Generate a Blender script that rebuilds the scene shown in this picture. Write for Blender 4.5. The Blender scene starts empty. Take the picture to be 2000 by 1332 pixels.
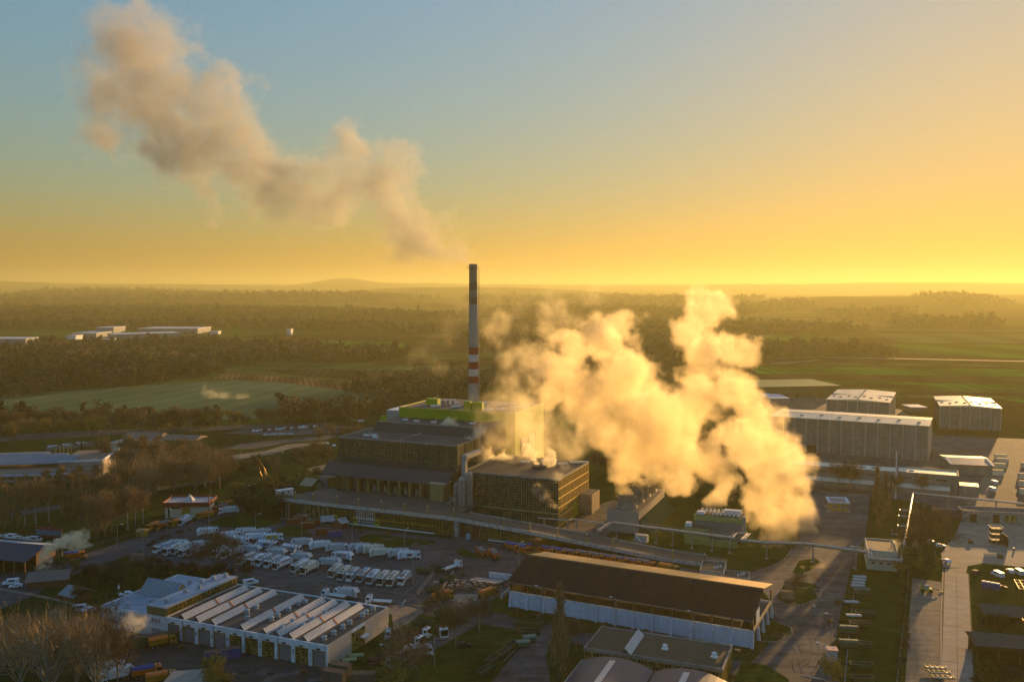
import bpy, math, random
import numpy as np
from mathutils import Vector, Matrix

C = bpy.context.scene.collection
S = bpy.context.scene
R = math.radians
rnd = random.Random(7)

# ------------------------------------------------------------------ camera
F, HC, HZ = 1780.0, 105.0, 559.0          # focal length in photo pixels, drone height, horizon row
PITCH = math.atan((666 - HZ) / F)
cam = bpy.data.cameras.new('camera')
cam.sensor_width = 36.0
cam.lens = 36.0 * F / 2000.0
cam.clip_start = 1.0
cam.clip_end = 90000.0
camo = bpy.data.objects.new('camera', cam)
camo.location = (0, 0, HC)
camo.rotation_euler = (math.pi / 2 - PITCH, 0, 0)
C.objects.link(camo)
S.camera = camo

# ------------------------------------------------------------------ sky, sun, exposure
SKY_ROLL = 0.75
SKY_TINT = (0.925, 0.935, 0.94)
SUN_AZ, SUN_EL = 31.5, 6.0                 # degrees right of the view axis, above the horizon
w = bpy.data.worlds.new('World')
S.world = w
w.use_nodes = True
nt = w.node_tree
bg = nt.nodes['Background']
sky = nt.nodes.new('ShaderNodeTexSky')
sky.sky_type = 'NISHITA'
sky.sun_disc = False
sky.sun_elevation = R(SUN_EL)
sky.sun_rotation = R(SUN_AZ)
sky.altitude = 100
sky.air_density = 1.65
sky.dust_density = 1.4
sky.ozone_density = 4.6
# the glow round the sun is rolled off evenly over the whole dome: colour * 1 / (1 + k * luminance)
bw_ = nt.nodes.new('ShaderNodeRGBToBW'); nt.links.new(sky.outputs[0], bw_.inputs[0])
ma_ = nt.nodes.new('ShaderNodeMath'); ma_.operation = 'MULTIPLY_ADD'; ma_.inputs[1].default_value = SKY_ROLL; ma_.inputs[2].default_value = 1.0
nt.links.new(bw_.outputs[0], ma_.inputs[0])
dv_ = nt.nodes.new('ShaderNodeMath'); dv_.operation = 'DIVIDE'; dv_.inputs[0].default_value = 1.0; nt.links.new(ma_.outputs[0], dv_.inputs[1])
sc_ = nt.nodes.new('ShaderNodeVectorMath'); sc_.operation = 'SCALE'; nt.links.new(sky.outputs[0], sc_.inputs[0]); nt.links.new(dv_.outputs[0], sc_.inputs['Scale'])
tn_ = nt.nodes.new('ShaderNodeVectorMath'); tn_.operation = 'MULTIPLY'; nt.links.new(sc_.outputs[0], tn_.inputs[0]); tn_.inputs[1].default_value = SKY_TINT
nt.links.new(tn_.outputs[0], bg.inputs[0])
bg.inputs[1].default_value = 0.09
sl = bpy.data.lights.new('sun', 'SUN')
sl.energy = 2.0
sl.angle = R(0.6)
sl.color = (1.0, 0.56, 0.19)
so = bpy.data.objects.new('sun', sl)
so.rotation_euler = (R(90 - SUN_EL), 0, R(180 - SUN_AZ))
C.objects.link(so)
S.view_settings.view_transform = 'Standard'
S.view_settings.look = 'None'
S.view_settings.exposure = 2.5
S.view_settings.gamma = 1.0
S.view_settings.use_curve_mapping = False
cy = S.cycles
cy.use_denoising = True
cy.max_bounces = 9
cy.diffuse_bounces = 2
cy.glossy_bounces = 2
cy.transparent_max_bounces = 12
cy.volume_bounces = 6
cy.volume_max_steps = 256
cy.sample_clamp_indirect = 6
cy.use_adaptive_sampling = True
cy.adaptive_threshold = 0.02

# ------------------------------------------------------------------ measuring helpers
def ray(px, py):
    dx = (px - 1000) / F
    dz = -(py - 666) / F
    return (dx, math.cos(PITCH) + dz * math.sin(PITCH), -math.sin(PITCH) + dz * math.cos(PITCH))
def at(px, py, z=0.0):
    d = ray(px, py)
    t = (z - HC) / d[2]
    return (d[0] * t, d[1] * t)
def at3(px, py, Y):
    d = ray(px, py)
    t = Y / d[1]
    return (d[0] * t, Y, HC + d[2] * t)
def zrow(Y, py):                            # height that shows on photo row py at depth Y
    d = ray(1000, py)
    return HC + d[2] * Y / d[1]

# ------------------------------------------------------------------ materials
MATS = {}
def mat(name, col, rough=0.85, var=0.25, scale=0.6, metal=0.0, col2=None, spec=0.3, detail=4, emit=None):
    if name in MATS:
        return MATS[name]
    m = bpy.data.materials.new(name)
    m.use_nodes = True
    t = m.node_tree
    b = t.nodes['Principled BSDF']
    b.inputs['Roughness'].default_value = rough
    b.inputs['Metallic'].default_value = metal
    b.inputs['Specular IOR Level'].default_value = spec
    g = t.nodes.new('ShaderNodeNewGeometry')
    n = t.nodes.new('ShaderNodeTexNoise')
    n.inputs['Scale'].default_value = scale
    n.inputs['Detail'].default_value = detail
    n.inputs['Roughness'].default_value = 0.65
    t.links.new(g.outputs['Position'], n.inputs['Vector'])
    r = t.nodes.new('ShaderNodeValToRGB')
    r.color_ramp.elements[0].position = 0.3
    r.color_ramp.elements[1].position = 0.7
    c2 = col2 if col2 else tuple(min(1, c * (1 + var)) for c in col)
    c1 = col if col2 else tuple(c * (1 - var) for c in col)
    r.color_ramp.elements[0].color = (*c1, 1)
    r.color_ramp.elements[1].color = (*c2, 1)
    t.links.new(n.outputs['Fac'], r.inputs[0])
    t.links.new(r.outputs[0], b.inputs['Base Color'])
    if emit:
        b.inputs['Emission Color'].default_value = (*emit[:3], 1)
        b.inputs['Emission Strength'].default_value = emit[3]
    MATS[name] = m
    return m

def weather(m, amt=.3, big=.035, streak=None, rot=23):
    """larger patches, worn wheel tracks and old repairs over a ground material"""
    t = m.node_tree; b = t.nodes['Principled BSDF']; src = b.inputs['Base Color'].links[0].from_socket
    g = t.nodes.new('ShaderNodeNewGeometry')
    def fac(scale, lo, hi, mapping=None, detail=6):
        n = t.nodes.new('ShaderNodeTexNoise'); n.inputs['Scale'].default_value = scale; n.inputs['Detail'].default_value = detail; n.inputs['Roughness'].default_value = .7
        v = g.outputs['Position']
        if mapping:
            mp = t.nodes.new('ShaderNodeMapping'); mp.inputs['Rotation'].default_value = (0, 0, R(rot)); mp.inputs['Scale'].default_value = mapping
            t.links.new(v, mp.inputs['Vector']); v = mp.outputs[0]
        t.links.new(v, n.inputs['Vector'])
        r = t.nodes.new('ShaderNodeMapRange'); r.inputs[1].default_value = .35; r.inputs[2].default_value = .65; r.inputs[3].default_value = lo; r.inputs[4].default_value = hi
        t.links.new(n.outputs['Fac'], r.inputs[0]); return r.outputs[0]
    mu = t.nodes.new('ShaderNodeMath'); mu.operation = 'MULTIPLY'
    t.links.new(fac(big, 1 - amt, 1 + amt), mu.inputs[0]); t.links.new(fac(.5, 1 - amt, 1 + amt, streak or (.08, 1.0, 1)), mu.inputs[1])
    vo = t.nodes.new('ShaderNodeTexVoronoi'); vo.feature = 'DISTANCE_TO_EDGE'; vo.inputs['Scale'].default_value = .09
    t.links.new(g.outputs['Position'], vo.inputs['Vector'])
    cr = t.nodes.new('ShaderNodeMapRange'); cr.inputs[1].default_value = .0; cr.inputs[2].default_value = .02; cr.inputs[3].default_value = 1 + amt; cr.inputs[4].default_value = 1.0
    t.links.new(vo.outputs['Distance'], cr.inputs[0])
    m2 = t.nodes.new('ShaderNodeMath'); m2.operation = 'MULTIPLY'; t.links.new(mu.outputs[0], m2.inputs[0]); t.links.new(cr.outputs[0], m2.inputs[1])
    sc = t.nodes.new('ShaderNodeVectorMath'); sc.operation = 'SCALE'; t.links.new(src, sc.inputs[0]); t.links.new(m2.outputs[0], sc.inputs['Scale']); t.links.new(sc.outputs[0], b.inputs['Base Color'])

# ------------------------------------------------------------------ mesh collector
class MB:
    def __init__(s):
        s.v = []; s.f = []; s.m = []; s.mats = []
    def mi(s, m):
        if m not in s.mats:
            s.mats.append(m)
        return s.mats.index(m)
    def face(s, pts, m):
        i = len(s.v)
        s.v += [tuple(p) for p in pts]
        s.f.append(tuple(range(i, i + len(pts))))
        s.m.append(s.mi(m))
    def hexa(s, b, t, m, top=None):         # bottom and top rings of equal length, both counter-clockwise
        n = len(b); i = len(s.v); k = s.mi(m); kt = s.mi(top) if top else k
        s.v += [tuple(p) for p in b] + [tuple(p) for p in t]
        for j in range(n):
            a = (j + 1) % n
            s.f.append((i + j, i + a, i + n + a, i + n + j)); s.m.append(k)
        s.f.append(tuple(i + n + j for j in range(n))); s.m.append(kt)
        s.f.append(tuple(i + n - 1 - j for j in range(n))); s.m.append(k)
    def box(s, x0, x1, y0, y1, z0, z1, m, top=None):
        r = [(x0, y0), (x1, y0), (x1, y1), (x0, y1)]
        s.hexa([(x, y, z0) for x, y in r], [(x, y, z1) for x, y in r], m, top)
    def prism(s, poly, z0, z1, m, top=None):
        a = sum(poly[i][0] * poly[(i + 1) % len(poly)][1] - poly[(i + 1) % len(poly)][0] * poly[i][1] for i in range(len(poly)))
        if a < 0:
            poly = poly[::-1]
        s.hexa([(x, y, z0) for x, y in poly], [(x, y, z1) for x, y in poly], m, top)
    def xprism(s, prof, x0, x1, m):         # profile in (y, z) swept along x
        s.hexa([(x0, y, z) for y, z in prof], [(x1, y, z) for y, z in prof], m)
    def yprism(s, prof, y0, y1, m):         # profile in (x, z) swept along y
        s.hexa([(x, y0, z) for x, z in prof], [(x, y1, z) for x, z in prof], m)
    def tube(s, p, q, r0, r1, m, n=6):
        p = Vector(p); q = Vector(q); d = (q - p).normalized()
        a = d.orthogonal().normalized(); b = d.cross(a)
        rb = [p + (a * math.cos(2 * math.pi * j / n) + b * math.sin(2 * math.pi * j / n)) * r0 for j in range(n)]
        rt = [q + (a * math.cos(2 * math.pi * j / n) + b * math.sin(2 * math.pi * j / n)) * r1 for j in range(n)]
        s.hexa(rb, rt, m)
    def lathe(s, prof, m, n=12, cx=0, cy=0):
        for (r0, z0), (r1, z1) in zip(prof, prof[1:]):
            for j in range(n):
                a, b = 2 * math.pi * j / n, 2 * math.pi * (j + 1) / n
                s.face([(cx + r0 * math.cos(a), cy + r0 * math.sin(a), z0), (cx + r0 * math.cos(b), cy + r0 * math.sin(b), z0),
                        (cx + r1 * math.cos(b), cy + r1 * math.sin(b), z1), (cx + r1 * math.cos(a), cy + r1 * math.sin(a), z1)], m)
    def mesh(s, name):
        me = bpy.data.meshes.new(name)
        me.from_pydata(s.v, [], s.f)
        for m in s.mats:
            me.materials.append(m)
        me.polygons.foreach_set('material_index', s.m)
        me.update()
        return me
    def build(s, name, parent=None, loc=(0, 0, 0), rz=0.0):
        return link(name, s.mesh(name), parent, loc, rz)

def link(name, me, parent=None, loc=(0, 0, 0), rz=0.0):
    o = bpy.data.objects.new(name, me)
    o.location = loc
    o.rotation_euler = (0, 0, rz)
    if parent:
        o.parent = parent
    C.objects.link(o)
    return o
def tag(o, label, cat, group=None, kind=None):
    if label: o['label'] = label
    if cat: o['category'] = cat
    if group: o['group'] = group
    if kind: o['kind'] = kind
    return o
def thing(name, label, cat, loc=(0, 0, 0), rz=0.0, group=None):
    o = bpy.data.objects.new(name, None)
    o.location = loc if len(loc) == 3 else (loc[0], loc[1], 0)
    o.rotation_euler = (0, 0, rz)
    o.empty_display_size = 0.5
    C.objects.link(o)
    return tag(o, label, cat, group)
def dup(root, loc, rz=0.0, label=None, group=None, sc=None, swap=None):
    r = root.copy(); C.objects.link(r)
    r.location = loc if len(loc) == 3 else (loc[0], loc[1], 0)
    r.rotation_euler = (0, 0, rz)
    if sc: r.scale = sc if hasattr(sc, '__len__') else (sc, sc, sc)
    if label: r['label'] = label
    if group: r['group'] = group
    for ch in root.children:
        c = ch.copy(); C.objects.link(c); c.parent = r
        for g in ch.children:
            d = g.copy(); C.objects.link(d); d.parent = c
    return r
def structure(name, mb, loc=(0, 0, 0), rz=0.0):
    o = mb.build(name, None, loc, rz)
    o['kind'] = 'structure'
    return o
ORD = ['leftmost', 'second from the left', 'third from the left', 'fourth from the left', 'fifth from the left', 'sixth from the left',
       'seventh from the left', 'eighth from the left', 'ninth from the left', 'tenth from the left', 'eleventh from the left',
       'twelfth from the left', 'thirteenth from the left', 'fourteenth from the left', 'fifteenth from the left', 'sixteenth from the left',
       'seventeenth from the left', 'eighteenth from the left', 'nineteenth from the left', 'twentieth from the left']
def order(i, n):
    if n > 1 and i == n - 1: return 'rightmost'
    return ORD[i]
# ================================================================== land
def terrain_h(x, y):
    r = math.hypot(x, y)
    az = math.degrees(math.atan2(x, y))
    px = 1000 + F * math.tan(R(max(-60, min(60, az))))
    def bump(c, wd, a): return a * math.exp(-((px - c) / wd) ** 2)
    s = lambda a, b: max(0.0, min(1.0, (r - a) / (b - a))) ** 2 * (3 - 2 * max(0.0, min(1.0, (r - a) / (b - a))))
    z = 0.0
    far = 120 + bump(-100, 260, 60) + bump(670, 60, 100) + bump(800, 160, 34) + bump(330, 110, 14) + bump(1800, 230, 44) + bump(1450, 120, 10)
    far += 3 * math.sin(px * .031) + 2 * math.sin(px * .083 + 1) + 1.2 * math.sin(px * .19 + 2)
    z += far * s(10500, 15500)
    mid = bump(900, 320, 96) * math.exp(-((r - 9200) / 2000) ** 2)
    mid += bump(150, 300, 60) * math.exp(-((r - 9000) / 1900) ** 2)
    mid += (bump(1620, 130, 44) + bump(1850, 150, 50)) * math.exp(-((r - 5200) / 900) ** 2)
    mid += bump(1900, 300, 40) * math.exp(-((r - 8000) / 1300) ** 2)
    mid += bump(560, 240, 26) * math.exp(-((r - 5600) / 900) ** 2)
    z += mid
    if r > 3500:
        k = min(1, (r - 3500) / 3000)
        z += k * (6 * math.sin(x * .0011 + 1.3) * math.sin(y * .0017) + 3 * math.sin(x * .0043 + y * .0021) + 2 * math.sin(x * .011 - y * .007) + 2.5 * math.sin(y * .0131 + x * .003))
    return z

def ground_material():
    m = bpy.data.materials.new('countryside')
    m.use_nodes = True
    t = m.node_tree; b = t.nodes['Principled BSDF']
    b.inputs['Roughness'].default_value = 0.95
    b.inputs['Specular IOR Level'].default_value = 0.0
    g = t.nodes.new('ShaderNodeNewGeometry')
    def noise(scale, detail, rough=.6, vec=None):
        n = t.nodes.new('ShaderNodeTexNoise')
        n.inputs['Scale'].default_value = scale; n.inputs['Detail'].default_value = detail; n.inputs['Roughness'].default_value = rough
        t.links.new(vec or g.outputs['Position'], n.inputs['Vector'])
        return n.outputs['Fac']
    def ramp(fac, stops):
        r = t.nodes.new('ShaderNodeValToRGB')
        el = r.color_ramp.elements
        el[0].position, el[0].color = stops[0][0], (*stops[0][1], 1)
        el[1].position, el[1].color = stops[-1][0], (*stops[-1][1], 1)
        for p, c in stops[1:-1]:
            e = el.new(p); e.color = (*c, 1)
        t.links.new(fac, r.inputs[0])
        return r.outputs[0]
    def mix(f, a, bb, mode='MIX'):
        x = t.nodes.new('ShaderNodeMix'); x.data_type = 'RGBA'; x.blend_type = mode
        t.links.new(f, x.inputs['Factor']) if not isinstance(f, float) else setattr(x.inputs['Factor'], 'default_value', f)
        t.links.new(a, x.inputs[6]); t.links.new(bb, x.inputs[7])
        return x.outputs[2]
    mp = t.nodes.new('ShaderNodeMapping')
    mp.inputs['Rotation'].default_value = (0, 0, R(24)); mp.inputs['Scale'].default_value = (0.0016, 0.0042, 0.001)
    t.links.new(g.outputs['Position'], mp.inputs['Vector'])
    vo = t.nodes.new('ShaderNodeTexVoronoi'); vo.inputs['Scale'].default_value = 1.0; vo.distance = 'MINKOWSKI'; vo.inputs['Exponent'].default_value = 6
    t.links.new(mp.outputs[0], vo.inputs['Vector'])
    sx = t.nodes.new('ShaderNodeSeparateColor'); t.links.new(vo.outputs['Color'], sx.inputs[0])
    fields = ramp(sx.outputs[0], [(0.0, (.045, .080, .018)), (.25, (.075, .105, .03)), (.45, (.11, .095, .04)), (.65, (.055, .11, .022)), (.85, (.05, .052, .025)), (1, (.12, .13, .05))])
    fields.node.color_ramp.interpolation = 'CONSTANT'
    fine = ramp(noise(.02, 8, .7), [(.3, (.6, .6, .6)), (.7, (1.3, 1.25, 1.2))])
    fields = mix(1.0, fields, fine, 'MULTIPLY')
    wood = ramp(noise(.05, 8, .75), [(.3, (.016, .017, .009)), (.7, (.06, .042, .022))])
    wf = ramp(noise(.00075, 6, .62), [(.47, (0, 0, 0)), (.50, (1, 1, 1))])
    far = mix(wf, fields, wood)
    near = ramp(noise(.035, 8, .7), [(.3, (.018, .034, .008)), (.5, (.032, .050, .013)), (.7, (.070, .062, .026))])
    ln = t.nodes.new('ShaderNodeVectorMath'); ln.operation = 'LENGTH'; t.links.new(g.outputs['Position'], ln.inputs[0])
    mr = t.nodes.new('ShaderNodeMapRange'); mr.inputs[1].default_value = 560; mr.inputs[2].default_value = 760
    t.links.new(ln.outputs['Value'], mr.inputs[0])
    t.links.new(mix(mr.outputs[0], near, far), b.inputs['Base Color'])
    bp = t.nodes.new('ShaderNodeBump'); bp.inputs['Strength'].default_value = .6; bp.inputs['Distance'].default_value = 1.5
    t.links.new(noise(.4, 6, .7), bp.inputs['Height']); t.links.new(bp.outputs[0], b.inputs['Normal'])
    return m

def build_ground():
    v = []; f = []
    rs = [0, 60, 150, 300, 500, 800, 1200, 1800, 2500] + [3200 + 350 * i for i in range(38)] + [17500, 19500, 22000, 26000, 32000, 45000]
    angs = [-180 + i * 8 for i in range(16)] + [-52 + i * .4 for i in range(261)] + [60 + i * 8 for i in range(15)]
    n = len(angs)
    v.append((0, 0, 0))
    for r in rs[1:]:
        for a in angs:
            x, y = r * math.sin(R(a)), r * math.cos(R(a))
            v.append((x, y, terrain_h(x, y) if r < 40000 else -150))
    for j in range(n):
        f.append((0, 1 + (j + 1) % n, 1 + j))
    for i in range(len(rs) - 2):
        for j in range(n):
            a = 1 + i * n + j; b = 1 + i * n + (j + 1) % n
            f.append((a, b, b + n, a + n))
    me = bpy.data.meshes.new('ground'); me.from_pydata(v, [], f); me.update()
    me.materials.append(ground_material())
    for p in me.polygons: p.use_smooth = True
    o = link('ground', me); o['kind'] = 'structure'
build_ground()

def sheet(name, pts, m, z, px=True):
    mb = MB()
    p = [at(*q) for q in pts] if px else pts
    a = sum(p[i][0] * p[(i + 1) % len(p)][1] - p[(i + 1) % len(p)][0] * p[i][1] for i in range(len(p)))
    if a < 0: p = p[::-1]
    mb.face([(x, y, z) for x, y in p], m)
    return structure(name, mb)

# haze: one closed box round everything
hm = bpy.data.materials.new('haze'); hm.use_nodes = True
ht = hm.node_tree
for n_ in list(ht.nodes):
    if n_.type == 'BSDF_PRINCIPLED': ht.nodes.remove(n_)
pv = ht.nodes.new('ShaderNodeVolumePrincipled')
pv.inputs['Color'].default_value = (.60, .60, .30, 1)
pv.inputs['Density'].default_value = 0.00011
pv.inputs['Anisotropy'].default_value = 0.38
ht.links.new(pv.outputs[0], ht.nodes['Material Output'].inputs['Volume'])
hb = MB(); hb.box(-50000, 50000, -50000, 50000, -170, 330, hm)
ho = hb.build('haze'); ho['kind'] = 'stuff'
# ================================================================== roads, yards, fields
asphalt = mat('asphalt', (.040, .045, .052), .85, col2=(.080, .086, .094), scale=.18, detail=8, spec=.15)
asphalt_old = mat('old_asphalt', (.058, .060, .062), .9, col2=(.105, .105, .104), scale=.14, detail=8, spec=.12)
mud = mat('muddy_yard', (.024, .023, .021), .8, col2=(.060, .054, .045), scale=.25, detail=8, spec=.4)
grass = mat('lawn', (.016, .038, .007), 1.0, spec=0.0, col2=(.046, .072, .018), scale=.16, detail=8)
dry_grass = mat('dry_grass', (.028, .050, .012), 1.0, spec=0.0, col2=(.068, .066, .022), scale=.12, detail=8)
concrete_g = mat('concrete_ground', (.20, .17, .125), .9, col2=(.34, .285, .22), scale=.12, detail=8)
gravel = mat('gravel', (.12, .10, .075), .95, col2=(.24, .20, .15), scale=.3, detail=8)
line_m = mat('road_paint', (.30, .29, .27), .8, scale=1.5)
kerb_m = mat('kerb_stone', (.17, .16, .14), .85, scale=1.0)

for m_, a_ in ((asphalt, .3), (asphalt_old, .35), (mud, .35), (gravel, .25), (grass, .3), (concrete_g, .15)): weather(m_, a_)
def lay(name, pts, m, k=1):
    return sheet(name, pts, m, .004 * k)
# fields beyond the works
def field_mat(name, col, col2, rot, lines, amt=.22, scale=.012):
    m = mat(name, col, 1.0, col2=col2, scale=scale, detail=9, spec=0.0)
    t = m.node_tree; b = t.nodes['Principled BSDF']; src = b.inputs['Base Color'].links[0].from_socket
    g = t.nodes.new('ShaderNodeNewGeometry')
    def band(sc_, a, dist):
        mp = t.nodes.new('ShaderNodeMapping'); mp.inputs['Rotation'].default_value = (0, 0, R(rot)); t.links.new(g.outputs['Position'], mp.inputs['Vector'])
        w_ = t.nodes.new('ShaderNodeTexWave'); w_.inputs['Scale'].default_value = sc_; w_.inputs['Distortion'].default_value = dist; w_.inputs['Detail'].default_value = 4; w_.inputs['Detail Scale'].default_value = .3
        t.links.new(mp.outputs[0], w_.inputs['Vector'])
        r_ = t.nodes.new('ShaderNodeMapRange'); r_.inputs[3].default_value = 1 - a; r_.inputs[4].default_value = 1 + a; t.links.new(w_.outputs['Fac'], r_.inputs[0]); return r_.outputs[0]
    mu = t.nodes.new('ShaderNodeMath'); mu.operation = 'MULTIPLY'; t.links.new(band(lines, amt, 1.5), mu.inputs[0]); t.links.new(band(lines * .13, amt * 1.3, 6), mu.inputs[1])
    v_ = t.nodes.new('ShaderNodeVectorMath'); v_.operation = 'SCALE'; t.links.new(src, v_.inputs[0]); t.links.new(mu.outputs[0], v_.inputs['Scale']); t.links.new(v_.outputs[0], b.inputs['Base Color'])
    return m
f_green = field_mat('winter_wheat', (.070, .125, .058), (.130, .180, .095), 12, .012, .09)
f_brown = field_mat('maize_stubble', (.075, .052, .026), (.17, .11, .05), -14, .05, .3)
f_plough = field_mat('ploughed_soil', (.026, .022, .012), (.062, .050, .026), -6, .03, .3)
f_pale = field_mat('pale_meadow', (.050, .092, .030), (.090, .130, .045), 8, .02)
f_lush = field_mat('bright_meadow', (.022, .100, .010), (.050, .145, .020), -4, .016, .3)
f_olive = field_mat('fallow_field', (.040, .065, .018), (.075, .100, .030), -4, .03, .3)
sheet('field', [(-500, 778), (0, 771), (225, 757), (400, 745), (520, 740), (655, 757), (735, 765), (760, 783), (640, 812), (330, 824), (0, 838), (-500, 850)], f_green, .05)
sheet('field', [(415, 739), (440, 728), (560, 736), (760, 748), (800, 756), (760, 765), (690, 765), (560, 748)], f_brown, .08)
sheet('field', [(330, 738), (400, 722), (500, 724), (440, 729), (415, 738)], f_pale, .06)
sheet('field', [(480, 722), (620, 719), (900, 722), (950, 738), (900, 746), (760, 747), (600, 735)], f_plough, .06)
sheet('field', [(620, 718), (690, 713), (960, 716), (960, 722), (700, 724)], f_pale, .10)
sheet('field', [(430, 672), (540, 664), (780, 668), (800, 680), (720, 690), (560, 683)], f_lush, .2)
sheet('field', [(1460, 715), (1700, 716), (2300, 722), (2300, 742), (1900, 734), (1480, 730)], f_lush, .06)
sheet('field', [(1470, 731), (1900, 736), (2300, 745), (2300, 756), (1880, 748), (1480, 740)], f_plough, .05)
sheet('field', [(1480, 741), (1880, 749), (2300, 757), (2300, 800), (2050, 796), (1800, 752), (1600, 748)], f_lush, .05)
for k_, (ya, yb, m_) in enumerate([(706, 711, f_olive), (711.5, 715, f_plough), (756, 761, f_olive), (762, 768, f_plough), (769, 774, f_pale)]):
    sheet('field', [(1470 + k_ * 20, ya), (2300, ya + 9), (2300, yb + 10), (1480 + k_ * 20, yb)], m_, .09)
for k_, (pts, w_) in enumerate([([(1480, 700), (1600, 697), (1760, 700), (2300, 712)], 1.6), ([(1430, 716), (1520, 709), (1600, 703)], 1.4), ([(400, 724), (520, 722), (700, 716), (960, 715)], 1.2), ([(640, 733), (800, 726), (960, 727)], 1.0), ([(330, 826), (520, 800), (660, 788), (740, 782)], .8), ([(960, 625), (1120, 622), (1260, 628)], .8), ([(420, 636), (640, 630), (900, 636)], .7)]):
    sheet('field_track', [(a, b) for a, b in pts] + [(a, b + w_) for a, b in pts[::-1]], gravel if k_ < 2 else f_pale, .3)
sheet('field', [(1490, 655), (1580, 652), (1600, 668), (1500, 672)], f_lush, .2)
sheet('field', [(1700, 652), (2300, 655), (2300, 672), (1760, 670)], f_pale, .2)
sheet('field', [(1740, 672), (2300, 675), (2300, 706), (1960, 700), (1760, 690)], f_lush, .12)
sheet('field', [(520, 612), (700, 607), (760, 616), (600, 622)], f_pale, .4)
sheet('field', [(60, 598), (300, 594), (330, 602), (90, 606)], f_plough, .5)
# works ground
lay('yard', [(262, 1085), (300, 1062), (350, 1040), (420, 1012), (455, 985), (475, 985), (478, 1003), (560, 1011), (700, 1032), (880, 1052), (900, 1012), (940, 1012), (945, 1056), (1140, 1078), (1380, 1116),
             (1395, 1130), (1100, 1150), (1000, 1195), (985, 1210), (880, 1195), (760, 1172), (700, 1172), (470, 1128), (380, 1108), (300, 1100)], asphalt, 1)
lay('road', [(-60, 1150), (-60, 1130), (60, 1112), (130, 1092), (210, 1068), (300, 1038), (380, 1018), (440, 992), (470, 975), (560, 945), (576, 948), (480, 990), (440, 1015), (370, 1042), (290, 1070), (210, 1098), (130, 1128), (60, 1165), (0, 1190)], asphalt, 2)
lay('road', [(455, 1120), (560, 1138), (700, 1160), (800, 1177), (900, 1190), (1000, 1206), (1200, 1246), (1480, 1296), (1640, 1330), (1640, 1400), (1450, 1320), (1200, 1272), (1000, 1228), (880, 1208), (770, 1192), (600, 1160), (455, 1132)], asphalt, 3)
lay('yard', [(215, 1300), (262, 1262), (322, 1247), (480, 1276), (642, 1306), (720, 1330), (700, 1450), (200, 1450)], mud, 1)
lay('yard', [(700, 1180), (790, 1182), (830, 1192), (800, 1215), (768, 1232), (766, 1200)], gravel, 4)
lay('lane', [(955, 1450), (960, 1332), (1000, 1282), (1032, 1245), (1040, 1222), (1086, 1230), (1076, 1250), (1066, 1280), (1072, 1310), (1085, 1450)], asphalt_old, 4)
lay('footpath', [(815, 1262), (860, 1240), (905, 1215), (930, 1206), (946, 1210), (915, 1230), (860, 1262), (840, 1270)], asphalt_old, 4)
lay('loading_pad', [(872, 1171), (892, 1158), (974, 1162), (942, 1184)], concrete_g, 4)
lay('yard', [(1385, 1120), (1470, 1116), (1530, 1090), (1560, 1060), (1570, 950), (1700, 962), (1690, 1050), (1662, 1110), (1640, 1200), (1622, 1332), (1618, 1450), (1420, 1450), (1430, 1330), (1500, 1260), (1510, 1180), (1480, 1140), (1400, 1128)], asphalt_old, 1)
lay('yard', [(1045, 1042), (1095, 1032), (1165, 988), (1200, 975), (1240, 1000), (1180, 1050), (1140, 1060)], asphalt_old, 2)
lay('concrete_road', [(1840, 1450), (1845, 1332), (1850, 1200), (1845, 1110), (1892, 1108), (1890, 1180), (1898, 1332), (1905, 1450)], concrete_g, 3)
lay('concrete_apron', [(1755, 1450), (1768, 1332), (1776, 1200), (1782, 1128), (1838, 1136), (1838, 1332), (1834, 1450)], gravel, 2)
lay('concrete_apron', [(1876, 1018), (2200, 1026), (2200, 1112), (1900, 1108), (1842, 1108), (1838, 1080), (1868, 1040)], concrete_g, 2)
lay('lawn', [(1645, 1450), (1650, 1332), (1660, 1220), (1672, 1125), (1692, 1112), (1765, 1120), (1775, 1128), (1768, 1220), (1752, 1332), (1742, 1450)], grass, 1)
lay('lawn', [(1140, 1042), (1180, 1050), (1300, 1050), (1380, 1060), (1470, 1060), (1530, 1075), (1525, 1095), (1490, 1110), (1440, 1110), (1370, 1092), (1290, 1074)], grass, 1)
lay('lawn', [(645, 1262), (700, 1234), (770, 1240), (790, 1222), (830, 1200), (900, 1208), (1000, 1225), (1035, 1235), (1020, 1255), (985, 1290), (950, 1332), (930, 1450), (700, 1450)], grass, 2)
lay('lawn', [(945, 1184), (975, 1162), (996, 1150), (1000, 1186), (1000, 1200), (960, 1196)], grass, 5)
for pts in ([(428, 1012), (470, 1003), (545, 1010), (552, 1022), (500, 1033), (430, 1030), (402, 1022)], [(538, 1032), (565, 1026), (600, 1033), (606, 1044), (575, 1050), (545, 1043)],
            [(698, 1052), (720, 1042), (850, 1056), (850, 1062), (800, 1068), (745, 1070), (712, 1064)], [(888, 1075), (905, 1070), (930, 1082), (945, 1090), (905, 1088)],
            [(1518, 1170), (1530, 1142), (1560, 1135), (1590, 1140), (1605, 1152), (1600, 1168), (1570, 1180), (1535, 1180)], [(1478, 1215), (1510, 1212), (1545, 1225), (1548, 1240), (1520, 1252), (1480, 1252)],
            [(1548, 1118), (1560, 1095), (1590, 1090), (1605, 1098), (1585, 1112), (1560, 1122)], [(1432, 1332), (1450, 1290), (1500, 1300), (1540, 1325), (1550, 1450), (1432, 1450)],
            [(1886, 1125), (1890, 1105), (1920, 1100), (2060, 1112), (2060, 1142), (1945, 1136), (1890, 1132)]):
    lay('grass_island', pts, grass, 6)
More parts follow.
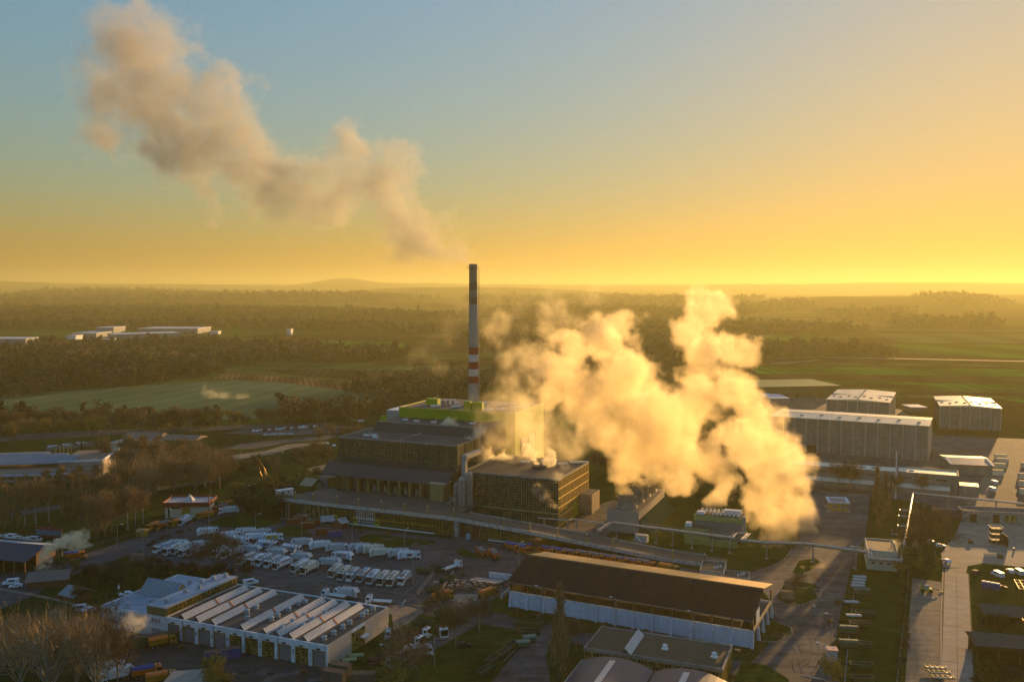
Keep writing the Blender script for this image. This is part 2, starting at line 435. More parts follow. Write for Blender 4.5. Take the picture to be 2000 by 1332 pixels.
# roads and car park behind, left
lay('road', [(-100, 855), (250, 838), (470, 830), (640, 826), (640, 832), (470, 838), (250, 848), (-100, 868)], asphalt, 1)
lay('road', [(-60, 1012), (120, 985), (260, 958), (420, 935), (430, 940), (260, 965), (120, 993), (-60, 1022)], asphalt, 1)
lay('footpath', [(-60, 1142), (20, 1150), (100, 1166), (160, 1182), (158, 1186), (100, 1170), (10, 1154), (-60, 1147)], gravel, 3)
lay('car_park', [(430, 878), (470, 866), (640, 850), (660, 852), (640, 858), (560, 864), (500, 876)], asphalt_old, 2)
lay('car_park', [(440, 846), (480, 838), (650, 832), (740, 834), (745, 842), (640, 846), (560, 850)], asphalt_old, 2)
lay('road', [(430, 892), (520, 880), (560, 868), (640, 862), (640, 866), (570, 875), (530, 888), (440, 900)], gravel, 3)
lay('road', [(600, 915), (680, 896), (735, 885), (735, 890), (690, 902), (610, 922)], gravel, 2)
lay('car_park', [(90, 870), (180, 862), (185, 870), (90, 880)], asphalt_old, 2)
lay('meadow', [(300, 890), (430, 868), (640, 846), (650, 870), (640, 910), (600, 930), (520, 950), (470, 940), (430, 900)], dry_grass, 1)
lay('forecourt', [(1500, 780), (1590, 772), (1760, 800), (1830, 850), (2300, 870), (2300, 1010), (1900, 1000), (1700, 965), (1540, 950), (1460, 900)], asphalt_old, 1)
lay('road', [(1925, 925), (1960, 870), (1985, 872), (1960, 930), (1905, 1002), (1880, 1000)], gravel, 3)
# parking-bay lines and kerbs
mb = MB()
for px0, py0 in [(556, 1118), (541, 1115), (602, 1126), (616, 1129), (631, 1131), (655, 1135), (673, 1139), (693, 1142), (712, 1146), (731, 1148), (750, 1151), (771, 1153), (792, 1155)]:
    a = Vector((*at(px0, py0), .02)); d = Vector((math.sin(R(24)), math.cos(R(24)), 0)) * 9.5; n = Vector((math.cos(R(24)), -math.sin(R(24)), 0)) * .1
    mb.face([a - n, a + n, a + n + d, a - n + d], line_m)
structure('parking_line', mb)
mb = MB()
for px0, py0 in [(932, 1070), (951, 1074), (977, 1080), (990, 1083), (1012, 1092)]:
    a = Vector((*at(px0, py0), .02)); d = Vector((math.sin(R(-25)), -math.cos(R(-25)), 0)) * 9; n = Vector((1, .3, 0)) * .09
    mb.face([a, a + d, a + d + n, a + n][::-1], line_m)
structure('parking_line', mb)
def kerb(pts, w=.25, h=.14, m=kerb_m, name='kerb'):
    mb = MB(); P = [Vector((*at(*q), 0)) for q in pts]
    for a, b in zip(P, P[1:]):
        d = (b - a).normalized(); n = Vector((-d.y, d.x, 0)) * w / 2
        mb.prism([(a - n).to_tuple()[:2], (b - n).to_tuple()[:2], (b + n).to_tuple()[:2], (a + n).to_tuple()[:2]], 0, h, m)
    return structure(name, mb)
kerb([(470, 1113), (545, 1123), (620, 1133), (700, 1147), (760, 1156), (808, 1164)], .5)
kerb([(300, 1099), (380, 1104), (470, 1113)], .4)
kerb([(700, 1166), (740, 1172), (800, 1180), (820, 1186)], .4)
kerb([(698, 1052), (712, 1064), (745, 1070), (800, 1068), (850, 1062)], .3)
kerb([(430, 1030), (500, 1033), (552, 1022)], .3)
kerb([(1518, 1170), (1535, 1180), (1570, 1180), (1600, 1168), (1605, 1152)], .35)
kerb([(1400, 1128), (1450, 1126), (1490, 1112), (1530, 1095), (1548, 1070)], .3)
kerb([(1480, 1252), (1520, 1252), (1548, 1240), (1545, 1225), (1510, 1212)], .35)
kerb([(1672, 1125), (1660, 1220), (1650, 1332), (1645, 1440)], .35)
kerb([(985, 1290), (1020, 1255), (1035, 1235), (1000, 1225)], .3)
kerb([(1842, 1112), (1838, 1200), (1838, 1332), (1835, 1450)], .5)
kerb([(895, 1206), (945, 1212), (1000, 1224)], .3)
# joints between the slabs of the concrete road
cr = mat('slab_concrete', (.25, .20, .15), .9, col2=(.38, .31, .24), scale=.2, detail=7)
slab_meshes = []
a0 = Vector((*at(1871, 1445), 0)); a1 = Vector((*at(1868, 1110), 0))
dv = (a1 - a0).normalized(); ang_r = math.atan2(dv.y, dv.x)
L_ = (a1 - a0).length; ns = int(L_ / 6)
wv = [abs((Vector((*at(1841, 1330), 0)) - Vector((*at(1898, 1330), 0))).x)][0]
host = structure('slab_bed', (lambda q: (q.prism([(-.3, -wv * .5 - .3), (ns * 6 + .3, -wv * .5 - .3), (ns * 6 + .3, wv * .5 + .3), (-.3, wv * .5 + .3)], 0, .03, mat('joint_soil', (.04, .045, .02), .95)), q)[1])(MB()), (a0.x, a0.y, 0), ang_r)
q = MB(); q.prism([(.05, .05), (5.93, .05), (5.93, wv * .5 - .06), (.05, wv * .5 - .06)], .028, .10, cr)
sm_ = q.mesh('slab')
for i in range(ns):
    for j in range(2):
        s_ = link('slab', sm_, host, (i * 6, -wv * .5 + j * wv * .5, rnd.uniform(-.015, .02)))

# repairs, stains and wheel tracks on the paving
patch_d = mat('fresh_patch', (.028, .028, .029), .9, spec=.1, scale=.6); patch_l = mat('worn_patch', (.11, .105, .095), .9, spec=.1, scale=.6, var=.35); wet = mat('puddle', (.02, .02, .022), .06, spec=.6)
rp_ = random.Random(21)
for k_ in range(58):
    if k_ < 26: cx_, cy_ = rp_.uniform(430, 960), rp_.uniform(1050, 1190)
    elif k_ < 46: cx_, cy_ = rp_.uniform(1500, 1630), rp_.uniform(1120, 1330)
    else: cx_, cy_ = rp_.uniform(340, 620), rp_.uniform(1290, 1330)
    x, y = at(cx_, cy_); a = R(rp_.choice([-23, -23, 67, rp_.uniform(-90, 90)])); L_p = rp_.uniform(1.5, 9); W_p = rp_.uniform(.5, 3.2); m_ = rp_.choice([patch_d, patch_l, patch_d, patch_l, wet]) ; n_p = 4 if m_ is not wet else 9
    pts = [(L_p * .5 * math.cos(t_) * (1 if n_p > 4 else 1.4) * rp_.uniform(.8, 1.1), W_p * .5 * math.sin(t_) * (1 if n_p > 4 else 1.4) * rp_.uniform(.8, 1.1)) for t_ in [math.pi / n_p + 2 * math.pi * i_ / n_p for i_ in range(n_p)]]
    sheet('puddle' if m_ is wet else 'asphalt_patch', [(x + p * math.cos(a) - q * math.sin(a), y + p * math.sin(a) + q * math.cos(a)) for p, q in pts], m_, .032 + k_ * .0006, px=False)
for k_ in range(20):
    if k_ < 10: p0 = (rp_.uniform(860, 960), rp_.uniform(1080, 1180)); p1 = (p0[0] + rp_.uniform(-60, 60), p0[1] + rp_.uniform(-14, 26))
    elif k_ < 20: p0 = (rp_.uniform(1540, 1620), rp_.uniform(1150, 1290)); p1 = (p0[0] - rp_.uniform(5, 50), p0[1] + rp_.uniform(20, 60))
    else: p0 = (rp_.uniform(1780, 1830), rp_.uniform(1150, 1300)); p1 = (p0[0] + rp_.uniform(-12, 12), p0[1] + rp_.uniform(10, 40))
    a_ = Vector(at(*p0)); b_ = Vector(at(*p1)); d_ = b_ - a_; n_ = Vector((-d_.y, d_.x)).normalized(); bend = rp_.uniform(-.15, .15) * d_.length
    for off_ in (0, 1.9):
        pts = [a_ + d_ * t_ + n_ * (off_ + bend * 4 * t_ * (1 - t_)) for t_ in (0, .17, .33, .5, .67, .83, 1)]
        sheet('tyre_track', [p.to_tuple() for p in pts] + [(p + n_ * .28).to_tuple() for p in pts[::-1]], patch_l if k_ < 20 else patch_d, .07 + k_ * .0008 + off_ * .0002, px=False)
# ================================================================== building helpers
glass = mat('window_glass', (.012, .014, .014), .12, spec=.6, var=.3)
glass2 = mat('dusty_glass', (.028, .032, .030), .2, spec=.5)
ochre = mat('ochre_steel', (.32, .23, .04), .6, var=.15)
olive = mat('olive_steel', (.22, .205, .085), .6, var=.2)
tan = mat('tan_panel', (.20, .165, .07), .6, var=.15)
white = mat('white_paint', (.78, .78, .77), .6, var=.08)
white_c = mat('white_concrete', (.62, .68, .74), .8, var=.14, scale=.5, detail=7)
grey_c = mat('grey_concrete', (.26, .25, .23), .85, var=.2, scale=.4, detail=7)
dark_roof = mat('dark_roof', (.045, .045, .045), .85, col2=(.085, .083, .078), scale=.2, detail=7)
blue_roof = mat('grey_roof_felt', (.24, .31, .40), .75, col2=(.34, .42, .52), scale=.25, detail=7)  # grey felt, the sky's blue reflection put into its colour
steel = mat('galvanised_steel', (.38, .38, .37), .45, metal=.4, var=.15)
rail_m = mat('weathered_rail', (.22, .21, .19), .6, var=.2)
roller = mat('grey_shutter', (.20, .20, .21), .6, var=.1)
lime = mat('lime_cladding', (.28, .38, .010), .5, var=.08)
red_p = mat('dark_red_paint', (.16, .018, .014), .6, var=.15)
brown = mat('brown_timber', (.14, .075, .035), .8, var=.2)
black = mat('black_rubber', (.012, .012, .012), .7, var=.2)
yellow_p = mat('yellow_panel', (.55, .42, .02), .5, var=.08)
pale_metal = mat('pale_metal_roof', (.70, .59, .41), .5, col2=(.86, .74, .54), scale=.12, detail=6)  # cream tone carries the low sun's warmth in the base colour
corr = mat('grey_cladding', (.19, .19, .18), .7, var=.15, scale=.3)

amber = mat('amber_panel', (.62, .42, .10), .5, var=.12)  # ochre panels, brightened in the colour for the grazing sunlight
def bay_mesh(name, w, h, cols, rows, fm, panes, seed=0, bar=.10, d=.12, weights=None):
    r = random.Random(seed); mb = MB()
    cw, rh = w / cols, h / rows
    for i in range(cols):
        for j in range(rows):
            m = r.choices(panes, weights)[0] if weights else r.choice(panes)
            mb.face([(i * cw, 0, j * rh), ((i + 1) * cw, 0, j * rh), ((i + 1) * cw, 0, (j + 1) * rh), (i * cw, 0, (j + 1) * rh)], m)
    for i in range(cols + 1):
        b = bar * (2.2 if i in (0, cols) else 1); mb.box(i * cw - b / 2, i * cw + b / 2, -d, .01, 0, h, fm)
    for j in range(rows + 1):
        mb.box(0, w, -d * .8, .012, j * rh - bar / 2, j * rh + bar / 2, fm)
    return mb.mesh(name)
def bays(parent, x0, n, w, y, z0, meshes, rz=0.0, name='window_bay', skip=()):
    dx, dy = math.cos(rz), math.sin(rz)
    for i in range(n):
        if i in skip: continue
        link(name, meshes[i % len(meshes)], parent, (x0 + i * w * dx, y + i * w * dy, z0), rz)
def part(parent, name, fn, loc=(0, 0, 0), rz=0.0):
    mb = MB(); fn(mb); return mb.build(name, parent, loc, rz)
def shell(mb, x0, x1, y0, y1, z0, z1, m, top=None, lip=.5, lw=.35, lm=None):
    """closed block with a roof parapet"""
    mb.box(x0, x1, y0, y1, z0, z1 - lip, m, top or m)
    lm = lm or m
    for a in ((x0, x1, y0, y0 + lw), (x0, x1, y1 - lw, y1), (x0, x0 + lw, y0 + lw, y1 - lw), (x1 - lw, x1, y0 + lw, y1 - lw)):
        mb.box(*a, z1 - lip - .01, z1, lm)
def digit(parent, txt, loc, size, m, rz=0.0, name='number', ext=.02):
    cu = bpy.data.curves.new(name, 'FONT'); cu.body = txt; cu.size = size; cu.extrude = ext
    cu.align_x = 'CENTER'; cu.materials.append(m)
    tmp = bpy.data.objects.new(name, cu); C.objects.link(tmp)
    bpy.context.view_layer.update()
    me = bpy.data.meshes.new_from_object(tmp.evaluated_get(bpy.context.evaluated_depsgraph_get()))
    bpy.data.objects.remove(tmp)
    o = bpy.data.objects.new(name, me); C.objects.link(o); o.parent = parent
    o.location = loc; o.rotation_euler = (math.pi / 2, 0, rz)
    return o
vent_mb = MB(); vm_ = mat('vent_metal', (.35, .42, .46), .4, metal=.3, var=.1)
vent_mb.lathe([(.75, 0), (.75, .35), (.45, .5), (.45, .9), (.85, .95), (.8, 1.2), (.05, 1.6)], vm_, 10)
vent_mesh = vent_mb.mesh('roof_vent')

for m_, a_ in ((dark_roof, .3), (blue_roof, .18), (grey_c, .2), (pale_metal, .16)): weather(m_, a_)
for m_, a_ in ((white_c, .10), (corr, .22), (lime, .07), (tan, .15)): weather(m_, a_, .08, (1.0, 1.0, .06))
# ================================================================== workshop hall with numbered gates
A = R(-22.6)
gx, gy = at(640, 1306)
g = thing('workshop_hall', 'long white workshop hall with numbered gates, glass roof ridges and a two storey office wing', 'building', (gx, gy, 0), A)
GH, GD, DW = 6.5, 33.0, 5.7
def f(mb):
    for i in range(11):                       # piers between the gates
        x = -57 + i * DW
        mb.box(x - .75 + (.75 if i == 0 else 0), x + .75 - (.75 if i == 10 else 0), 0, .5, 0, 4.6, white_c)
    mb.box(-57, 0, 0, .5, 4.6, GH, white_c)
    mb.box(-57, -.3, GD - .4, GD, 0, GH, white_c)
part(g, 'front_wall', f)
def f(mb):
    for a, b in ((.5, 12.2), (19.3, GD)):
        n = 4
        for i in range(n):
            p0, p1 = a + (b - a) * i / n, a + (b - a) * (i + 1) / n
            mb.box(-.3, 0 - .01 * (i % 2), p0 + .02, p1 - .02, 0, GH, mat('beige_wall_panel', (.50, .44, .38), .8, var=.12, scale=.7, detail=8))
    mb.box(-.3, 0, 12.2, 19.3, 5.6, GH, white_c)
part(g, 'side_wall', f)
gm = bay_mesh('side_gate', 7.1, 5.6, 6, 5, ochre, [tan, glass2, ochre], 3)
link('side_gate', gm, g, (-.12, 12.2, 0), R(90))
part(g, 'canopy', lambda mb: mb.box(0, 1.6, 16.4, 19.6, 2.9, 3.1, white))
part(g, 'roof', lambda mb: (mb.box(-57, -.3, .5, GD - .4, 5.9, 6.15, dark_roof), mb.box(-57, -.31, .5, .8, 6.15, 6.3, grey_c)))
gate_a = bay_mesh('shutter_gate', 4.2, 4.6, 1, 12, roller, [roller], bar=.04, d=.04)
gate_b = bay_mesh('glazed_gate', 4.2, 4.6, 5, 6, ochre, [glass, glass2, tan], 5)
gate_c = bay_mesh('glazed_gate', 4.2, 4.6, 6, 6, ochre, [glass, glass, glass2, tan], 8)
kinds = [gate_a, gate_a, gate_a, gate_a, gate_b, gate_c, gate_b, gate_a, gate_c, gate_a]
for i, k in enumerate(kinds):
    link(k.name.split('.')[0], k, g, (-57 + i * DW + .75, .3, 0))
    part(g, 'gate_frame', lambda mb: (mb.box(-.12, .08, -.1, .3, 0, 4.75, ochre), mb.box(4.12, 4.32, -.1, .3, 0, 4.75, ochre), mb.box(-.12, 4.32, -.12, .3, 4.55, 4.78, ochre)), (-57 + i * DW + .75, .1, 0))
    part(g, 'gate_lamp', lambda mb: mb.box(-.5, .5, -.5, 0, 0, .25, black), (-57 + i * DW + 2.85, 0, 5.1))
num_m = mat('number_paint', (.05, .012, .012), .6)
for i, d in ((1, '7'), (2, '6'), (3, '5'), (4, '4'), (6, '3'), (8, '2'), (9, '1')):
    digit(g, d, (-57 + i * DW, -.03, 2.6), 1.7, num_m)
for i in (1, 3, 5, 7):
    part(g, 'downpipe', lambda mb: mb.tube((0, 0, 0), (0, 0, 6.4), .09, .09, rail_m), (-57 + i * DW + .6, -.12, 0))
# glass ridges on the roof
glass_w = mat('wired_glass', (.50, .49, .47), .35, var=.1, scale=.8, spec=.6)
bar_m = mat('glazing_bar', (.62, .60, .58), .5, var=.1)
redm = mat('rusty_flashing', (.28, .07, .035), .7, var=.2)
def ridge_bm(L, w=2.35, h=1.3):
    a = MB(); a.yprism([(0, 0), (w, 0), (w * .42, h)], 0, L, dark_roof)
    a.face([(w + .02, .05, .04), (w + .02, L - .05, .04), (w * .42 + .02, L - .05, h + .05), (w * .42 + .02, .05, h + .05)], glass_w)
    return a.mesh('skylight')
def ridge_bars(L, w=2.35, h=1.3):
    a = MB(); n = int(L / 1.15)
    for i in range(n + 1):
        y = i * L / n
        a.hexa([(w + .03, y - .05, 0), (w + .10, y - .05, .02), (w + .10, y + .05, .02), (w + .03, y + .05, 0)],
               [(w * .42 + .02, y - .05, h + .05), (w * .42 + .06, y - .05, h + .13), (w * .42 + .06, y + .05, h + .13), (w * .42 + .02, y + .05, h + .05)], bar_m)
    a.box(w * .42 - .1, w * .42 + .12, 0, L, h, h + .14, bar_m); a.box(w, w + .12, 0, L, 0, .12, bar_m)
    return a.mesh('glazing_bars')
rl, rb = ridge_bm(14.2), ridge_bars(14.2)
for x in (-53.2, -47.7, -41.9, -31.4, -23.4, -18.9, -14.4, -9.6):
    for y in (1.2, 16.2):
        k = link('skylight', rl, g, (x, y, 6.15)); link('glazing_bars', rb, k)
    part(g, 'skylight_joint', lambda mb: mb.yprism([(0, 0), (2.6, 0), (1.0, 1.55)], 0, .7, redm), (x, 15.45, 6.15))
for x, y in [(-37.2, 12.5), (-37, 16.6), (-33.6, 8.2), (-26.6, 10.4), (-26.4, 13.2), (-26.8, 18.9), (-27, 24.5), (-26, 26.4), (-19.3, 5.6), (-19.5, 11), (-19.4, 16.5), (-14.9, 9.5), (-15, 14.6), (-15, 20.8), (-3.6, 3.8), (-3.4, 8.2), (-3.5, 13), (-3.6, 16.8), (-3.4, 23.4), (-3.6, 25.8), (-3.4, 29.6)]:
    link('roof_vent', vent_mesh, g, (x, y, 6.12))
# office wing
def f(mb):
    shell(mb, -83, -57.01, 0, GD, 0, GH, white_c, blue_roof, .35, .3)
part(g, 'office_wing', f)
of = bay_mesh('office_window', 4.6, 1.7, 8, 1, white, [glass, glass, glass2], 2, bar=.22)
for z in (1.1, 4.1):
    for i in range(4):
        link('office_window', of, g, (-82 + i * 6.3, -.05, z))
def f(mb):
    mb.box(-64.3, -57.0, -.02, 32, GH, 8.9, tan, blue_roof); mb.box(-64.5, -56.8, -.22, 32.2, 8.9, 9.25, mat('pale_fascia', (.34, .33, .28), .7), blue_roof)
part(g, 'raised_corridor', f)
cw = bay_mesh('corridor_window', 5.6, 1.9, 7, 2, ochre, [glass, glass, tan], 4)
for i in range(5):
    link('corridor_window', cw, g, (-56.9, .8 + i * 6.2, 6.9), R(90))
def f(mb):
    x0, x1, yc = -80.5, -66.8, 17.5
    mb.xprism([(yc - 4.3, 0), (yc + 4.3, 0), (yc, 3.9)], x0, x1, olive)
    n = 13
    mb.face([(x0 - .2, yc - 4.6, .12), (x1 + .2, yc - 4.6, .12), (x1 + .2, yc, 4.15), (x0 - .2, yc, 4.15)], mat('blue_glazing', (.16, .22, .27), .3, var=.1, spec=.6))
    for i in range(n + 1):
        x = x0 - .2 + (x1 - x0 + .4) * i / n
        mb.hexa([(x - .05, yc - 4.6, .13), (x + .05, yc - 4.6, .13), (x + .05, yc - 4.6, .2), (x - .05, yc - 4.6, .2)], [(x - .05, yc, 4.16), (x + .05, yc, 4.16), (x + .05, yc, 4.24), (x - .05, yc, 4.24)], bar_m)
part(g, 'atrium_roof', f, (0, 0, 6.15))
for x, y, z in [(-80.5, 2.6, 6.15), (-75, 3, 6.15), (-71, 8.5, 6.15), (-69, 9, 6.15), (-73, 27.8, 6.15), (-67.6, 28.6, 6.15), (-62, 26.4, 9.25), (-60, 3.4, 9.25), (-61.5, 13, 9.25), (-60, 17.6, 9.25), (-63, 22, 9.25), (-60, 30, 9.25)]:
    link('roof_vent', vent_mesh, g, (x, y, z))

# ================================================================== salt hall with dark roof
A2 = R(-26.3)
hx, hy = at(997, 1184)
h = thing('storage_hall', 'long open sided storage hall with dark pitched roof on a pale concrete wall', 'building', (hx, hy, 0), A2)
HL, HD = 78.5, 28.0
wp = mat('shade_tinted_wall', (.50, .60, .74), .8, var=.1, scale=.5, detail=7)  # pale concrete, the blue of open shade mixed into its colour
hall_roof = mat('bitumen_roof', (.019, .016, .015), .9, col2=(.029, .025, .023), scale=.3, detail=7, spec=.1)
weather(hall_roof, .09); weather(wp, .10, .08, (1.0, 1.0, .06)); nb = 13; bw = HL / nb
panel = MB(); panel.box(.42, bw - .42, 0, .25, 0, 4.9, wp); pm_ = panel.mesh('wall_panel')
pier = MB(); pier.hexa([(-.4, -.75, 0), (.4, -.75, 0), (.4, .3, 0), (-.4, .3, 0)], [(-.35, -.1, 4.95), (.35, -.1, 4.95), (.35, .3, 4.95), (-.35, .3, 4.95)], wp); pr_ = pier.mesh('pier')
post = MB(); post.hexa([(-.22, -.1, 0), (.22, -.1, 0), (.22, .3, 0), (-.22, .3, 0)], [(-.22, -.9, 3.7), (.22, -.9, 3.7), (.22, .3, 3.7), (-.22, .3, 3.7)], brown); po_ = post.mesh('post')
for i in range(nb):
    link('wall_panel', pm_, h, (i * bw, 0, 0)); link('wall_panel', pm_, h, (i * bw, HD - .25, 0))
for i in range(nb + 1):
    link('pier', pr_, h, (i * bw, 0, 0)); link('post', po_, h, (i * bw, .1, 5.1)); link('post', po_, h, (i * bw, HD - .1, 5.1), math.pi)
    link('pier', pr_, h, (i * bw, HD, 0), math.pi)
part(h, 'wall_beam', lambda mb: (mb.box(-.4, HL + .4, -.12, .3, 4.95, 5.25, white_c), mb.box(-.4, HL + .4, HD - .3, HD + .12, 4.95, 5.25, white_c)))
for yy in (7, 14, 21, 27.6):
    link('pier', pr_, h, (HL + .2, yy, 0), R(90))
part(h, 'end_beam', lambda mb: mb.box(HL - .1, HL + .5, 0, HD, 4.95, 5.6, mat('tan_beam', (.34, .27, .18), .7)))
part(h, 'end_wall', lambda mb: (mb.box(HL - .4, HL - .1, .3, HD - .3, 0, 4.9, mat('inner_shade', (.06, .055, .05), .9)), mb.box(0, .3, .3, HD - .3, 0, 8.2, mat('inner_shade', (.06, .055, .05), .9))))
part(h, 'banner', lambda mb: mb.box(HL - .08, HL, 5, 10, 5.7, 9.3, white))
def f(mb):
    x0, x1, t = -.6, HL + .3, .25
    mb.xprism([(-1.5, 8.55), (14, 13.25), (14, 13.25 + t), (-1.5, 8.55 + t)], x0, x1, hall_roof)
    mb.xprism([(14.0, 13.25), (HD + 1.5, 10.15), (HD + 1.5, 10.15 + t), (14, 13.25 + t)], x0, x1, mat('painted_sunlit_roof', (.55, .33, .12), .5, var=.12))  # same roof as the near slope, sunlight put into this slope's colour
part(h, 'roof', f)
def f(mb):
    for k in range(1, 26):
        x = HL * k / 26
        mb.hexa([(x - .05, -1.5, 8.8), (x + .05, -1.5, 8.8), (x + .05, 14, 13.5), (x - .05, 14, 13.5)], [(x - .05, -1.5, 8.9), (x + .05, -1.5, 8.9), (x + .05, 14, 13.6), (x - .05, 14, 13.6)], hall_roof)
part(h, 'roof_seam', f)['kind'] = 'stuff'
part(h, 'gutter', lambda mb: mb.box(-.6, HL + .3, -1.72, -1.52, 8.45, 8.68, rail_m))
part(h, 'ridge_cap', lambda mb: mb.xprism([(13.5, 13.35), (14.5, 13.35), (14, 13.66)], -.6, HL + .3, brown))
part(h, 'salt_heap', lambda mb: mb.xprism([(2, 0), (HD - 2, 0), (HD - 8, 4.5), (8, 4.5)], 3, HL - 5, mat('dark_salt', (.07, .06, .05), .9)))

# ================================================================== ramp (viaduct) with ochre shop fronts below
rx, ry = at(545, 977, 7.5)
AR = R(-22.6)
rp = thing('ramp_viaduct', 'long concrete access ramp with pale stained parapet above ochre framed shop fronts', 'viaduct', (rx, ry, 0), AR)
stained = mat('stained_concrete', (.24, .23, .21), .85, col2=(.62, .61, .58), scale=.9, detail=8)
deck = mat('ramp_asphalt', (.075, .068, .058), .85, col2=(.13, .115, .095), scale=.15, detail=7)
prof = [(0, 7.6), (88, 7.3), (123, 5.0), (146, 3.1), (177, .5), (200, .05)]
ROADW = 13.0
def f(mb):
    for (x0, z0), (x1, z1) in zip(prof, prof[1:]):
        mb.hexa([(x0, .3, z0 - .9), (x1, .3, max(z1 - .9, 0)), (x1, ROADW, max(z1 - .9, 0)), (x0, ROADW, z0 - .9)], [(x0, .3, z0), (x1, .3, z1), (x1, ROADW, z1), (x0, ROADW, z0)], deck)
    mb.hexa([(0, ROADW, 6.7), (86, ROADW, 6.4), (86, 40, 6.4), (12, 40, 6.7)], [(0, ROADW, 7.6), (86, ROADW, 7.3), (86, 40, 7.3), (12, 40, 7.6)], deck)
part(rp, 'deck', f)
xs = [i * 6.0 for i in range(32)]
def zr_(x):
    for (x0, z0), (x1, z1) in zip(prof, prof[1:]):
        if x <= x1: return z0 + (z1 - z0) * (x - x0) / (x1 - x0)
    return .05
for i, x in enumerate(xs):
    if 83 < x < 89: pass
    z0, z1 = zr_(x), zr_(x + 5.96)
    part(rp, 'parapet', lambda mb: mb.hexa([(0, 0, z0 - .35), (5.96, 0, z1 - .35), (5.96, .3, z1 - .35), (0, .3, z0 - .35)], [(0, -.05, z0 + 1.15), (5.96, -.05, z1 + 1.15), (5.96, .3, z1 + 1.15), (0, .3, z0 + 1.15)], stained), (x, 0, 0))
    if x > 84: part(rp, 'back_parapet', lambda mb: mb.hexa([(0, 0, z0), (5.96, 0, z1), (5.96, .3, z1), (0, .3, z0)], [(0, 0, z0 + .8), (5.96, 0, z1 + .8), (5.96, .3, z1 + .8), (0, .3, z0 + .8)], grey_c), (x, ROADW - .3, 0))
for x in (3.4, 4.8):
    part(rp, 'pillar', lambda mb: mb.box(-.25, .25, .5, 1, 0, 6.8, grey_c), (x, 0, 0))
part(rp, 'pillar', lambda mb: mb.hexa([(-.9, .4, 0), (.9, .4, 0), (.9, 3, 0), (-.9, 3, 0)], [(-1.1, .2, 6.5), (1.1, .2, 6.5), (1.1, 3, 6.5), (-1.1, 3, 6.5)], grey_c), (89.6, 0, 0))
part(rp, 'pillar', lambda mb: mb.box(-.8, .8, 8, 10, 0, 6.3, grey_c), (92, 0, 0))
# rooms under the ramp
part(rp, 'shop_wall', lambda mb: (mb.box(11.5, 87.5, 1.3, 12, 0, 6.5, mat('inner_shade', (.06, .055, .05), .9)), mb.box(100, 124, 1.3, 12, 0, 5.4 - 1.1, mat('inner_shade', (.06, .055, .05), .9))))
b1 = [bay_mesh('shop_front', 4.75, 6.0, 7, 5, ochre, [glass, glass, glass2], 11 + k, bar=.12) for k in range(3)]
b1w = bay_mesh('shop_front', 4.75, 6.0, 5, 5, white, [glass, glass, glass2], 15, bar=.14)
bt = bay_mesh('shop_front', 4.75, 6.0, 6, 3, olive, [tan, tan, glass2, glass], 17, bar=.10)
for i in range(16):
    mm = bt if i < 3 else (b1w if i in (6, 7) else b1[i % 3])
    link('shop_front', mm, rp, (11.6 + i * 4.75, 1.25, .5))
part(rp, 'plinth', lambda mb: mb.box(11.5, 79, .9, 1.28, 0, .5, white_c))
part(rp, 'fascia', lambda mb: (mb.box(49.8, 87.5, .95, 1.1, 6.1, 6.45, mat('amber_fascia', (.42, .22, .01), .6)), mb.box(49.8, 80, .95, 1.12, 3.2, 3.5, mat('amber_fascia', (.42, .22, .01), .6)), mb.box(40, 49.7, .95, 1.1, 6.1, 6.45, white), mb.box(40, 49.7, .95, 1.12, 3.2, 3.5, white)))
for x in (28.4, 38.8, 49.9):
    s_ = part(rp, 'door_sign', lambda mb: mb.box(0, 2.1, -.15, 0, .3, 3.6, yellow_p), (x, 1.1, 0))
    part(s_, 'sign_panel', lambda mb: mb.box(.3, 1.8, -.2, -.15, 1.6, 2.7, mat('sign_dark', (.05, .07, .06), .5)))
b2 = bay_mesh('shop_front', 4.75, 4.2, 7, 5, ochre, [glass, glass, glass2], 31, bar=.12)
for i in range(5):
    link('shop_front', b2, rp, (100 + i * 4.75, 1.25, .3))
part(rp, 'plinth', lambda mb: mb.box(104, 124, .9, 1.26, 0, .45, white_c))
for px_ in (577, 612, 658, 700, 745, 790, 835, 886, 984, 1035, 1089, 1146, 1197, 1314, 1376):
    pass
pole = MB(); pole.box(-.22, .22, -.22, .22, 0, 3.7, ochre); pole.lathe([(.25, 3.7), (.3, 3.9), (.05, 4.1)], white, 8)
pole_m = pole.mesh('post')
lamp_px = [577, 612, 658, 700, 745, 790, 835, 886, 984, 1035, 1089, 1146, 1197, 1314, 1376]
uR = Vector((math.cos(AR), math.sin(AR)))
def on_line(ox, oy, ang, px, z=7.0):
    c, s = math.cos(ang), math.sin(ang); k = (px - 1000) / F; cp, sp = math.cos(PITCH), math.sin(PITCH)
    return (k * (oy * cp + (HC - z) * sp) - ox) / (c - k * s * cp)
for i, px_ in enumerate(lamp_px):
    t_ = on_line(rx, ry, AR, px_)
    if not 0 < t_ < 198: continue
    q_ = thing('ochre_lamp_post', f'squat ochre lamp post on the ramp parapet, {order(i, 15)} of its row', 'lamp post', (rx + uR.x * t_, ry + uR.y * t_ + .15, zr_(t_) + 1.1 - .4), AR, 'ochre lamp posts along the ramp')
    link('post', pole_m, q_)

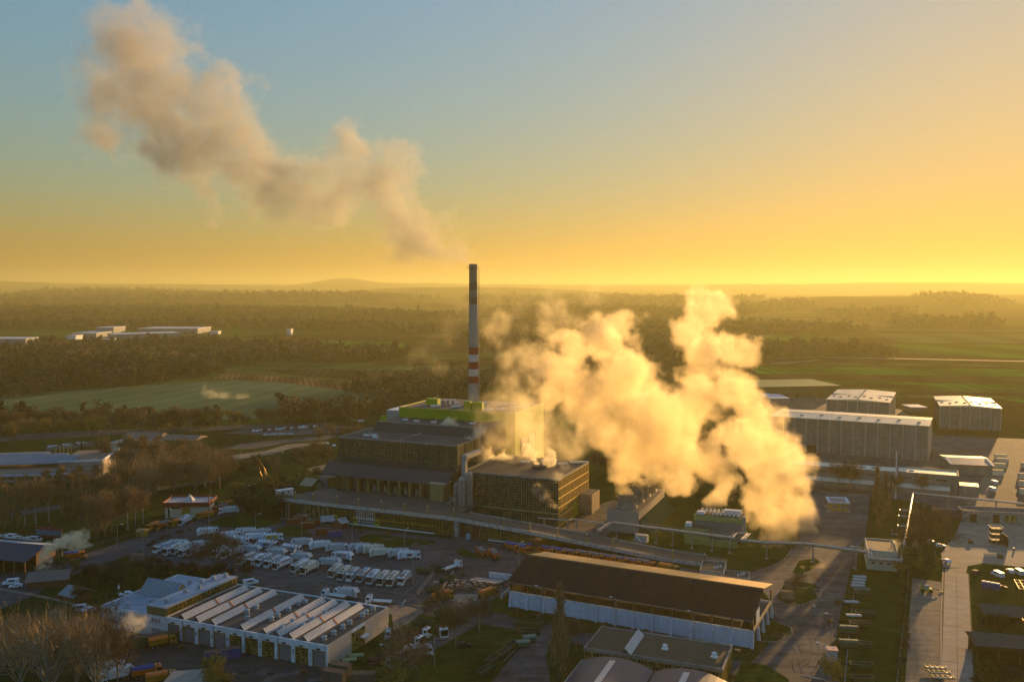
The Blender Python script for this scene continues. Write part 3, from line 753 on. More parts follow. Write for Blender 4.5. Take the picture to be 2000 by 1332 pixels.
# ================================================================== main tipping hall
mx, my = at(723, 962, 7.5)
AM = R(-22.8)
mh = thing('tipping_hall', 'huge waste tipping hall with gridded facade, dark ribbed awning and row of columned gates', 'building', (mx, my, 0), AM)
X0, X1 = -23.0, 42.0
rib = mat('ribbed_metal', (.070, .075, .085), .6, var=.15)
rib_d = mat('dark_cladding', (.042, .044, .044), .6, var=.15)
def f(mb):
    mb.box(X0 + 2, X1 - 2, 5, 58, 0, 22.2, rib_d)
    mb.box(X0, X1, 8.3, 34, 22.2, 31.0, rib_d, dark_roof)
part(mh, 'hall_body', f)
def f(mb):
    for a in ((X0, X1, 8.0, 8.5), (X0, X0 + .5, 8.5, 34), (X1 - .5, X1, 8.5, 34), (9, 9.5, 8.5, 34)):
        mb.box(*a, 30.95, 31.7, grey_c)
part(mh, 'roof_parapet', f)
def f(mb):
    mb.xprism([(34.0, 22), (60, 22), (60, 35.0), (38, 35.0), (34.0, 31.2)], X0 + 4, X1 + 2, rib_d)
    mb.box(X0 + 3.8, X1 + 2.2, 38, 38.4, 35.0, 35.5, grey_c)
part(mh, 'rear_block', f)
fb = [bay_mesh('window_bay', (X1 - X0) / 13, 8.9, 4, 11, olive, [glass, glass2, glass2, rib_d], 40 + k, bar=.13, d=.15) for k in range(3)]
bays(mh, X0, 13, (X1 - X0) / 13, 8.25, 22.3, fb)
fs = [bay_mesh('side_bay', 5.1, 8.9, 4, 2, olive, [glass2, tan, olive], 50 + k, bar=.3, d=.2) for k in range(2)]
bays(mh, X1 + .05, 5, 5.1, 8.4, 22.3, fs, R(90), 'side_bay')
# awning: steep upper band, then the ribbed slope
def f(mb):
    mb.xprism([(8.2, 19.6), (8.2, 22.2), (5.8, 20.2), (5.6, 19.6)], X0 - .5, X1 + .5, rib_d)
    mb.xprism([(5.8, 19.4), (5.8, 19.9), (-2.0, 14.9), (-2.0, 14.5)], X0 - 3.5, X1 - .5, rib)
part(mh, 'awning', f)
def f(mb):
    n = 58
    for i in range(n):
        x = X0 - 3.3 + (X1 - X0 + 2.6) * i / (n - 1)
        mb.hexa([(x - .18, -2.02, 14.9), (x + .18, -2.02, 14.9), (x + .18, 5.7, 19.86), (x - .18, 5.7, 19.86)], [(x - .1, -2.02, 15.15), (x + .1, -2.02, 15.15), (x + .1, 5.7, 20.1), (x - .1, 5.7, 20.1)], rib)
part(mh, 'awning_rib', f)['kind'] = 'stuff'
col_m = MB(); col_m.box(-.75, .75, -.4, 1.2, 7.5, 15.4, tan); col_mesh = col_m.mesh('column')
for i in range(9):
    link('column', col_mesh, mh, (-12.5 + i * 5.65, .2, 0))
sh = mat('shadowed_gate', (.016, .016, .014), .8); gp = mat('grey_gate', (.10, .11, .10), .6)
for i in range(9):
    m_ = gp if i in (0, 1, 7) else sh
    part(mh, 'gate', lambda mb: mb.box(.8, 4.85, 3.4, 3.6, 7.5, 15.8, m_), (-12.5 + i * 5.65, .2, 0))
for i in range(2, 7):
    part(mh, 'gate_chute', lambda mb: mb.hexa([(2, 1, 8), (3.6, 1, 8), (3.6, 2.5, 8), (2, 2.5, 8)], [(1.8, 2, 11), (2.4, 2, 11), (2.4, 3, 11), (1.8, 3, 11)], rail_m), (-12.5 + i * 5.65, .2, 0))
part(mh, 'porch', lambda mb: (mb.box(33.5, 40, -3, 5, 7.5, 15.2, olive), mb.box(32.8, 41, -3.6, 5, 15.2, 15.7, mat('pale_fascia', (.34, .33, .28), .7))))
pg = bay_mesh('porch_window', 9.5, 9.0, 6, 5, ochre, [white_c, white_c, glass2], 61, bar=.35)
link('porch_window', pg, mh, (-21.5, 5.5, 7.6), R(-62))
part(mh, 'corner_wall', lambda mb: mb.box(-20, -12.9, 1.5, 5, 7.5, 16.5, tan))
for x, y, z in [(-10, 20, 31), (-6, 15, 31), (-13, 18, 31), (0, 46, 35), (10, 46, 35), (20, 45, 35), (-8, 48, 35), (30, 50, 35)]:
    part(mh, 'roof_unit', lambda mb: (mb.box(-1.6, 1.6, -.5, .5, 0, .8, white), mb.tube((1.4, 0, 0), (1.4, 0, 2), .35, .35, steel, 8)), (x, y, z))
part(mh, 'roof_unit', lambda mb: mb.box(-1.3, 1.3, -1, 1, 0, 3, lime), (-16, 40, 35))

# ================================================================== lime green boiler building and chimney
gxx, gyy, _ = at3(780, 810, 486)
AG = R(-20.5)
gr = thing('lime_building', 'tall lime green clad plant building at the foot of the chimney', 'building', (gxx, gyy, 0), AG)
lenG = on_line(gxx, gyy, AG, 1006, 40)
GZ = zrow(gyy, 796)
def f(mb): mb.box(0, lenG, 0, 46, 0, GZ - .2, lime, mat('plant_roof', (.10, .095, .09), .85, var=.25))
part(gr, 'cladding', f)
def f(mb):
    n = 13
    for i in range(n + 1): mb.box(lenG * i / n - .1, lenG * i / n + .1, -.12, .02, 20, GZ, lime)
    for a in ((-.1, lenG + .1, -.15, .25), (-.1, .25, .25, 46), (lenG - .25, lenG + .12, .25, 46)): mb.box(*a, GZ - .2, GZ + .4, mat('lime_trim', (.36, .40, .05), .5))
part(gr, 'parapet', f)
part(gr, 'end_panel', lambda mb: mb.box(lenG, lenG + .2, 9, 31, 6, GZ - 14, mat('cream_panel', (.60, .50, .36), .6, var=.05)))
def f(mb):
    for y in (9, 20, 31): mb.box(lenG + .2, lenG + .4, y - .15, y + .15, 6, GZ - 14, rail_m)
    mb.tube((lenG + .35, 9, GZ - 24), (lenG + .35, 20, GZ - 16), .15, .15, rail_m); mb.tube((lenG + .35, 31, GZ - 24), (lenG + .35, 20, GZ - 16), .15, .15, rail_m)
    mb.box(lenG + .2, lenG + .4, 9, 31, GZ - 18.2, GZ - 18, rail_m)
part(gr, 'end_bracing', f)
part(gr, 'grey_annex', lambda mb: mb.box(-11, -.1, 6, 30, 0, GZ - 2.5, mat('pale_grey_cladding', (.36, .37, .38), .6, var=.06), white))
for x, y, a, b, z in [(8, 16, 7, 4, 3.6), (36, 4, 3.6, 3, 4.6), (40, 6, 5.5, 3, 4.2)]:
    part(gr, 'roof_house', lambda mb: mb.box(0, a, 0, b, 0, z, lime), (x, y, GZ - .2))
for x, y, a in [(15, 8, 5), (19, 22, 6), (26, 10, 5), (31, 26, 9), (47, 5, 5), (53, 9, 5), (58, 16, 6), (46, 28, 10), (10, 30, 9)]:
    part(gr, 'roof_duct', lambda mb: (mb.box(0, a, -.5, .5, .3, 1.3, white), mb.box(.2, .6, -.3, .3, 0, .4, steel), mb.box(a - .6, a - .2, -.3, .3, 0, .4, steel)), (x, y, GZ - .2), R(38))
for x in (18, 20.5, 23, 30):
    part(gr, 'roof_fan', lambda mb: mb.lathe([(.8, 0), (.8, 2.4), (1.1, 2.6), (.1, 3.2)], grey_c, 10), (x, 12 + x * .3, GZ - .2))
part(gr, 'antenna', lambda mb: (mb.tube((0, 0, 0), (0, 0, 7), .12, .06, rail_m), mb.tube((.8, 0, 0), (.8, 0, 5), .1, .05, rail_m)), (13, 20, GZ + 3))

cx_, cy_, _ = at3(925, 790, 500)
ch = thing('chimney', 'tall concrete chimney with red and white warning bands and grey smoke at its top', 'chimney', (cx_, cy_, 0), 0)
CT = zrow(500, 516)
rows = [(900, 740 + 8, 'c'), (748, 734, 'r'), (734, 720.5, 'w'), (720.5, 706.5, 'r'), (706.5, 692, 'w'), (692, 678, 'r'), (678, 594, 'c'), (594, 580, 'd'), (580, 566, 'l'), (566, 552, 'd'), (552, 537, 'l'), (537, 516, 'g')]
cm = {'c': mat('chimney_concrete', (.34, .33, .30), .8, var=.12, scale=.3, detail=6), 'r': mat('red_band', (.30, .045, .02), .7, var=.12, scale=.5, detail=6), 'w': mat('white_band', (.55, .53, .50), .7, var=.1, scale=.5),
      'd': mat('faded_red_band', (.24, .15, .09), .8, var=.12), 'l': mat('grimy_band', (.30, .25, .17), .8, var=.12), 'g': mat('soot_band', (.28, .24, .17), .8, var=.15)}
def cr_(z): return 3.25 - 1.0 * z / CT
for y0, y1, k in rows:
    z0, z1 = max(0, zrow(500, y0)) if y0 < 880 else 0, zrow(500, y1)
    nm = {'c': 'shaft', 'r': 'red_band', 'w': 'white_band', 'd': 'red_band', 'l': 'white_band', 'g': 'shaft'}[k]
    def f(mb):
        mb.lathe([(cr_(z0), z0), (cr_(z1), z1)], cm[k], 32)
        if k == 'g': mb.lathe([(cr_(z1), z1), (cr_(z1) - .5, z1), (cr_(z1) - .5, z1 - 3)], cm['g'], 32)
    o_ = part(ch, nm, f)
    for p_ in o_.data.polygons: p_.use_smooth = True
def gallery(zz):
    def f(mb):
        r_ = cr_(zz)
        mb.lathe([(r_ - .02, zz), (r_ + 1.0, zz), (r_ + 1.0, zz + .15), (r_ - .02, zz + .15)], rail_m, 24)
        for k in range(16):
            a = k * math.pi / 8; mb.tube(((r_ + .95) * math.cos(a), (r_ + .95) * math.sin(a), zz), ((r_ + .95) * math.cos(a), (r_ + .95) * math.sin(a), zz + 1.3), .05, .05, rail_m, 4)
        mb.lathe([(r_ + .92, zz + 1.25), (r_ + .98, zz + 1.25), (r_ + .98, zz + 1.35), (r_ + .92, zz + 1.35)], rail_m, 24)
    part(ch, 'gallery', f)
gallery(zrow(500, 525)); gallery(zrow(500, 678))
part(ch, 'ladder', lambda mb: mb.box(cr_(60) + .2, cr_(60) + .55, -.25, .25, 40, CT - 3, rail_m))

# ================================================================== glazed boiler house
bx, by = at(1090, 1031)
bo = thing('boiler_house', 'glazed boiler house with olive window grid and sunlit yellow end wall', 'building', (bx, by, 0), AM)
BH, BL, BD = 21.2, 46.0, 43.0
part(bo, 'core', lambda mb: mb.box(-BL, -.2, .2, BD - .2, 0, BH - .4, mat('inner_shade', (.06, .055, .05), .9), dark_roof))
part(bo, 'roof_edge', lambda mb: [mb.box(*a, BH - .45, BH + .35, grey_c) for a in ((-BL - .2, .1, -.1, .3), (-BL - .2, .1, BD - .3, BD), (-.3, .1, .3, BD - .3), (-BL - .2, -BL + .2, .3, BD - .3))])
nbay = 8; wb = BL / nbay
bm_ = [bay_mesh('window_bay', wb, BH - 6.9, 5, 12, olive, [glass, glass, glass2, rib_d], 70 + k, bar=.14) for k in range(4)]
bl_ = [bay_mesh('window_bay', wb, 5.3, 5, 5, olive, [glass, glass, glass2], 80 + k, bar=.14) for k in range(2)]
bays(bo, -BL, nbay, wb, .1, 6.5, bm_); bays(bo, -BL, nbay, wb, .1, .4, bl_)
part(bo, 'band', lambda mb: mb.box(-BL, 0, -.18, .12, 5.7, 6.5, olive))
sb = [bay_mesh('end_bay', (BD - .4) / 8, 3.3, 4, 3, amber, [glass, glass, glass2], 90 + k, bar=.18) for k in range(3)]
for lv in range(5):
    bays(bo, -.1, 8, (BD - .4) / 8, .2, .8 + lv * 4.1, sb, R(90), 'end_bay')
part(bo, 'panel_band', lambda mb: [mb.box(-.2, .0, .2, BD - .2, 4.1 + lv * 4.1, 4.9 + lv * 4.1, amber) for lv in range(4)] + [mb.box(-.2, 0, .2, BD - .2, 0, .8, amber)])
part(bo, 'roof_hatch', lambda mb: mb.box(-20, -14, 20, 24, 0, 1.2, dark_roof), (0, 0, BH - .4))
for x, y in [(-22, 36), (-12, 33), (-8, 38), (-30, 30), (-4, 40)]:
    part(bo, 'roof_duct', lambda mb: mb.box(0, 4.5, 0, .9, .2, 1.1, white), (x, y, BH - .4), R(20))
part(bo, 'annex', lambda mb: mb.box(.1, 6, BD - 14, BD - 2, 0, 9, mat('tan_wall', (.32, .24, .15), .7), dark_roof))
part(bo, 'green_door', lambda mb: mb.box(0, .25, 22, 24.5, 0, 6.5, lime))
# silos and duct
sx, sy, _ = at3(902, 985, 402)
for i, (dx, dy, rr, hh) in enumerate([(0, 0, 1.7, 19), (3.2, 1.4, 1.7, 21), (-2.6, 3, 1.2, 16)]):
    q_ = thing('silo', f'{["grey silo tube nearest the ramp beside the boiler house", "tallest grey silo tube against the boiler house corner", "slim grey silo tube behind the two others"][i]}', 'silo', (sx + dx, sy + dy, 0), 0, 'silo tubes at the boiler house corner')
    part(q_, 'barrel', lambda mb: mb.lathe([(rr, 0), (rr, hh), (rr * .4, hh + 1.2), (.02, hh + 1.3)], grey_c, 16))
    part(q_, 'ladder_cage', lambda mb: mb.box(-.3, .3, -rr - .5, -rr, 2, hh, rail_m))
q_ = thing('exhaust_duct', 'pale bent exhaust duct rising between the tipping hall and boiler house', 'duct', (sx + 1, sy + 4, 0), AM)
part(q_, 'duct_riser', lambda mb: mb.box(-1, 1, -1, 1, 10, 26, steel))
part(q_, 'duct_bend', lambda mb: mb.hexa([(-1, -1, 26), (1, -1, 26), (1, 1, 26), (-1, 1, 26)], [(-1, -1, 29), (1, .5, 28), (1, 2, 28), (-1, 1, 29)], steel))
part(q_, 'duct_run', lambda mb: mb.box(-1, 1, 0, 16, 27.2, 29.2, steel))
q_ = thing('spiral_stair', 'rusty round stair tower in front of the grey silo tubes', 'stair', (sx - 5, sy - 4, 0), 0)
def f(mb):
    for k in range(40):
        a = k * .5; mb.hexa([(0, 0, k * .3), (2.4 * math.cos(a), 2.4 * math.sin(a), k * .3), (2.4 * math.cos(a + .5), 2.4 * math.sin(a + .5), k * .3)], [(0, 0, k * .3 + .08), (2.4 * math.cos(a), 2.4 * math.sin(a), k * .3 + .08), (2.4 * math.cos(a + .5), 2.4 * math.sin(a + .5), k * .3 + .08)], rail_m)
part(q_, 'stair_tread', f)['kind'] = 'stuff'
part(q_, 'stair_post', lambda mb: mb.tube((0, 0, 0), (0, 0, 13), .2, .2, rail_m))
def f(mb):
    for k in range(40):
        a = k * .5; mb.tube((2.4 * math.cos(a), 2.4 * math.sin(a), k * .3), (2.4 * math.cos(a), 2.4 * math.sin(a), k * .3 + 1), .05, .05, rail_m, 4)
part(q_, 'stair_rail', f)

# ================================================================== cooling towers
kx, ky = at(1247, 1043)
ct = thing('cooling_block', 'grey concrete cooling tower block topped by four steaming fan stacks', 'cooling tower', (kx, ky, 0), AM)
CL, CD = 14.0, 47.0
ctop = mat('pale_block', (.30, .27, .25), .8, var=.1)
part(ct, 'basin', lambda mb: (mb.box(-CL, 0, 0, CD, 0, 9.6, ctop, mat('plant_roof', (.10, .095, .09), .85, var=.25)), mb.box(-CL - .15, .15, -.15, CD + .15, 8.4, 8.9, grey_c)))
part(ct, 'louvre_wall', lambda mb: mb.hexa([(0, .5, .2), (5.5, .5, .2), (5.5, CD, .2), (0, CD, .2)], [(0, .5, 6), (.4, .5, 6), (.4, CD, 6), (0, CD, 6)], mat('green_louvre', (.028, .050, .040), 1.0, spec=0.0, var=.12)))  # louvre green darkened in the colour for the steam's shadow
for i in range(4):
    o_ = part(ct, 'fan_stack', lambda mb: (mb.lathe([(4.7, 0), (4.25, 1.2), (4.0, 2.6), (4.15, 4.0), (4.4, 4.6), (4.2, 4.6), (3.9, 3), (4.1, 1)], mat('stack_fibreglass', (.20, .19, .15), .6, var=.15), 24),
                                         [mb.box(4.0 * math.cos(a) - .08, 4.0 * math.cos(a) + .3, 4.0 * math.sin(a) - .1, 4.0 * math.sin(a) + .1, 0, 4.6, rail_m) for a in [k * math.pi / 4 for k in range(8)]]), (-6.9, 6.2 + i * 11.6, 9.6))
part(ct, 'guard_rail', lambda mb: [mb.tube((-.1, y, 9.6), (-.1, y, 10.7), .05, .05, rail_m, 4) for y in range(0, 47, 3)] + [mb.tube((-.1, 0, 10.7), (-.1, 46.5, 10.7), .05, .05, rail_m, 4)])

# ================================================================== pale green plant building
px_, py_ = at(1350, 1058)
pgm = mat('pale_green_wall', (.30, .34, .12), .6, var=.1); gw = mat('grey_plant_wall', (.19, .18, .18), .7, var=.1)
gb = thing('compressor_house', 'low pale green plant building with rows of roof condensers below the steam', 'building', (px_, py_, 0), R(-21))
def f(mb):
    mb.box(0, 19.5, 7, 16, 0, 7.6, gw, dark_roof); mb.box(-.2, 19.7, 6.8, 16.2, 7.6, 9.8, pgm, dark_roof)
    mb.box(-3.5, 6.5, 1.5, 7, 0, 5.4, pgm, dark_roof)
part(gb, 'walls', f)
part(gb, 'corner_duct', lambda mb: mb.box(19.8, 21, 6.5, 8, 0, 10.6, steel))
cond = MB(); cond.box(0, .9, 0, 2.2, .3, 1.3, white); cond.box(.1, .8, .2, 2.0, 1.3, 1.5, grey_c); cond_m = cond.mesh('condenser')
for r_ in range(2):
    for i in range(7): link('condenser', cond_m, gb, (7 + i * 1.7 - r_ * 5.4, 8 + r_ * 4.4, 9.8))
part(gb, 'condenser_block', lambda mb: mb.box(11.5, 18.5, 12, 14.5, 9.8, 11.6, white)); part(gb, 'roof_box', lambda mb: mb.box(1, 4, 8, 10, 9.8, 11, white)); part(gb, 'roof_box', lambda mb: mb.box(-3, -.6, 3, 6, 5.4, 7, white))
part(gb, 'base_wall', lambda mb: (mb.box(-2, 19, -3.2, -2.8, 0, 2.6, pgm)))
q_ = thing('equipment_shed', 'small low plant room with pale ducts between the pipe bridge and the lawn', 'shed', (*at(1240, 1058), 0), AM)
part(q_, 'box_body', lambda mb: mb.box(0, 5, 0, 3, 0, 3, mat('pale_grey_cladding', (.36, .37, .38), .6))); part(q_, 'duct', lambda mb: mb.tube((.5, -.3, 2.6), (2.6, -.3, .3), .3, .3, white))

# ================================================================== pipe bridge
pipe_m = mat('pipe_lagging', (.45, .42, .38), .45, var=.12, metal=.2)
def pipe_run(name, label, pts, z, r=.45, legs=(), rail=True, cat='pipeline', legm=None):
    P = [Vector((*at(a, b, zz), zz)) for a, b, zz in pts]
    t = thing(name, label, cat, (P[0].x, P[0].y, 0), 0)
    o = Vector((P[0].x, P[0].y, 0))
    for a, b in zip(P, P[1:]):
        def f(mb):
            mb.tube(a - o, b - o, r, r, pipe_m, 10)
            if rail:
                d = (b - a).normalized(); n = Vector((-d.y, d.x, 0)) * 1.0
                mb.tube(a - o + n, b - o + n, r * .8, r * .8, pipe_m, 8)
        part(t, 'pipe', f)
        if rail:
            def f(mb):
                d = (b - a).normalized(); n = Vector((-d.y, d.x, 0)); L = (b - a).length; k = max(1, int(L / 4))
                for s in (-.9, 1.9):
                    mb.tube(a - o + n * s + Vector((0, 0, .9)), b - o + n * s + Vector((0, 0, .9)), .07, .07, rail_m, 4)
                    for j in range(k + 1):
                        c = a - o + (b - a) * j / k + n * s; mb.tube(c - Vector((0, 0, .5)), c + Vector((0, 0, .9)), .05, .05, rail_m, 4)
                mb.tube(a - o + n * .5 - Vector((0, 0, .7)), b - o + n * .5 - Vector((0, 0, .7)), .25, .25, rail_m, 4)
            part(t, 'walkway', f)
    for (i, fr) in legs:
        c = P[i] + (P[i + 1] - P[i]) * fr - o
        part(t, 'leg', lambda mb: (mb.tube((c.x, c.y, 0), (c.x, c.y, c.z - .4), .22, .2, legm or grey_c, 6), mb.tube((c.x + .3, c.y + 1.2, 0), (c.x + .3, c.y + 1.2, c.z - .4), .22, .2, legm or grey_c, 6), mb.box(c.x - .5, c.x + .5, c.y - .5, c.y + 1.6, 0, .3, grey_c)))
    return t
pipe_run('pipe_bridge', 'long pale pipe bridge on concrete legs crossing the lawn and road below the steam',
         [(1170, 1042, 4), (1170, 1036, 6.5), (1195, 1020, 6.5), (1431, 1050, 6.5), (1438, 1042, 6.5), (1460, 1042, 6.5), (1447, 1054, 6.5), (1490, 1059, 6.5), (1570, 1061, 7), (1696, 1078, 7), (1698, 1090, 6), (1760, 1095, 6)], 6.5, .42,
         [(2, .04), (2, .2), (2, .38), (2, .52), (2, .68), (2, .84), (2, .98), (7, .1), (8, .15), (8, .8), (1, .5)], legm=None)
pipe_run('steam_pipe', 'thin pale pipe running from the boiler house front to the pipe bridge', [(1050, 1011, 5), (1112, 1016, 5), (1119, 1013, 5), (1186, 1024, 5)], 5, .3, [(0, .2), (0, .95), (2, .1), (2, .7)], rail=False)
pipe_run('sunlit_pipeline', 'bright sunlit pipe running away from the small white boiler hut to the far corner', [(1760, 1095, 6), (1783, 963, 6)], 6, .5, [(0, .1), (0, .35), (0, .6), (0, .85)], rail=False)
pipe_run('far_pipeline', 'long tan pipe crossing the right side above the grey depot buildings', [(1785, 963, 6), (1900, 974, 6), (2060, 990, 6)], 6, .5, [(0, .2), (0, .6), (0, .95), (1, .3), (1, .7)], rail=False)
for i, yy in enumerate((1000, 1012, 1032)):
    q_ = thing('pipe_loop', f'pale expansion pipe loop left of the sunlit pipeline, {["farthest", "middle", "nearest"][i]} of three', 'pipe', (*at(1757 + i * -2, yy + 18), 0), R(-20), 'expansion loops beside the sunlit pipeline')
    part(q_, 'pipe', lambda mb: (mb.tube((0, 0, 5), (4.2, 0, 5), .25, .25, pipe_m), mb.tube((0, 0, 5), (0, 2.2, 5), .25, .25, pipe_m), mb.tube((0, 2.2, 5), (4.2, 2.2, 5), .25, .25, pipe_m)))
    part(q_, 'leg', lambda mb: mb.tube((0, 1, 0), (0, 1, 5), .12, .12, rail_m))
# hut at its end
ux, uy = at(1693, 1111)
hut = thing('boiler_hut', 'small white flat roofed boiler hut with steam venting at its right corner', 'hut', (ux, uy, 0), R(-18))
part(hut, 'walls', lambda mb: shell(mb, 0, 10.6, 0, 17, 0, 7.4, mat('cream_wall', (.50, .50, .40), .7, var=.08), mat('tan_roof', (.20, .15, .10), .8, var=.2), .3, .3))
wn = bay_mesh('window', 1.2, .8, 2, 1, grey_c, [glass], 1)
for x in (1.6, 4.3, 7): link('window', wn, hut, (x, -.04, 2.3))
part(hut, 'vent_mast', lambda mb: (mb.tube((9, 8, 7.1), (9, 8, 14), .15, .12, rail_m), mb.tube((9, 8, 12), (11, 8, 12), .12, .12, white)))
part(hut, 'satellite_dish', lambda mb: mb.lathe([(.05, 0), (.5, .15), (.7, .4)], white, 10), (1.5, 1.5, 7.2))

# ================================================================== warehouses on the right
wallw = mat('warehouse_panel', (.15, .145, .135), .85, col2=(.23, .22, .20), scale=.25, detail=6)
pil = mat('warehouse_pilaster', (.46, .43, .36), .75, var=.08)
weather(wallw, .2, .06, (1.0, 1.0, .06))
def warehouse(name, label, loc, ang, L, D, H, n, nd, rise=1.6, ridge='x', num=None):
    t = thing(name, label, 'warehouse', (*loc, 0), ang)
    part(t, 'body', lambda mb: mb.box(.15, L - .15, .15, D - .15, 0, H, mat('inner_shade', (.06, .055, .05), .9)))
    pw = L / n; q = MB(); q.box(.3, pw - .3, 0, .15, 0, H, wallw)
    for k in range(1, 6): q.box(.3, pw - .3, -.03, 0, H * k / 6 - .04, H * k / 6 + .04, pil)
    qm = q.mesh('wall_panel'); q2 = MB(); dw = D / nd; q2.box(.3, dw - .3, 0, .15, 0, H, wallw); qm2 = q2.mesh('wall_panel')
    pl = MB(); pl.box(-.32, .32, -.35, .1, 0, H, pil); plm = pl.mesh('pilaster')
    for i in range(n): link('wall_panel', qm, t, (i * pw, 0, 0))
    for i in range(n + 1): link('pilaster', plm, t, (i * pw, 0, 0))
    for i in range(nd): link('wall_panel', qm2, t, (L, i * dw, 0), R(90))
    for i in range(nd + 1): link('pilaster', plm, t, (L, i * dw, 0), R(90))
    def f(mb):
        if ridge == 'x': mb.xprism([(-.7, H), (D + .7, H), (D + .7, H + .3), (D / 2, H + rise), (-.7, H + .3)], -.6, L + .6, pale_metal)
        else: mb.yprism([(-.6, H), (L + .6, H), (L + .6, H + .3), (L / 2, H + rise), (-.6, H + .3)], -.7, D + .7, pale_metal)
    part(t, 'roof', f)
    k = 0
    for i in range(8):
        x, y = L * (i + .5) / 8, D * (.22 if i % 2 else .32)
        z = H + .3 + (rise - .3) * (y / (D / 2) if ridge == 'x' else 1 - abs(x - L / 2) / (L / 2))
        part(t, 'roof_hatch', lambda mb: mb.box(-1, 1, -.7, .7, 0, .5, dark_roof), (x, y, z))
    if ridge != 'x':
        for i in range(8): part(t, 'roof_hatch', lambda mb: mb.box(-.6, .6, -.6, .6, 0, .4, dark_roof), (L / 2, D * (i + .5) / 8, H + rise))
    part(t, 'roof_seam', lambda mb: mb.box(-.6, L + .6, D / 2 - .15, D / 2 + .15, H + .2, H + rise + .05, rib_d) if ridge == 'x' else mb.box(-.6, L + .6, D / 2 - .15, D / 2 + .15, H + .2, H + rise * .5 + .3, grey_c))
    return t
w1x, w1y = at(1812, 901)
a1_ = R(-27.2); c1, s1 = math.cos(a1_), math.sin(a1_)
wh = warehouse('grey_warehouse', 'largest grey panelled warehouse with dark 6 beside the steam cloud', (w1x - 92 * c1, w1y - 92 * s1), a1_, 92, 38, 21.2, 13, 8, 1.3)
digit(wh, '6', (92 / 13 * 3.5, -.1, 13.5), 3.4, mat('number_dark', (.03, .03, .03), .7))
part(wh, 'loading_door', lambda mb: mb.box(92 / 13 * 3 + .8, 92 / 13 * 4 - .8, -.08, .05, 0, 4.6, black))
w2x, w2y = at(1737, 787, 17); a2_ = R(-26)
l2 = 45.0
warehouse('grey_warehouse', 'square grey warehouse with bright roof behind the largest one', (w2x - l2 * math.cos(a2_), w2y - l2 * math.sin(a2_)), a2_, l2, 75, 17, 6, 10, 1.5, 'y')
w3x, w3y = at(1954, 842); l3 = 40.0; a3_ = R(-21)
warehouse('grey_warehouse', 'right hand grey warehouse with bright roof near the frame edge', (w3x - l3 * math.cos(a3_), w3y - l3 * math.sin(a3_)), a3_, l3, 62, 16.4, 6, 9, 1.6, 'y')
lx, ly = at(1872, 966); al = R(-24)
lo = thing('low_depot', 'long low grey depot with pale roof in front of the largest warehouse', 'building', (lx, ly, 0), al)
def f(mb):
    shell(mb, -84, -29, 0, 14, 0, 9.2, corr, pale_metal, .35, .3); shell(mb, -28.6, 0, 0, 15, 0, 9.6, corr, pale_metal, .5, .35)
part(lo, 'walls', f)
dk = bay_mesh('strip_window', 5.0, .9, 5, 1, corr, [glass], 1)
for i in range(9): link('strip_window', dk, lo, (-76 + i * 8.2, -.04, 6.2))
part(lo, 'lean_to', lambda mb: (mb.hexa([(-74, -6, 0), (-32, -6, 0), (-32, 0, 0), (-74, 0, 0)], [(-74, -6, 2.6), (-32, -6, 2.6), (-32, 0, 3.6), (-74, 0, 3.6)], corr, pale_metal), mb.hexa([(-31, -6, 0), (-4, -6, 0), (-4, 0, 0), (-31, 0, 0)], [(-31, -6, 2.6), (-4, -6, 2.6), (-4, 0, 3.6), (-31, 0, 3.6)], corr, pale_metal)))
for x in (-70, -58, -46, -40, -22): part(lo, 'roof_dome', lambda mb: mb.lathe([(1.6, 0), (1.4, .4), (.05, .6)], grey_c, 12), (x, 7, 8.9))
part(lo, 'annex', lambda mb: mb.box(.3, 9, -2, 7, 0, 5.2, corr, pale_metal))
ex, ey = at(1858, 925)
sd = thing('pale_shed', 'low shed with wide pale blue grey roof right of the largest warehouse', 'shed', (ex, ey, 0), R(-14))
part(sd, 'walls', lambda mb: mb.box(0, 21, 0, 27, 0, 5.6, corr))
part(sd, 'roof', lambda mb: (mb.xprism([(-1, 5.6), (28, 5.6), (14, 7.0)], -.8, 21.8, mat('blue_grey_roof', (.22, .25, .26), .5, var=.1))))
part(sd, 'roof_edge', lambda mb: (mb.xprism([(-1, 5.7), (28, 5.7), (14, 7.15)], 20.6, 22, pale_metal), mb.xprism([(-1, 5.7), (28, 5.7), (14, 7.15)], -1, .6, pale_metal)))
mq_ = thing('tall_mast', 'tall pale mast standing before the low depot on the right', 'mast', (*at(1749, 975), 0), 0)
part(mq_, 'shaft', lambda mb: mb.tube((0, 0, 0), (0, 0, 24), .45, .3, white_c, 8)); part(mq_, 'foot', lambda mb: mb.box(-1, 1, -1, 1, 0, .5, grey_c))
vx, vy = at(1618, 998)
pv_ = thing('guard_pavilion', 'square yellow guard pavilion with pale flat roof on the access road', 'pavilion', (vx, vy, 0), R(-12))
part(pv_, 'walls', lambda mb: mb.box(.8, 8.6, .8, 10, 0, 3.4, mat('yellow_wall', (.42, .28, .05), .7, var=.1)))
part(pv_, 'roof', lambda mb: shell(mb, 0, 9.6, 0, 11.5, 3.4, 4.4, mat('pale_fascia', (.34, .33, .28), .7), grey_c, .4, 1.2, white_c))
for x in (1.6, 5.4): link('window', bay_mesh('window', 2.4, 1.1, 3, 1, white, [glass], 2), pv_, (x, .74, 1.4))
part(pv_, 'plinth', lambda mb: mb.box(-.8, 10, -1.6, 12, 0, .2, concrete_g))
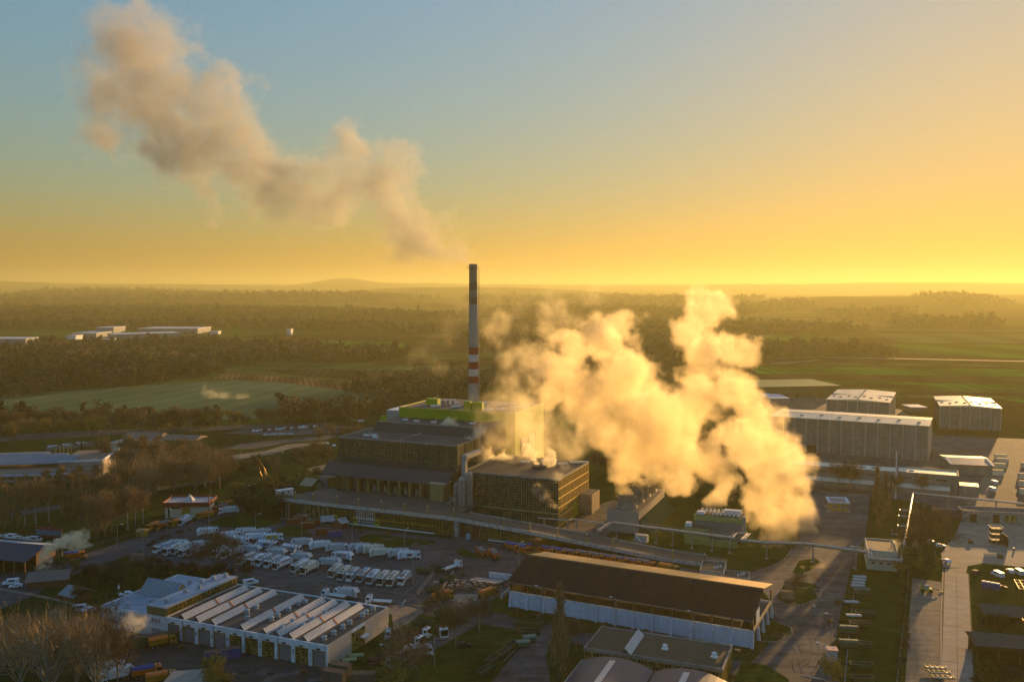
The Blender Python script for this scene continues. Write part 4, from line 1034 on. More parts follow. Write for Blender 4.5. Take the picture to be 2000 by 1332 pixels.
# right-hand depot row
dx_, dy_ = at(1880, 1018)
dr = thing('grey_depot_row', 'low grey depot row with dark doors and bright windows at the right edge', 'building', (dx_, dy_, 0), R(-11))
part(dr, 'walls', lambda mb: shell(mb, 0, 42, 0, 9, 0, 5, grey_c, mat('plant_roof', (.17, .16, .15), .8), .4))
for x in (3, 12.5, 26): part(dr, 'door', lambda mb: mb.box(0, 2.8, -.06, .05, 0, 3.6, black), (x, 0, 0))
link('window', bay_mesh('window', 4.6, 2.6, 7, 2, ochre, [mat('lit_glass', (.5, .34, .1), .2), glass], 5), dr, (17.5, -.08, 1))
dx_, dy_ = at(1822, 1012)
q_ = thing('purple_container_store', 'dark purple flat walled store behind bare trees at the right', 'building', (dx_, dy_, 0), R(-14))
part(q_, 'walls', lambda mb: mb.box(0, 14, 0, 6, 0, 4.2, mat('purple_wall', (.035, .015, .08), .6)))
for i, (a, b, L, D, H, an, lab) in enumerate([(1908, 1262, 22, 9, 6, -12, 'dark open timber shed with long brown roof in the lower right'), (1925, 1190, 12, 8, 4.5, -14, 'small dark gabled shed behind the steel frames on the right')]):
    qx, qy = at(a, b + 30)
    q_ = thing('dark_shed', lab, 'shed', (qx, qy, 0), R(an))
    part(q_, 'roof', lambda mb: mb.xprism([(-1, H - 1), (D + 1, H - 1), (D * .5, H + 1)], -.8, L + .8, mat('old_sheet_roof', (.10, .075, .055), .7, var=.2)))
    part(q_, 'back_wall', lambda mb: mb.box(0, L, D - .3, D, 0, H - 1, brown))
    for k in range(5): part(q_, 'post', lambda mb: mb.box(-.15, .15, 0, .3, 0, H - 1, brown), (k * L / 4, 0, 0))
for k, (a, b) in enumerate([(1990, 1175), (1998, 1240)]):
    qx, qy = at(a, b)
    q_ = thing('steel_gantry', ['upper sunlit steel gantry at the right edge', 'lower sunlit steel gantry at the right edge'][k], 'steel gantry', (qx, qy, 0), R(-20))
    sr = mat('rusty_steel', (.20, .14, .07), .5, metal=.4, var=.2)
    part(q_, 'frame', lambda mb: [(mb.tube((i * 1.6, 0, 0), (i * 1.6, 0, 4.5), .1, .1, sr, 4), mb.tube((i * 1.6, 0, 4.5), (i * 1.6, 10, 4.5), .1, .1, sr, 4), mb.tube((i * 1.6, 10, 4.5), (i * 1.6, 10, 0), .1, .1, sr, 4)) for i in range(7)] + [mb.tube((0, y, 4.5), (9.6, y, 4.5), .08, .08, sr, 4) for y in (0, 3.3, 6.6, 10)])

# ================================================================== two small flat roof huts behind the salt hall
for (a, b), L, D, lab in [((1366, 1137), 8.5, 13, 'small flat roofed concrete hut behind the storage hall'), ((1408, 1142), 9.5, 8, 'lower walled concrete hut right of the flat roofed one')]:
    qx, qy = at(a, b)
    q_ = thing('flat_roof_hut', lab, 'hut', (qx, qy, 0), R(-17))
    H = 4.5 if L < 9 else 3.2
    part(q_, 'walls', lambda mb: shell(mb, 0, L, 0, D, 0, H, mat('pale_render', (.36, .34, .30), .8, var=.1), mat('mossy_roof', (.09, .085, .06), .9, var=.2), .5, .3))
    for k in range(3): part(q_, 'roof_vent', lambda mb: mb.lathe([(.25, 0), (.25, .6), (.45, .7), (.05, 1)], white, 8), (L * .7 + (k - 1) * .9, D * .35 + k, H - .5))

# ================================================================== foreground buildings
z_ = 6.0
f1x, f1y = at(1142, 1264, z_)
fb_ = thing('flat_roof_office', 'flat roofed low office with olive window walls and one slanted skylight', 'building', (f1x, f1y, 0), R(-22))
FL = (Vector(at(1406, 1313, z_)) - Vector((f1x, f1y))).length; FD = 17.0
moss = mat('mossy_roof', (.09, .085, .06), .9, var=.2)
part(fb_, 'roof', lambda mb: shell(mb, -.3, FL + .3, -.3, FD, 5.2, 6.1, grey_c, mat('felt_roof', (.075, .066, .042), .95, col2=(.11, .092, .06), scale=.3, detail=7), .45, .4))
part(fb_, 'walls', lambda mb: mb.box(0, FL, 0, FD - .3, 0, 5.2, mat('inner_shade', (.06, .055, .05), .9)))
wb_ = FL / 9
ob = [bay_mesh('window_bay', wb_, 4.8, 5, 4, ochre, [glass, glass2, olive, tan], 100 + k) for k in range(3)]
bays(fb_, 0, 9, wb_, -.06, .2, ob)
ob2 = bay_mesh('end_bay', FD / 4 - .1, 4.8, 5, 4, ochre, [glass, tan, glass2], 104); bays(fb_, FL + .06, 4, FD / 4 - .1, .1, .2, [ob2], R(90), 'end_bay')
k = link('skylight', ridge_bm(FD - 2, 2.8, 1.5), fb_, (10.0, .5, 5.7)); link('glazing_bars', ridge_bars(FD - 2, 2.8, 1.5), k)
for x, y in [(20.5, 8), (34, 7.5)]: part(fb_, 'roof_cowl', lambda mb: mb.lathe([(1.0, 0), (1.0, .3), (.4, .45), (.4, 1), (.8, 1.1), (.05, 1.6)], white, 12), (x, y, 5.7))
part(fb_, 'roof_hatch', lambda mb: mb.box(0, 1.4, 0, 1.1, 0, .6, dark_roof), (38.5, 13, 5.7))
# vaulted hall: two barrel vaults running towards the camera
vx_, vy_ = at(1140, 1284, 5)
vh = thing('vaulted_hall', 'grey metal hall with two shallow barrel vault roofs and light strips in the foreground', 'building', (vx_, vy_, 0), R(-22))
vm2 = mat('vault_metal', (.060, .072, .105), .5, metal=.3, var=.12, scale=.3)
VW = 19.5
def vault(mb, x0, w, y0, y1, z0, rise, m, a0=0, a1=12, off=0.0):
    n = 12; pts = []
    for i in range(a0, a1 + 1):
        s = i / n; pts.append((x0 + w * s, z0 + rise * (1 - (2 * s - 1) ** 2) + off))
    for (xa, za), (xb, zb) in zip(pts, pts[1:]): mb.face([(xa, y0, za), (xb, y0, zb), (xb, y1, zb), (xa, y1, za)], m)
    if a0 == 0 and a1 == n:
        mb.face([(x, y1, z) for x, z in pts[::-1]] , m); mb.face([(x, y0, z) for x, z in pts], m)
for i in range(2):
    o_ = part(vh, 'vault_roof', lambda mb: vault(mb, i * VW, VW, -60, -.5, 4.6, 2.2, vm2))
    part(vh, 'roof_light', lambda mb: (vault(mb, i * VW, VW, -58, -3, 4.6, 2.2, mat('light_strip', (.55, .50, .46), .3, var=.08), 5, 6, .06)))
part(vh, 'walls', lambda mb: mb.box(0, 2 * VW, -60, -.6, 0, 4.6, corr))
part(vh, 'valley_gutter', lambda mb: mb.box(VW - .3, VW + .3, -60, -.4, 4.5, 4.75, black))
part(vh, 'eave_trim', lambda mb: mb.box(-.3, 0, -60, -.4, 4.3, 4.8, mat('pale_fascia', (.34, .33, .28), .7)))

# ================================================================== left side buildings
qx, qy = at(319, 1012)
rb_ = thing('red_roof_pavilion', 'cream depot pavilion with dark red fascia and little glass pyramid on its roof', 'building', (qx, qy, 0), R(2))
RL, RD = 20.0, 13.0
part(rb_, 'walls', lambda mb: mb.box(.6, RL - .6, .6, RD, 0, 5.2, mat('cream_wall', (.50, .50, .40), .7, var=.08)))
part(rb_, 'yellow_panel', lambda mb: (mb.box(8, 12, .5, .62, .3, 4.8, ochre), mb.box(2, 2.7, .5, .62, .3, 4.5, black), mb.box(3.6, 7.6, .5, .61, 4.2, 4.8, glass)))
part(rb_, 'fascia', lambda mb: shell(mb, -.4, RL + .4, -.4, RD + .6, 5.2, 7.2, red_p, mat('pink_grey_roof', (.30, .31, .35), .6, col2=(.46, .42, .42), scale=.25), .6, .3))
part(rb_, 'roof_pyramid', lambda mb: [mb.face([a, b, (10, 6.5, 9.6)], mat('pale_glass', (.5, .5, .52), .2)) for a, b in (((8, 4.5, 6.6), (12, 4.5, 6.6)), ((12, 4.5, 6.6), (12, 8.5, 6.6)), ((12, 8.5, 6.6), (8, 8.5, 6.6)), ((8, 8.5, 6.6), (8, 4.5, 6.6)))])
part(rb_, 'corner_mast', lambda mb: mb.box(RL + .4, RL + .8, -.2, .2, 0, 10.5, red_p))

qx, qy = at(-60, 948)
lb_ = thing('blue_roof_school', 'long low building with blue metal roof and pale end block at the left edge', 'building', (qx, qy, 0), R(9.5))
pw_ = mat('pink_wall', (.34, .29, .27), .8, var=.12)
def f(mb):
    mb.box(0, 62, 4, 30, 0, 6.0, pw_, mat('tan_flat_roof', (.20, .16, .13), .85, var=.15)); mb.box(40, 62.6, 14, 50, 0, 8.5, pw_, mat('tan_flat_roof', (.20, .16, .13), .85, var=.15))
part(lb_, 'walls', f)
part(lb_, 'eave_band', lambda mb: (mb.box(-1, 56, 1, 4, 3.6, 4.4, mat('pale_blue_fascia', (.32, .36, .42), .6)), mb.box(40, 63, 13.6, 14, 8.2, 9.2, white_c), mb.box(62.6, 63, 14, 50, 8.2, 9.2, white_c)))
bl = mat('blue_metal_roof', (.10, .20, .30), .5, var=.25, scale=.9)
def f(mb):
    for i, (x0, x1) in enumerate([(0, 30), (30, 41), (41, 48)]):
        y1 = 34 - i * 4
        mb.hexa([(x0, 12, 8), (x1, 12, 8), (x1, y1, 8), (x0, y1, 8)], [(x0, 12, 8.4), (x1, 12, 8.4), (x1, y1, 11 - i * .4), (x0, y1, 11 - i * .4)], bl)
        for k in range(int(x1 - x0)): mb.hexa([(x0 + k, 12, 8.4), (x0 + k + .1, 12, 8.4), (x0 + k + .1, y1, 11 - i * .4), (x0 + k, y1, 11 - i * .4)], [(x0 + k, 12, 8.55), (x0 + k + .1, 12, 8.55), (x0 + k + .1, y1, 11.15 - i * .4), (x0 + k, y1, 11.15 - i * .4)], mat('blue_seam', (.20, .28, .36), .5))
part(lb_, 'blue_roof', f)
cwn = bay_mesh('window', 3.4, 2.0, 3, 1, white, [glass, glass2], 3)
for i in range(12): link('window', cwn, lb_, (4 + i * 4.6, 3.95, 1.2))
for i in range(5): part(lb_, 'flue', lambda mb: mb.tube((0, 0, 0), (0, 0, 5.5), .35, .35, mat('brass_flue', (.38, .30, .12), .4, metal=.4)), (32 + i * 2.1, 36 + (i % 2), 8.5))
qx, qy = at(212, 884)
q_ = thing('canopy_pavilion', 'flat pavilion with curling pale roof beyond the bare birches', 'building', (qx, qy, 0), R(-9))
part(q_, 'walls', lambda mb: mb.box(0, 27, 2, 14, 0, 5.4, pw_)); part(q_, 'wall_panel', lambda mb: [mb.box(x, x + 3.6, 1.9, 2, .4, 5, white_c) for x in (.6, 4.6, 23)])
part(q_, 'roof', lambda mb: (mb.box(-1, 29, -.5, 16, 5.4, 6.1, mat('pink_beige_roof', (.38, .30, .24), .7)), mb.xprism([(16, 6.1), (34, 6.1), (25, 9.5)], -1, 24, mat('tan_flat_roof', (.20, .16, .13), .85)), mb.xprism([(16, 6.1), (34, 6.1), (25, 8.4)], 26, 50, mat('tan_flat_roof', (.20, .16, .13), .85))))
# timber shed left
qx, qy = at(-95, 1106)
q_ = thing('timber_shed', 'open fronted timber vehicle shed with dark blue sheet roof at the left edge', 'shed', (qx, qy, 0), R(-14))
SLn = 36.0
part(q_, 'roof', lambda mb: mb.xprism([(-3, 5.0), (7.5, 8.2), (18, 5.4), (18, 5.7), (7.5, 8.5), (-3, 5.3)], -1, SLn, mat('dark_blue_roof', (.035, .045, .075), .6, var=.15)))
part(q_, 'back_slope', lambda mb: mb.xprism([(7.5, 8.52), (18, 5.72), (18, 5.8), (7.5, 8.62)], -1, SLn, mat('grey_roof_felt', (.24, .26, .28), .75)))
part(q_, 'back_wall', lambda mb: (mb.box(0, SLn - 2, 14, 14.3, 0, 6, brown), mb.hexa([(SLn - 2, 4, 0), (SLn - 1.7, 4, 0), (SLn - 1.7, 14, 0), (SLn - 2, 14, 0)], [(SLn - 2, 4, 6.8), (SLn - 1.7, 4, 6.8), (SLn - 1.7, 14, 6.4), (SLn - 2, 14, 6.4)], brown)))
for i in range(8): part(q_, 'post', lambda mb: mb.box(-.22, .22, -.2, .2, 0, 5.2, mat('orange_timber', (.22, .10, .04), .7)), (SLn - 2 - i * 4.6, -1.2, 0))
part(q_, 'timber_beam', lambda mb: mb.box(-1, SLn - 1, -1.4, -1, 4.7, 5.1, mat('orange_timber', (.22, .10, .04), .7)))
for (a, b, L, D, H, an, rm, lab) in [(52, 1152, 13, 9, 3.2, 16, (.20, .15, .13), 'low gabled hut with smoking stovepipe at the left'), (118, 1172, 7, 7, 2.6, -28, (.26, .27, .29), 'tiny open shelter with folded pale roof on the dark lawn')]:
    qx, qy = at(a, b); q_ = thing('gabled_hut', lab, 'hut', (qx, qy, 0), R(an))
    part(q_, 'roof', lambda mb: mb.xprism([(-.6, H - .6), (D / 2, H + 1.6), (D + .6, H - .6), (D + .6, H - .4), (D / 2, H + 1.8), (-.6, H - .4)], -.5, L + .5, mat('hut_roof%d' % a, rm, .8, var=.2, scale=1.5)))
    part(q_, 'walls', lambda mb: mb.box(.2, L - .2, .3, D - .3, 0, H - .5, brown))
    if L > 8: part(q_, 'stovepipe', lambda mb: mb.tube((L * .75, D * .6, H), (L * .75, D * .6, H + 3.2), .18, .18, rail_m))
# building plates seen behind: yellow shed group left of the tipping hall
for (a, b, L, D, H, an, lab, wm) in [(642, 965, 5, 46, 5.5, -57, 'long sunlit amber clad shed leading to the tipping hall awning', 'amber_panel')]:
    pass
sx_, sy_ = at(622, 962, 0)
q_ = thing('amber_shed', 'long shed with grey rounded end and sunlit amber side left of the tipping hall', 'shed', (sx_, sy_, 0), R(-38))
gre = mat('grey_end_wall', (.22, .21, .22), .7)
part(q_, 'walls', lambda mb: (mb.box(0, 7, 0, 36, 0, 8, gre), mb.box(7, 7.2, 1, 36, 3.4, 8.1, amber), mb.box(-7, 0, 10, 40, 0, 9.5, gre)))
part(q_, 'roof', lambda mb: (mb.box(-.4, 7.5, -.2, 36, 8, 8.4, mat('tan_roof', (.20, .15, .10), .8)), mb.box(-7.4, 0, 10, 40, 9.5, 9.9, mat('tan_roof', (.20, .15, .10), .8))))
part(q_, 'roof_light', lambda mb: [mb.box(.02, .25, 12 + i * 3, 14.2 + i * 3, 8.6, 9.3, black) for i in range(8)] + [mb.box(.0, .2, 10, 36, 8.4, 9.6, amber)])
sx_, sy_ = at(590, 972)
q_ = thing('timber_canopy', 'small timber canopy with sunlit tilted tan roof beside the ramp end', 'canopy', (sx_, sy_, 0), R(-30))
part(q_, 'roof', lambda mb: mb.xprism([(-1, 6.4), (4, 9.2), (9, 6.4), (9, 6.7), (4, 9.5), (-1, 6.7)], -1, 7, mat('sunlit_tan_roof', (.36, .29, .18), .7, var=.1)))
for x, y in ((0, 0), (6, 0), (0, 8), (6, 8)): part(q_, 'post', lambda mb: mb.box(x - .2, x + .2, y - .2, y + .2, 0, 6.8, brown))
cx2, cy2 = at(540, 970, 7.5)
q_ = thing('roof_cabin', 'small white and pink cabin standing at the left end of the ramp deck', 'cabin', (cx2, cy2, 7.4), R(38))
part(q_, 'walls', lambda mb: mb.box(0, 8, -1.3, 1.3, 0, 2.9, mat('pink_white_wall', (.62, .52, .50), .6))); part(q_, 'roof', lambda mb: mb.box(-.2, 8.2, -1.5, 1.5, 2.9, 3.1, white)); part(q_, 'window', lambda mb: (mb.box(2, 3, -1.36, -1.3, 1.4, 2.2, glass), mb.box(5, 6, -1.36, -1.3, 1.4, 2.2, glass)))
# far buildings
def far_hall(lab, px0, px1, pyb, H, D, m, rm, name='far_warehouse', ang=None):
    a = Vector(at(px0, pyb)); b = Vector(at(px1, pyb if ang is None else ang)); d = b - a
    t = thing(name, lab, 'building', (a.x, a.y, 0), math.atan2(d.y, d.x))
    L = d.length
    part(t, 'walls', lambda mb: mb.box(0, L, 0, D, 0, H, m)); part(t, 'roof', lambda mb: mb.box(-1, L + 1, -1, D + 1, H, H + .8, rm))
    for i in range(7): part(t, 'door', lambda mb: mb.box(L * (i + .3) / 7, L * (i + .6) / 7, -.2, 0, 0, H * .4, glass))
    return t
fw = mat('far_wall', (.20, .22, .26), .7); fr = mat('far_roof', (.55, .56, .60), .5)
far_hall('pale far warehouse cut by the left frame edge', -120, 50, 672, 9, 60, fw, fr)
far_hall('far white office at the left end of the distant depot', 130, 148, 664, 8, 30, white_c, fr)
far_hall('tall grey block in the middle of the distant depot', 188, 222, 656, 17, 60, fw, fr)
far_hall('longest pale distant warehouse beyond the wood', 222, 352, 664, 10, 60, fw, fr, ang=660)
far_hall('low distant warehouse left of the tall block', 140, 188, 660, 9, 90, fw, fr)
far_hall('rearmost distant warehouse with bright roof', 270, 386, 652, 11, 90, fw, fr)
far_hall('low bright roofed store before the distant depot', 166, 216, 667, 4, 22, white_c, fr)
far_hall('lone pale far box in the middle of the plain', 560, 568, 655, 12, 20, white_c, fr)
far_hall('small white far shed right of the distant depot', 410, 426, 653, 6, 20, white_c, fr)
far_hall('long brown far hall with green roof edge behind the steam', 1478, 1640, 778, 10, 60, mat('far_brown_wall', (.13, .10, .05), .8), mat('far_green_roof', (.04, .12, .03), .6), ang=775)
far_hall('white tent hall left of the square warehouse', 1505, 1540, 790, 5, 30, fw, fr)
far_hall('smaller white tent hall beside the larger tent', 1495, 1512, 783, 4, 20, fw, fr)
far_hall('low pale store right of the square warehouse', 1780, 1808, 806, 4, 16, corr, fr)
# ================================================================== vehicles and yard things
truck_white = mat('truck_white', (.70, .77, .84), .4, var=.07, scale=1.2, spec=.5)  # white paint with the cool blue of shade added to the colour
truck_grey = mat('truck_grey', (.48, .53, .57), .45, var=.15, scale=1.2, spec=.5)
truck_cream = mat('truck_cream', (.68, .66, .58), .45, var=.1, scale=1.2)
truck_glass = mat('cab_glass', (.01, .012, .015), .08, spec=.8)
tyre_m = mat('tyre', (.012, .012, .012), .8)
rim_m = mat('rim', (.25, .25, .25), .5, metal=.5)
chassis_m = mat('chassis', (.03, .03, .03), .7)
orange_p = mat('orange_paint', (.66, .17, .02), .5, var=.15, scale=1)
amber_p = mat('amber_paint', (.46, .22, .02), .5, var=.15, scale=1)
blue_p = mat('blue_cover', (.008, .055, .26), .6, var=.15, scale=1)
maroon = mat('maroon_paint', (.09, .018, .012), .6, var=.2, scale=1)
skip_green = mat('skip_green', (.022, .075, .035), .6, var=.25, scale=1)
skip_in = mat('skip_inside', (.03, .025, .018), .9)
bin_lid = mat('pale_lid', (.34, .37, .35), .5)
lamp_y = mat('amber_beacon', (.6, .25, .01), .4)
light_m = mat('headlight', (.7, .7, .68), .2)

wheel_q = MB()
for k in range(10):
    a, b = k * math.pi / 5, (k + 1) * math.pi / 5
    ring = lambda r, y, t: (r * math.cos(t), y, r * math.sin(t))
    wheel_q.face([ring(.52, -.16, a), ring(.52, -.16, b), ring(.52, .16, b), ring(.52, .16, a)][::-1], tyre_m)
    for y in (-.16, .16):
        wheel_q.face([ring(.28, y, a), ring(.52, y, a), ring(.52, y, b), ring(.28, y, b)][::(1 if y < 0 else -1)], tyre_m)
        wheel_q.face([ring(.28, y, a), ring(.28, y, b), (0, y * .8, 0)][::(-1 if y < 0 else 1)], rim_m)
wheel_mesh = wheel_q.mesh('wheel')
def wheels(t, xs, y=1.12, z=.52):
    for x in xs:
        for s in (-1, 1): link('wheel', wheel_mesh, t, (x, s * y, z))

def cab(t, m, x0=3.0, H=2.95, dark_front=False):
    def f(mb):
        prof = [(x0, .55), (x0 + 1.75, .55), (x0 + 1.8, 1.6), (x0 + 1.6, H - .15), (x0 + 1.35, H), (x0, H)]
        mb.yprism(prof, -1.22, 1.22, m)
        mb.box(x0 + 1.75, x0 + 1.9, -1.2, 1.2, .35, .85, m)
    part(t, 'cab', f)
    def f(mb):
        mb.hexa([(x0 + 1.81, -1.16, 1.45), (x0 + 1.87, -1.16, 1.45), (x0 + 1.87, 1.16, 1.45), (x0 + 1.81, 1.16, 1.45)], [(x0 + 1.62, -1.12, 2.72), (x0 + 1.69, -1.12, 2.72), (x0 + 1.69, 1.12, 2.72), (x0 + 1.62, 1.12, 2.72)], truck_glass)
    part(t, 'windscreen', f)
    if dark_front: part(t, 'front_grille', lambda mb: mb.box(x0 + 1.78, x0 + 1.88, -1.1, 1.1, .92, 1.44, chassis_m))
    for s in (-1, 1):
        part(t, 'side_window', lambda mb: mb.box(x0 + .5, x0 + 1.45, s * 1.225 - .01, s * 1.225 + .01, 1.7, 2.5, truck_glass))
        part(t, 'headlight', lambda mb: mb.box(x0 + 1.88, x0 + 1.92, s * .9 - .2, s * .9 + .2, .5, .7, light_m))
    part(t, 'roof_hatch', lambda mb: (mb.box(x0 + .5, x0 + 1.1, -.4, .4, H, H + .07, chassis_m), mb.box(x0 + .2, x0 + .35, -.8, .8, H, H + .14, lamp_y)))
def chassis(t, x0=-3.8, x1=4.6):
    part(t, 'chassis', lambda mb: mb.box(x0, x1, -.55, .55, .55, .95, chassis_m))

def refuse_truck(name, label, body=truck_white, front=truck_white, dark=True, stripe=None, ad=None, H=3.35):
    t = thing(name, label, 'refuse truck')
    chassis(t); cab(t, front, dark_front=dark); wheels(t, (3.7, -1.1, -2.4))
    def f(mb):
        prof = [(-1.25, 1.0), (1.25, 1.0), (1.27, H - .35), (1.0, H), (-1.0, H), (-1.27, H - .35)]
        mb.xprism(prof, -2.3, 2.8, body)
        for x in (-2.3, -1.3, -.3, .7, 1.7, 2.72): mb.xprism([(y * 1.03, z + (.02 if z > 2 else 0)) for y, z in prof], x, x + .09, body)
    part(t, 'hopper_body', f)
    def f(mb):
        mb.yprism([(-2.32, .9), (-2.32, H - .05), (-3.0, H + .05), (-4.1, 2.3), (-4.3, .9), (-3.6, .6)], -1.2, 1.2, body)
        for s in (-1.22, 1.14): mb.hexa([(-3.2, s, 1), (-3.0, s, 1), (-3.0, s + .08, 1), (-3.2, s + .08, 1)], [(-2.7, s, H), (-2.5, s, H), (-2.5, s + .08, H), (-2.7, s + .08, H)], chassis_m)
    part(t, 'tailgate', f)
    part(t, 'tail_opening', lambda mb: mb.hexa([(-4.34, -1, 1.0), (-4.28, -1, 1.0), (-4.28, 1, 1.0), (-4.34, 1, 1.0)], [(-4.14, -1, 2.15), (-4.08, -1, 2.15), (-4.08, 1, 2.15), (-4.14, 1, 2.15)], chassis_m))
    part(t, 'roof_ram', lambda mb: (mb.box(-2.2, 2.5, -.06, .06, H, H + .08, chassis_m), mb.box(2.0, 2.6, -.7, .7, H, H + .12, chassis_m), mb.box(.2, .5, -.9, .9, H, H + .06, rail_m)))
    if stripe: part(t, 'coloured_edge', lambda mb: (mb.box(-2.2, 2.7, -1.31, -1.27, H - .8, H - .35, stripe), mb.box(-2.2, 2.7, 1.27, 1.31, H - .8, H - .35, stripe)))
    if ad:
        for s in (-1, 1):
            def f(mb):
                mb.box(-1.9, 2.4, s * 1.30 - .015, s * 1.30 + .015, 1.3, H - .45, ad[0])
                mb.box(ad[2], ad[2] + 1.3, s * 1.325 - .012, s * 1.325 + .012, 1.6, H - .8, ad[1])
                if len(ad) > 3: mb.box(ad[2] + 1.35, ad[2] + 2.1, s * 1.325 - .012, s * 1.325 + .012, 1.6, H - .8, ad[3])
            part(t, 'side_advert', f)
    return t
redst = mat('red_stripe', (.32, .05, .02), .5); bluest = mat('sky_blue_paint', (.22, .42, .58), .5); yel = mat('advert_yellow', (.55, .36, .02), .5)
teal = mat('advert_teal', (.03, .28, .36), .5); navy = mat('advert_navy', (.03, .05, .12), .5); ored = mat('advert_red', (.5, .08, .03), .5); pinkw = mat('advert_pink', (.45, .30, .32), .5)
protos = {}
def place(kind, maker, px, py, deg, label, group=None, z=0.0):
    x, y = at(px, py, z)
    if kind not in protos:
        r = maker(kind, label); protos[kind] = r
        r.location = (x, y, z); r.rotation_euler = (0, 0, R(deg)); r['label'] = label
        if group: r['group'] = group
        return r
    return dup(protos[kind], (x, y, z), R(deg), label, group)
mk = {
    'w': lambda n, l: refuse_truck('refuse_truck', l), 'g': lambda n, l: refuse_truck('refuse_truck', l, truck_grey, truck_white, True, H=3.45),
    'r': lambda n, l: refuse_truck('refuse_truck', l, truck_white, truck_white, True, redst), 'b': lambda n, l: refuse_truck('refuse_truck', l, truck_grey, truck_white, False, bluest),
    'c': lambda n, l: refuse_truck('refuse_truck', l, truck_cream, truck_cream, True, H=3.5),
    'y': lambda n, l: refuse_truck('refuse_truck', l, truck_white, truck_white, False, None, (yel, teal, 0)), 'a': lambda n, l: refuse_truck('refuse_truck', l, truck_white, truck_white, False, None, (bluest, navy, -.4, ored)),
    'o': lambda n, l: refuse_truck('refuse_truck', l, truck_white, truck_white, False, None, (truck_white, navy, -.6, ored)), 'p': lambda n, l: refuse_truck('refuse_truck', l, truck_white, truck_white, False, None, (pinkw, teal, .5)),
    'k': lambda n, l: refuse_truck('refuse_truck', l, truck_grey, truck_grey, True, brown), }
look = {'w': 'white refuse truck', 'g': 'white refuse truck with grey body', 'r': 'red striped refuse truck', 'b': 'pale blue edged refuse truck', 'c': 'cream refuse truck', 'y': 'white refuse truck with yellow advert',
        'a': 'pale blue refuse truck with orange square advert', 'o': 'white refuse truck with orange red advert', 'p': 'white refuse truck with pink advert', 'k': 'grey brown refuse truck'}
GT = 'refuse trucks parked in the lot'
fr_rows = [('left front block', [(303, 1081, 'b'), (322.7, 1085, 'w'), (338, 1084, 'c'), (353, 1088, 'w'), (368, 1087, 'w')], 238),
           ('row beside brown tree', [(467.6, 1104, 'k'), (486.5, 1107, 'r'), (502.6, 1107, 'b'), (520, 1110, 'b'), (537, 1114, 'r')], 243),
           ('pair amid the front row', [(573, 1118.5, 'w'), (591, 1123, 'c')], 247),
           ('right end front row', [(646, 1129, 'c'), (664, 1134, 'c'), (681, 1137, 'b'), (701.5, 1138, 'k'), (721, 1141.5, 'w'), (741, 1144.5, 'c'), (760, 1146, 'c'), (782, 1144, 'b')], 254)]
for where, lst, dg in fr_rows:
    for i, (a, b, k) in enumerate(lst):
        x, y = at(a, b); r_ = place(k, mk[k], a, b, dg + i * .6 + rnd.uniform(-2.5, 2.5), f'{look[k]} {order(i, len(lst))} in the {where}', GT)
        r_.location = (x - 4.6 * math.cos(r_.rotation_euler.z), y - 4.6 * math.sin(r_.rotation_euler.z), 0)
rest = [(350, 1070, 160, 'g', 'parked across behind the left block, cab left'), (396, 1072, 158, 'g', 'parked alone right of the left block'), (449, 1075, 158, 'w', 'half hidden behind the top of the brown tree'), (436, 1084, 240, 'w', 'behind the brown tree branches, lower of two'), (455, 1086, 240, 'w', 'facing camera behind the brown tree, right one'),
        (492, 1080, 160, 'b', 'parked across behind the striped trucks'), (541, 1087, 160, 'g', 'parked across behind the rightmost striped truck'), (590, 1096, 158, 'g', 'parked across behind the pair in the gap'),
        (647, 1106, 162, 'b', 'cab left, just behind the cream trucks'), (671, 1093, 160, 'p', 'cab left, nearest to the row of tails'), (567, 1079, -14, 'p', 'cab right and dark, left of the slanted trio'),
        (404, 1045, 27, 'w', 'farthest left of the slanted trucks by the road'), (447, 1053, 30, 'w', 'second of the slanted trucks by the road'), (478, 1046, 24, 'g', 'left in the tightly packed back cluster'), (492, 1049, 22, 'k', 'middle of the tightly packed back cluster'),
        (507, 1048, 22, 'g', 'right and rear in the tightly packed cluster'), (497, 1056, 20, 'w', 'front of the tightly packed back cluster'), (530, 1057, 12, 'y', 'in the packed cluster'), (468, 1063, -8, 'w', 'single round bodied one before the packed cluster'),
        (519, 1071, -6, 'a', 'before the yellow advert truck'), (588, 1067, 18, 'g', 'first of the slanted trio, cab far right'), (623, 1072, 28, 'w', 'middle of the slanted trio'), (656, 1077, 14, 'g', 'right one of the slanted trio'),
        (700, 1077, 24, 'b', 'leftmost of the tails by the lamp post'), (714, 1080, 24, 'k', 'second of the tails by the lamp post'), (727, 1080, 24, 'c', 'third of the tails by the lamp post'), (742, 1087, 14, 'c', 'fourth of the tails, body turned to camera'),
        (776, 1088, 22, 'g', 'left of the last pair at the lot right edge'), (797, 1092, 12, 'o', 'last at the lot right edge'), (679, 1166, 160, 'g', 'on the road behind the workshop roof')]
for a, b, dg, k, wh_ in rest: place(k, mk[k], a, b, dg + rnd.uniform(-3, 3), f'{look[k]} {wh_}', GT)
place('g', mk['g'], 448, 1003, 205, 'white refuse truck with grey body driving past the red roofed pavilion')
place('w', mk['w'], 361, 1022, 262, 'white refuse truck facing camera before the red roofed pavilion')
place('g', mk['g'], 208, 1316, 28, 'white refuse truck half hidden by bare trees at the bottom left')
place('w', mk['w'], 232, 1326, 215, 'white refuse truck at the very bottom left facing down')

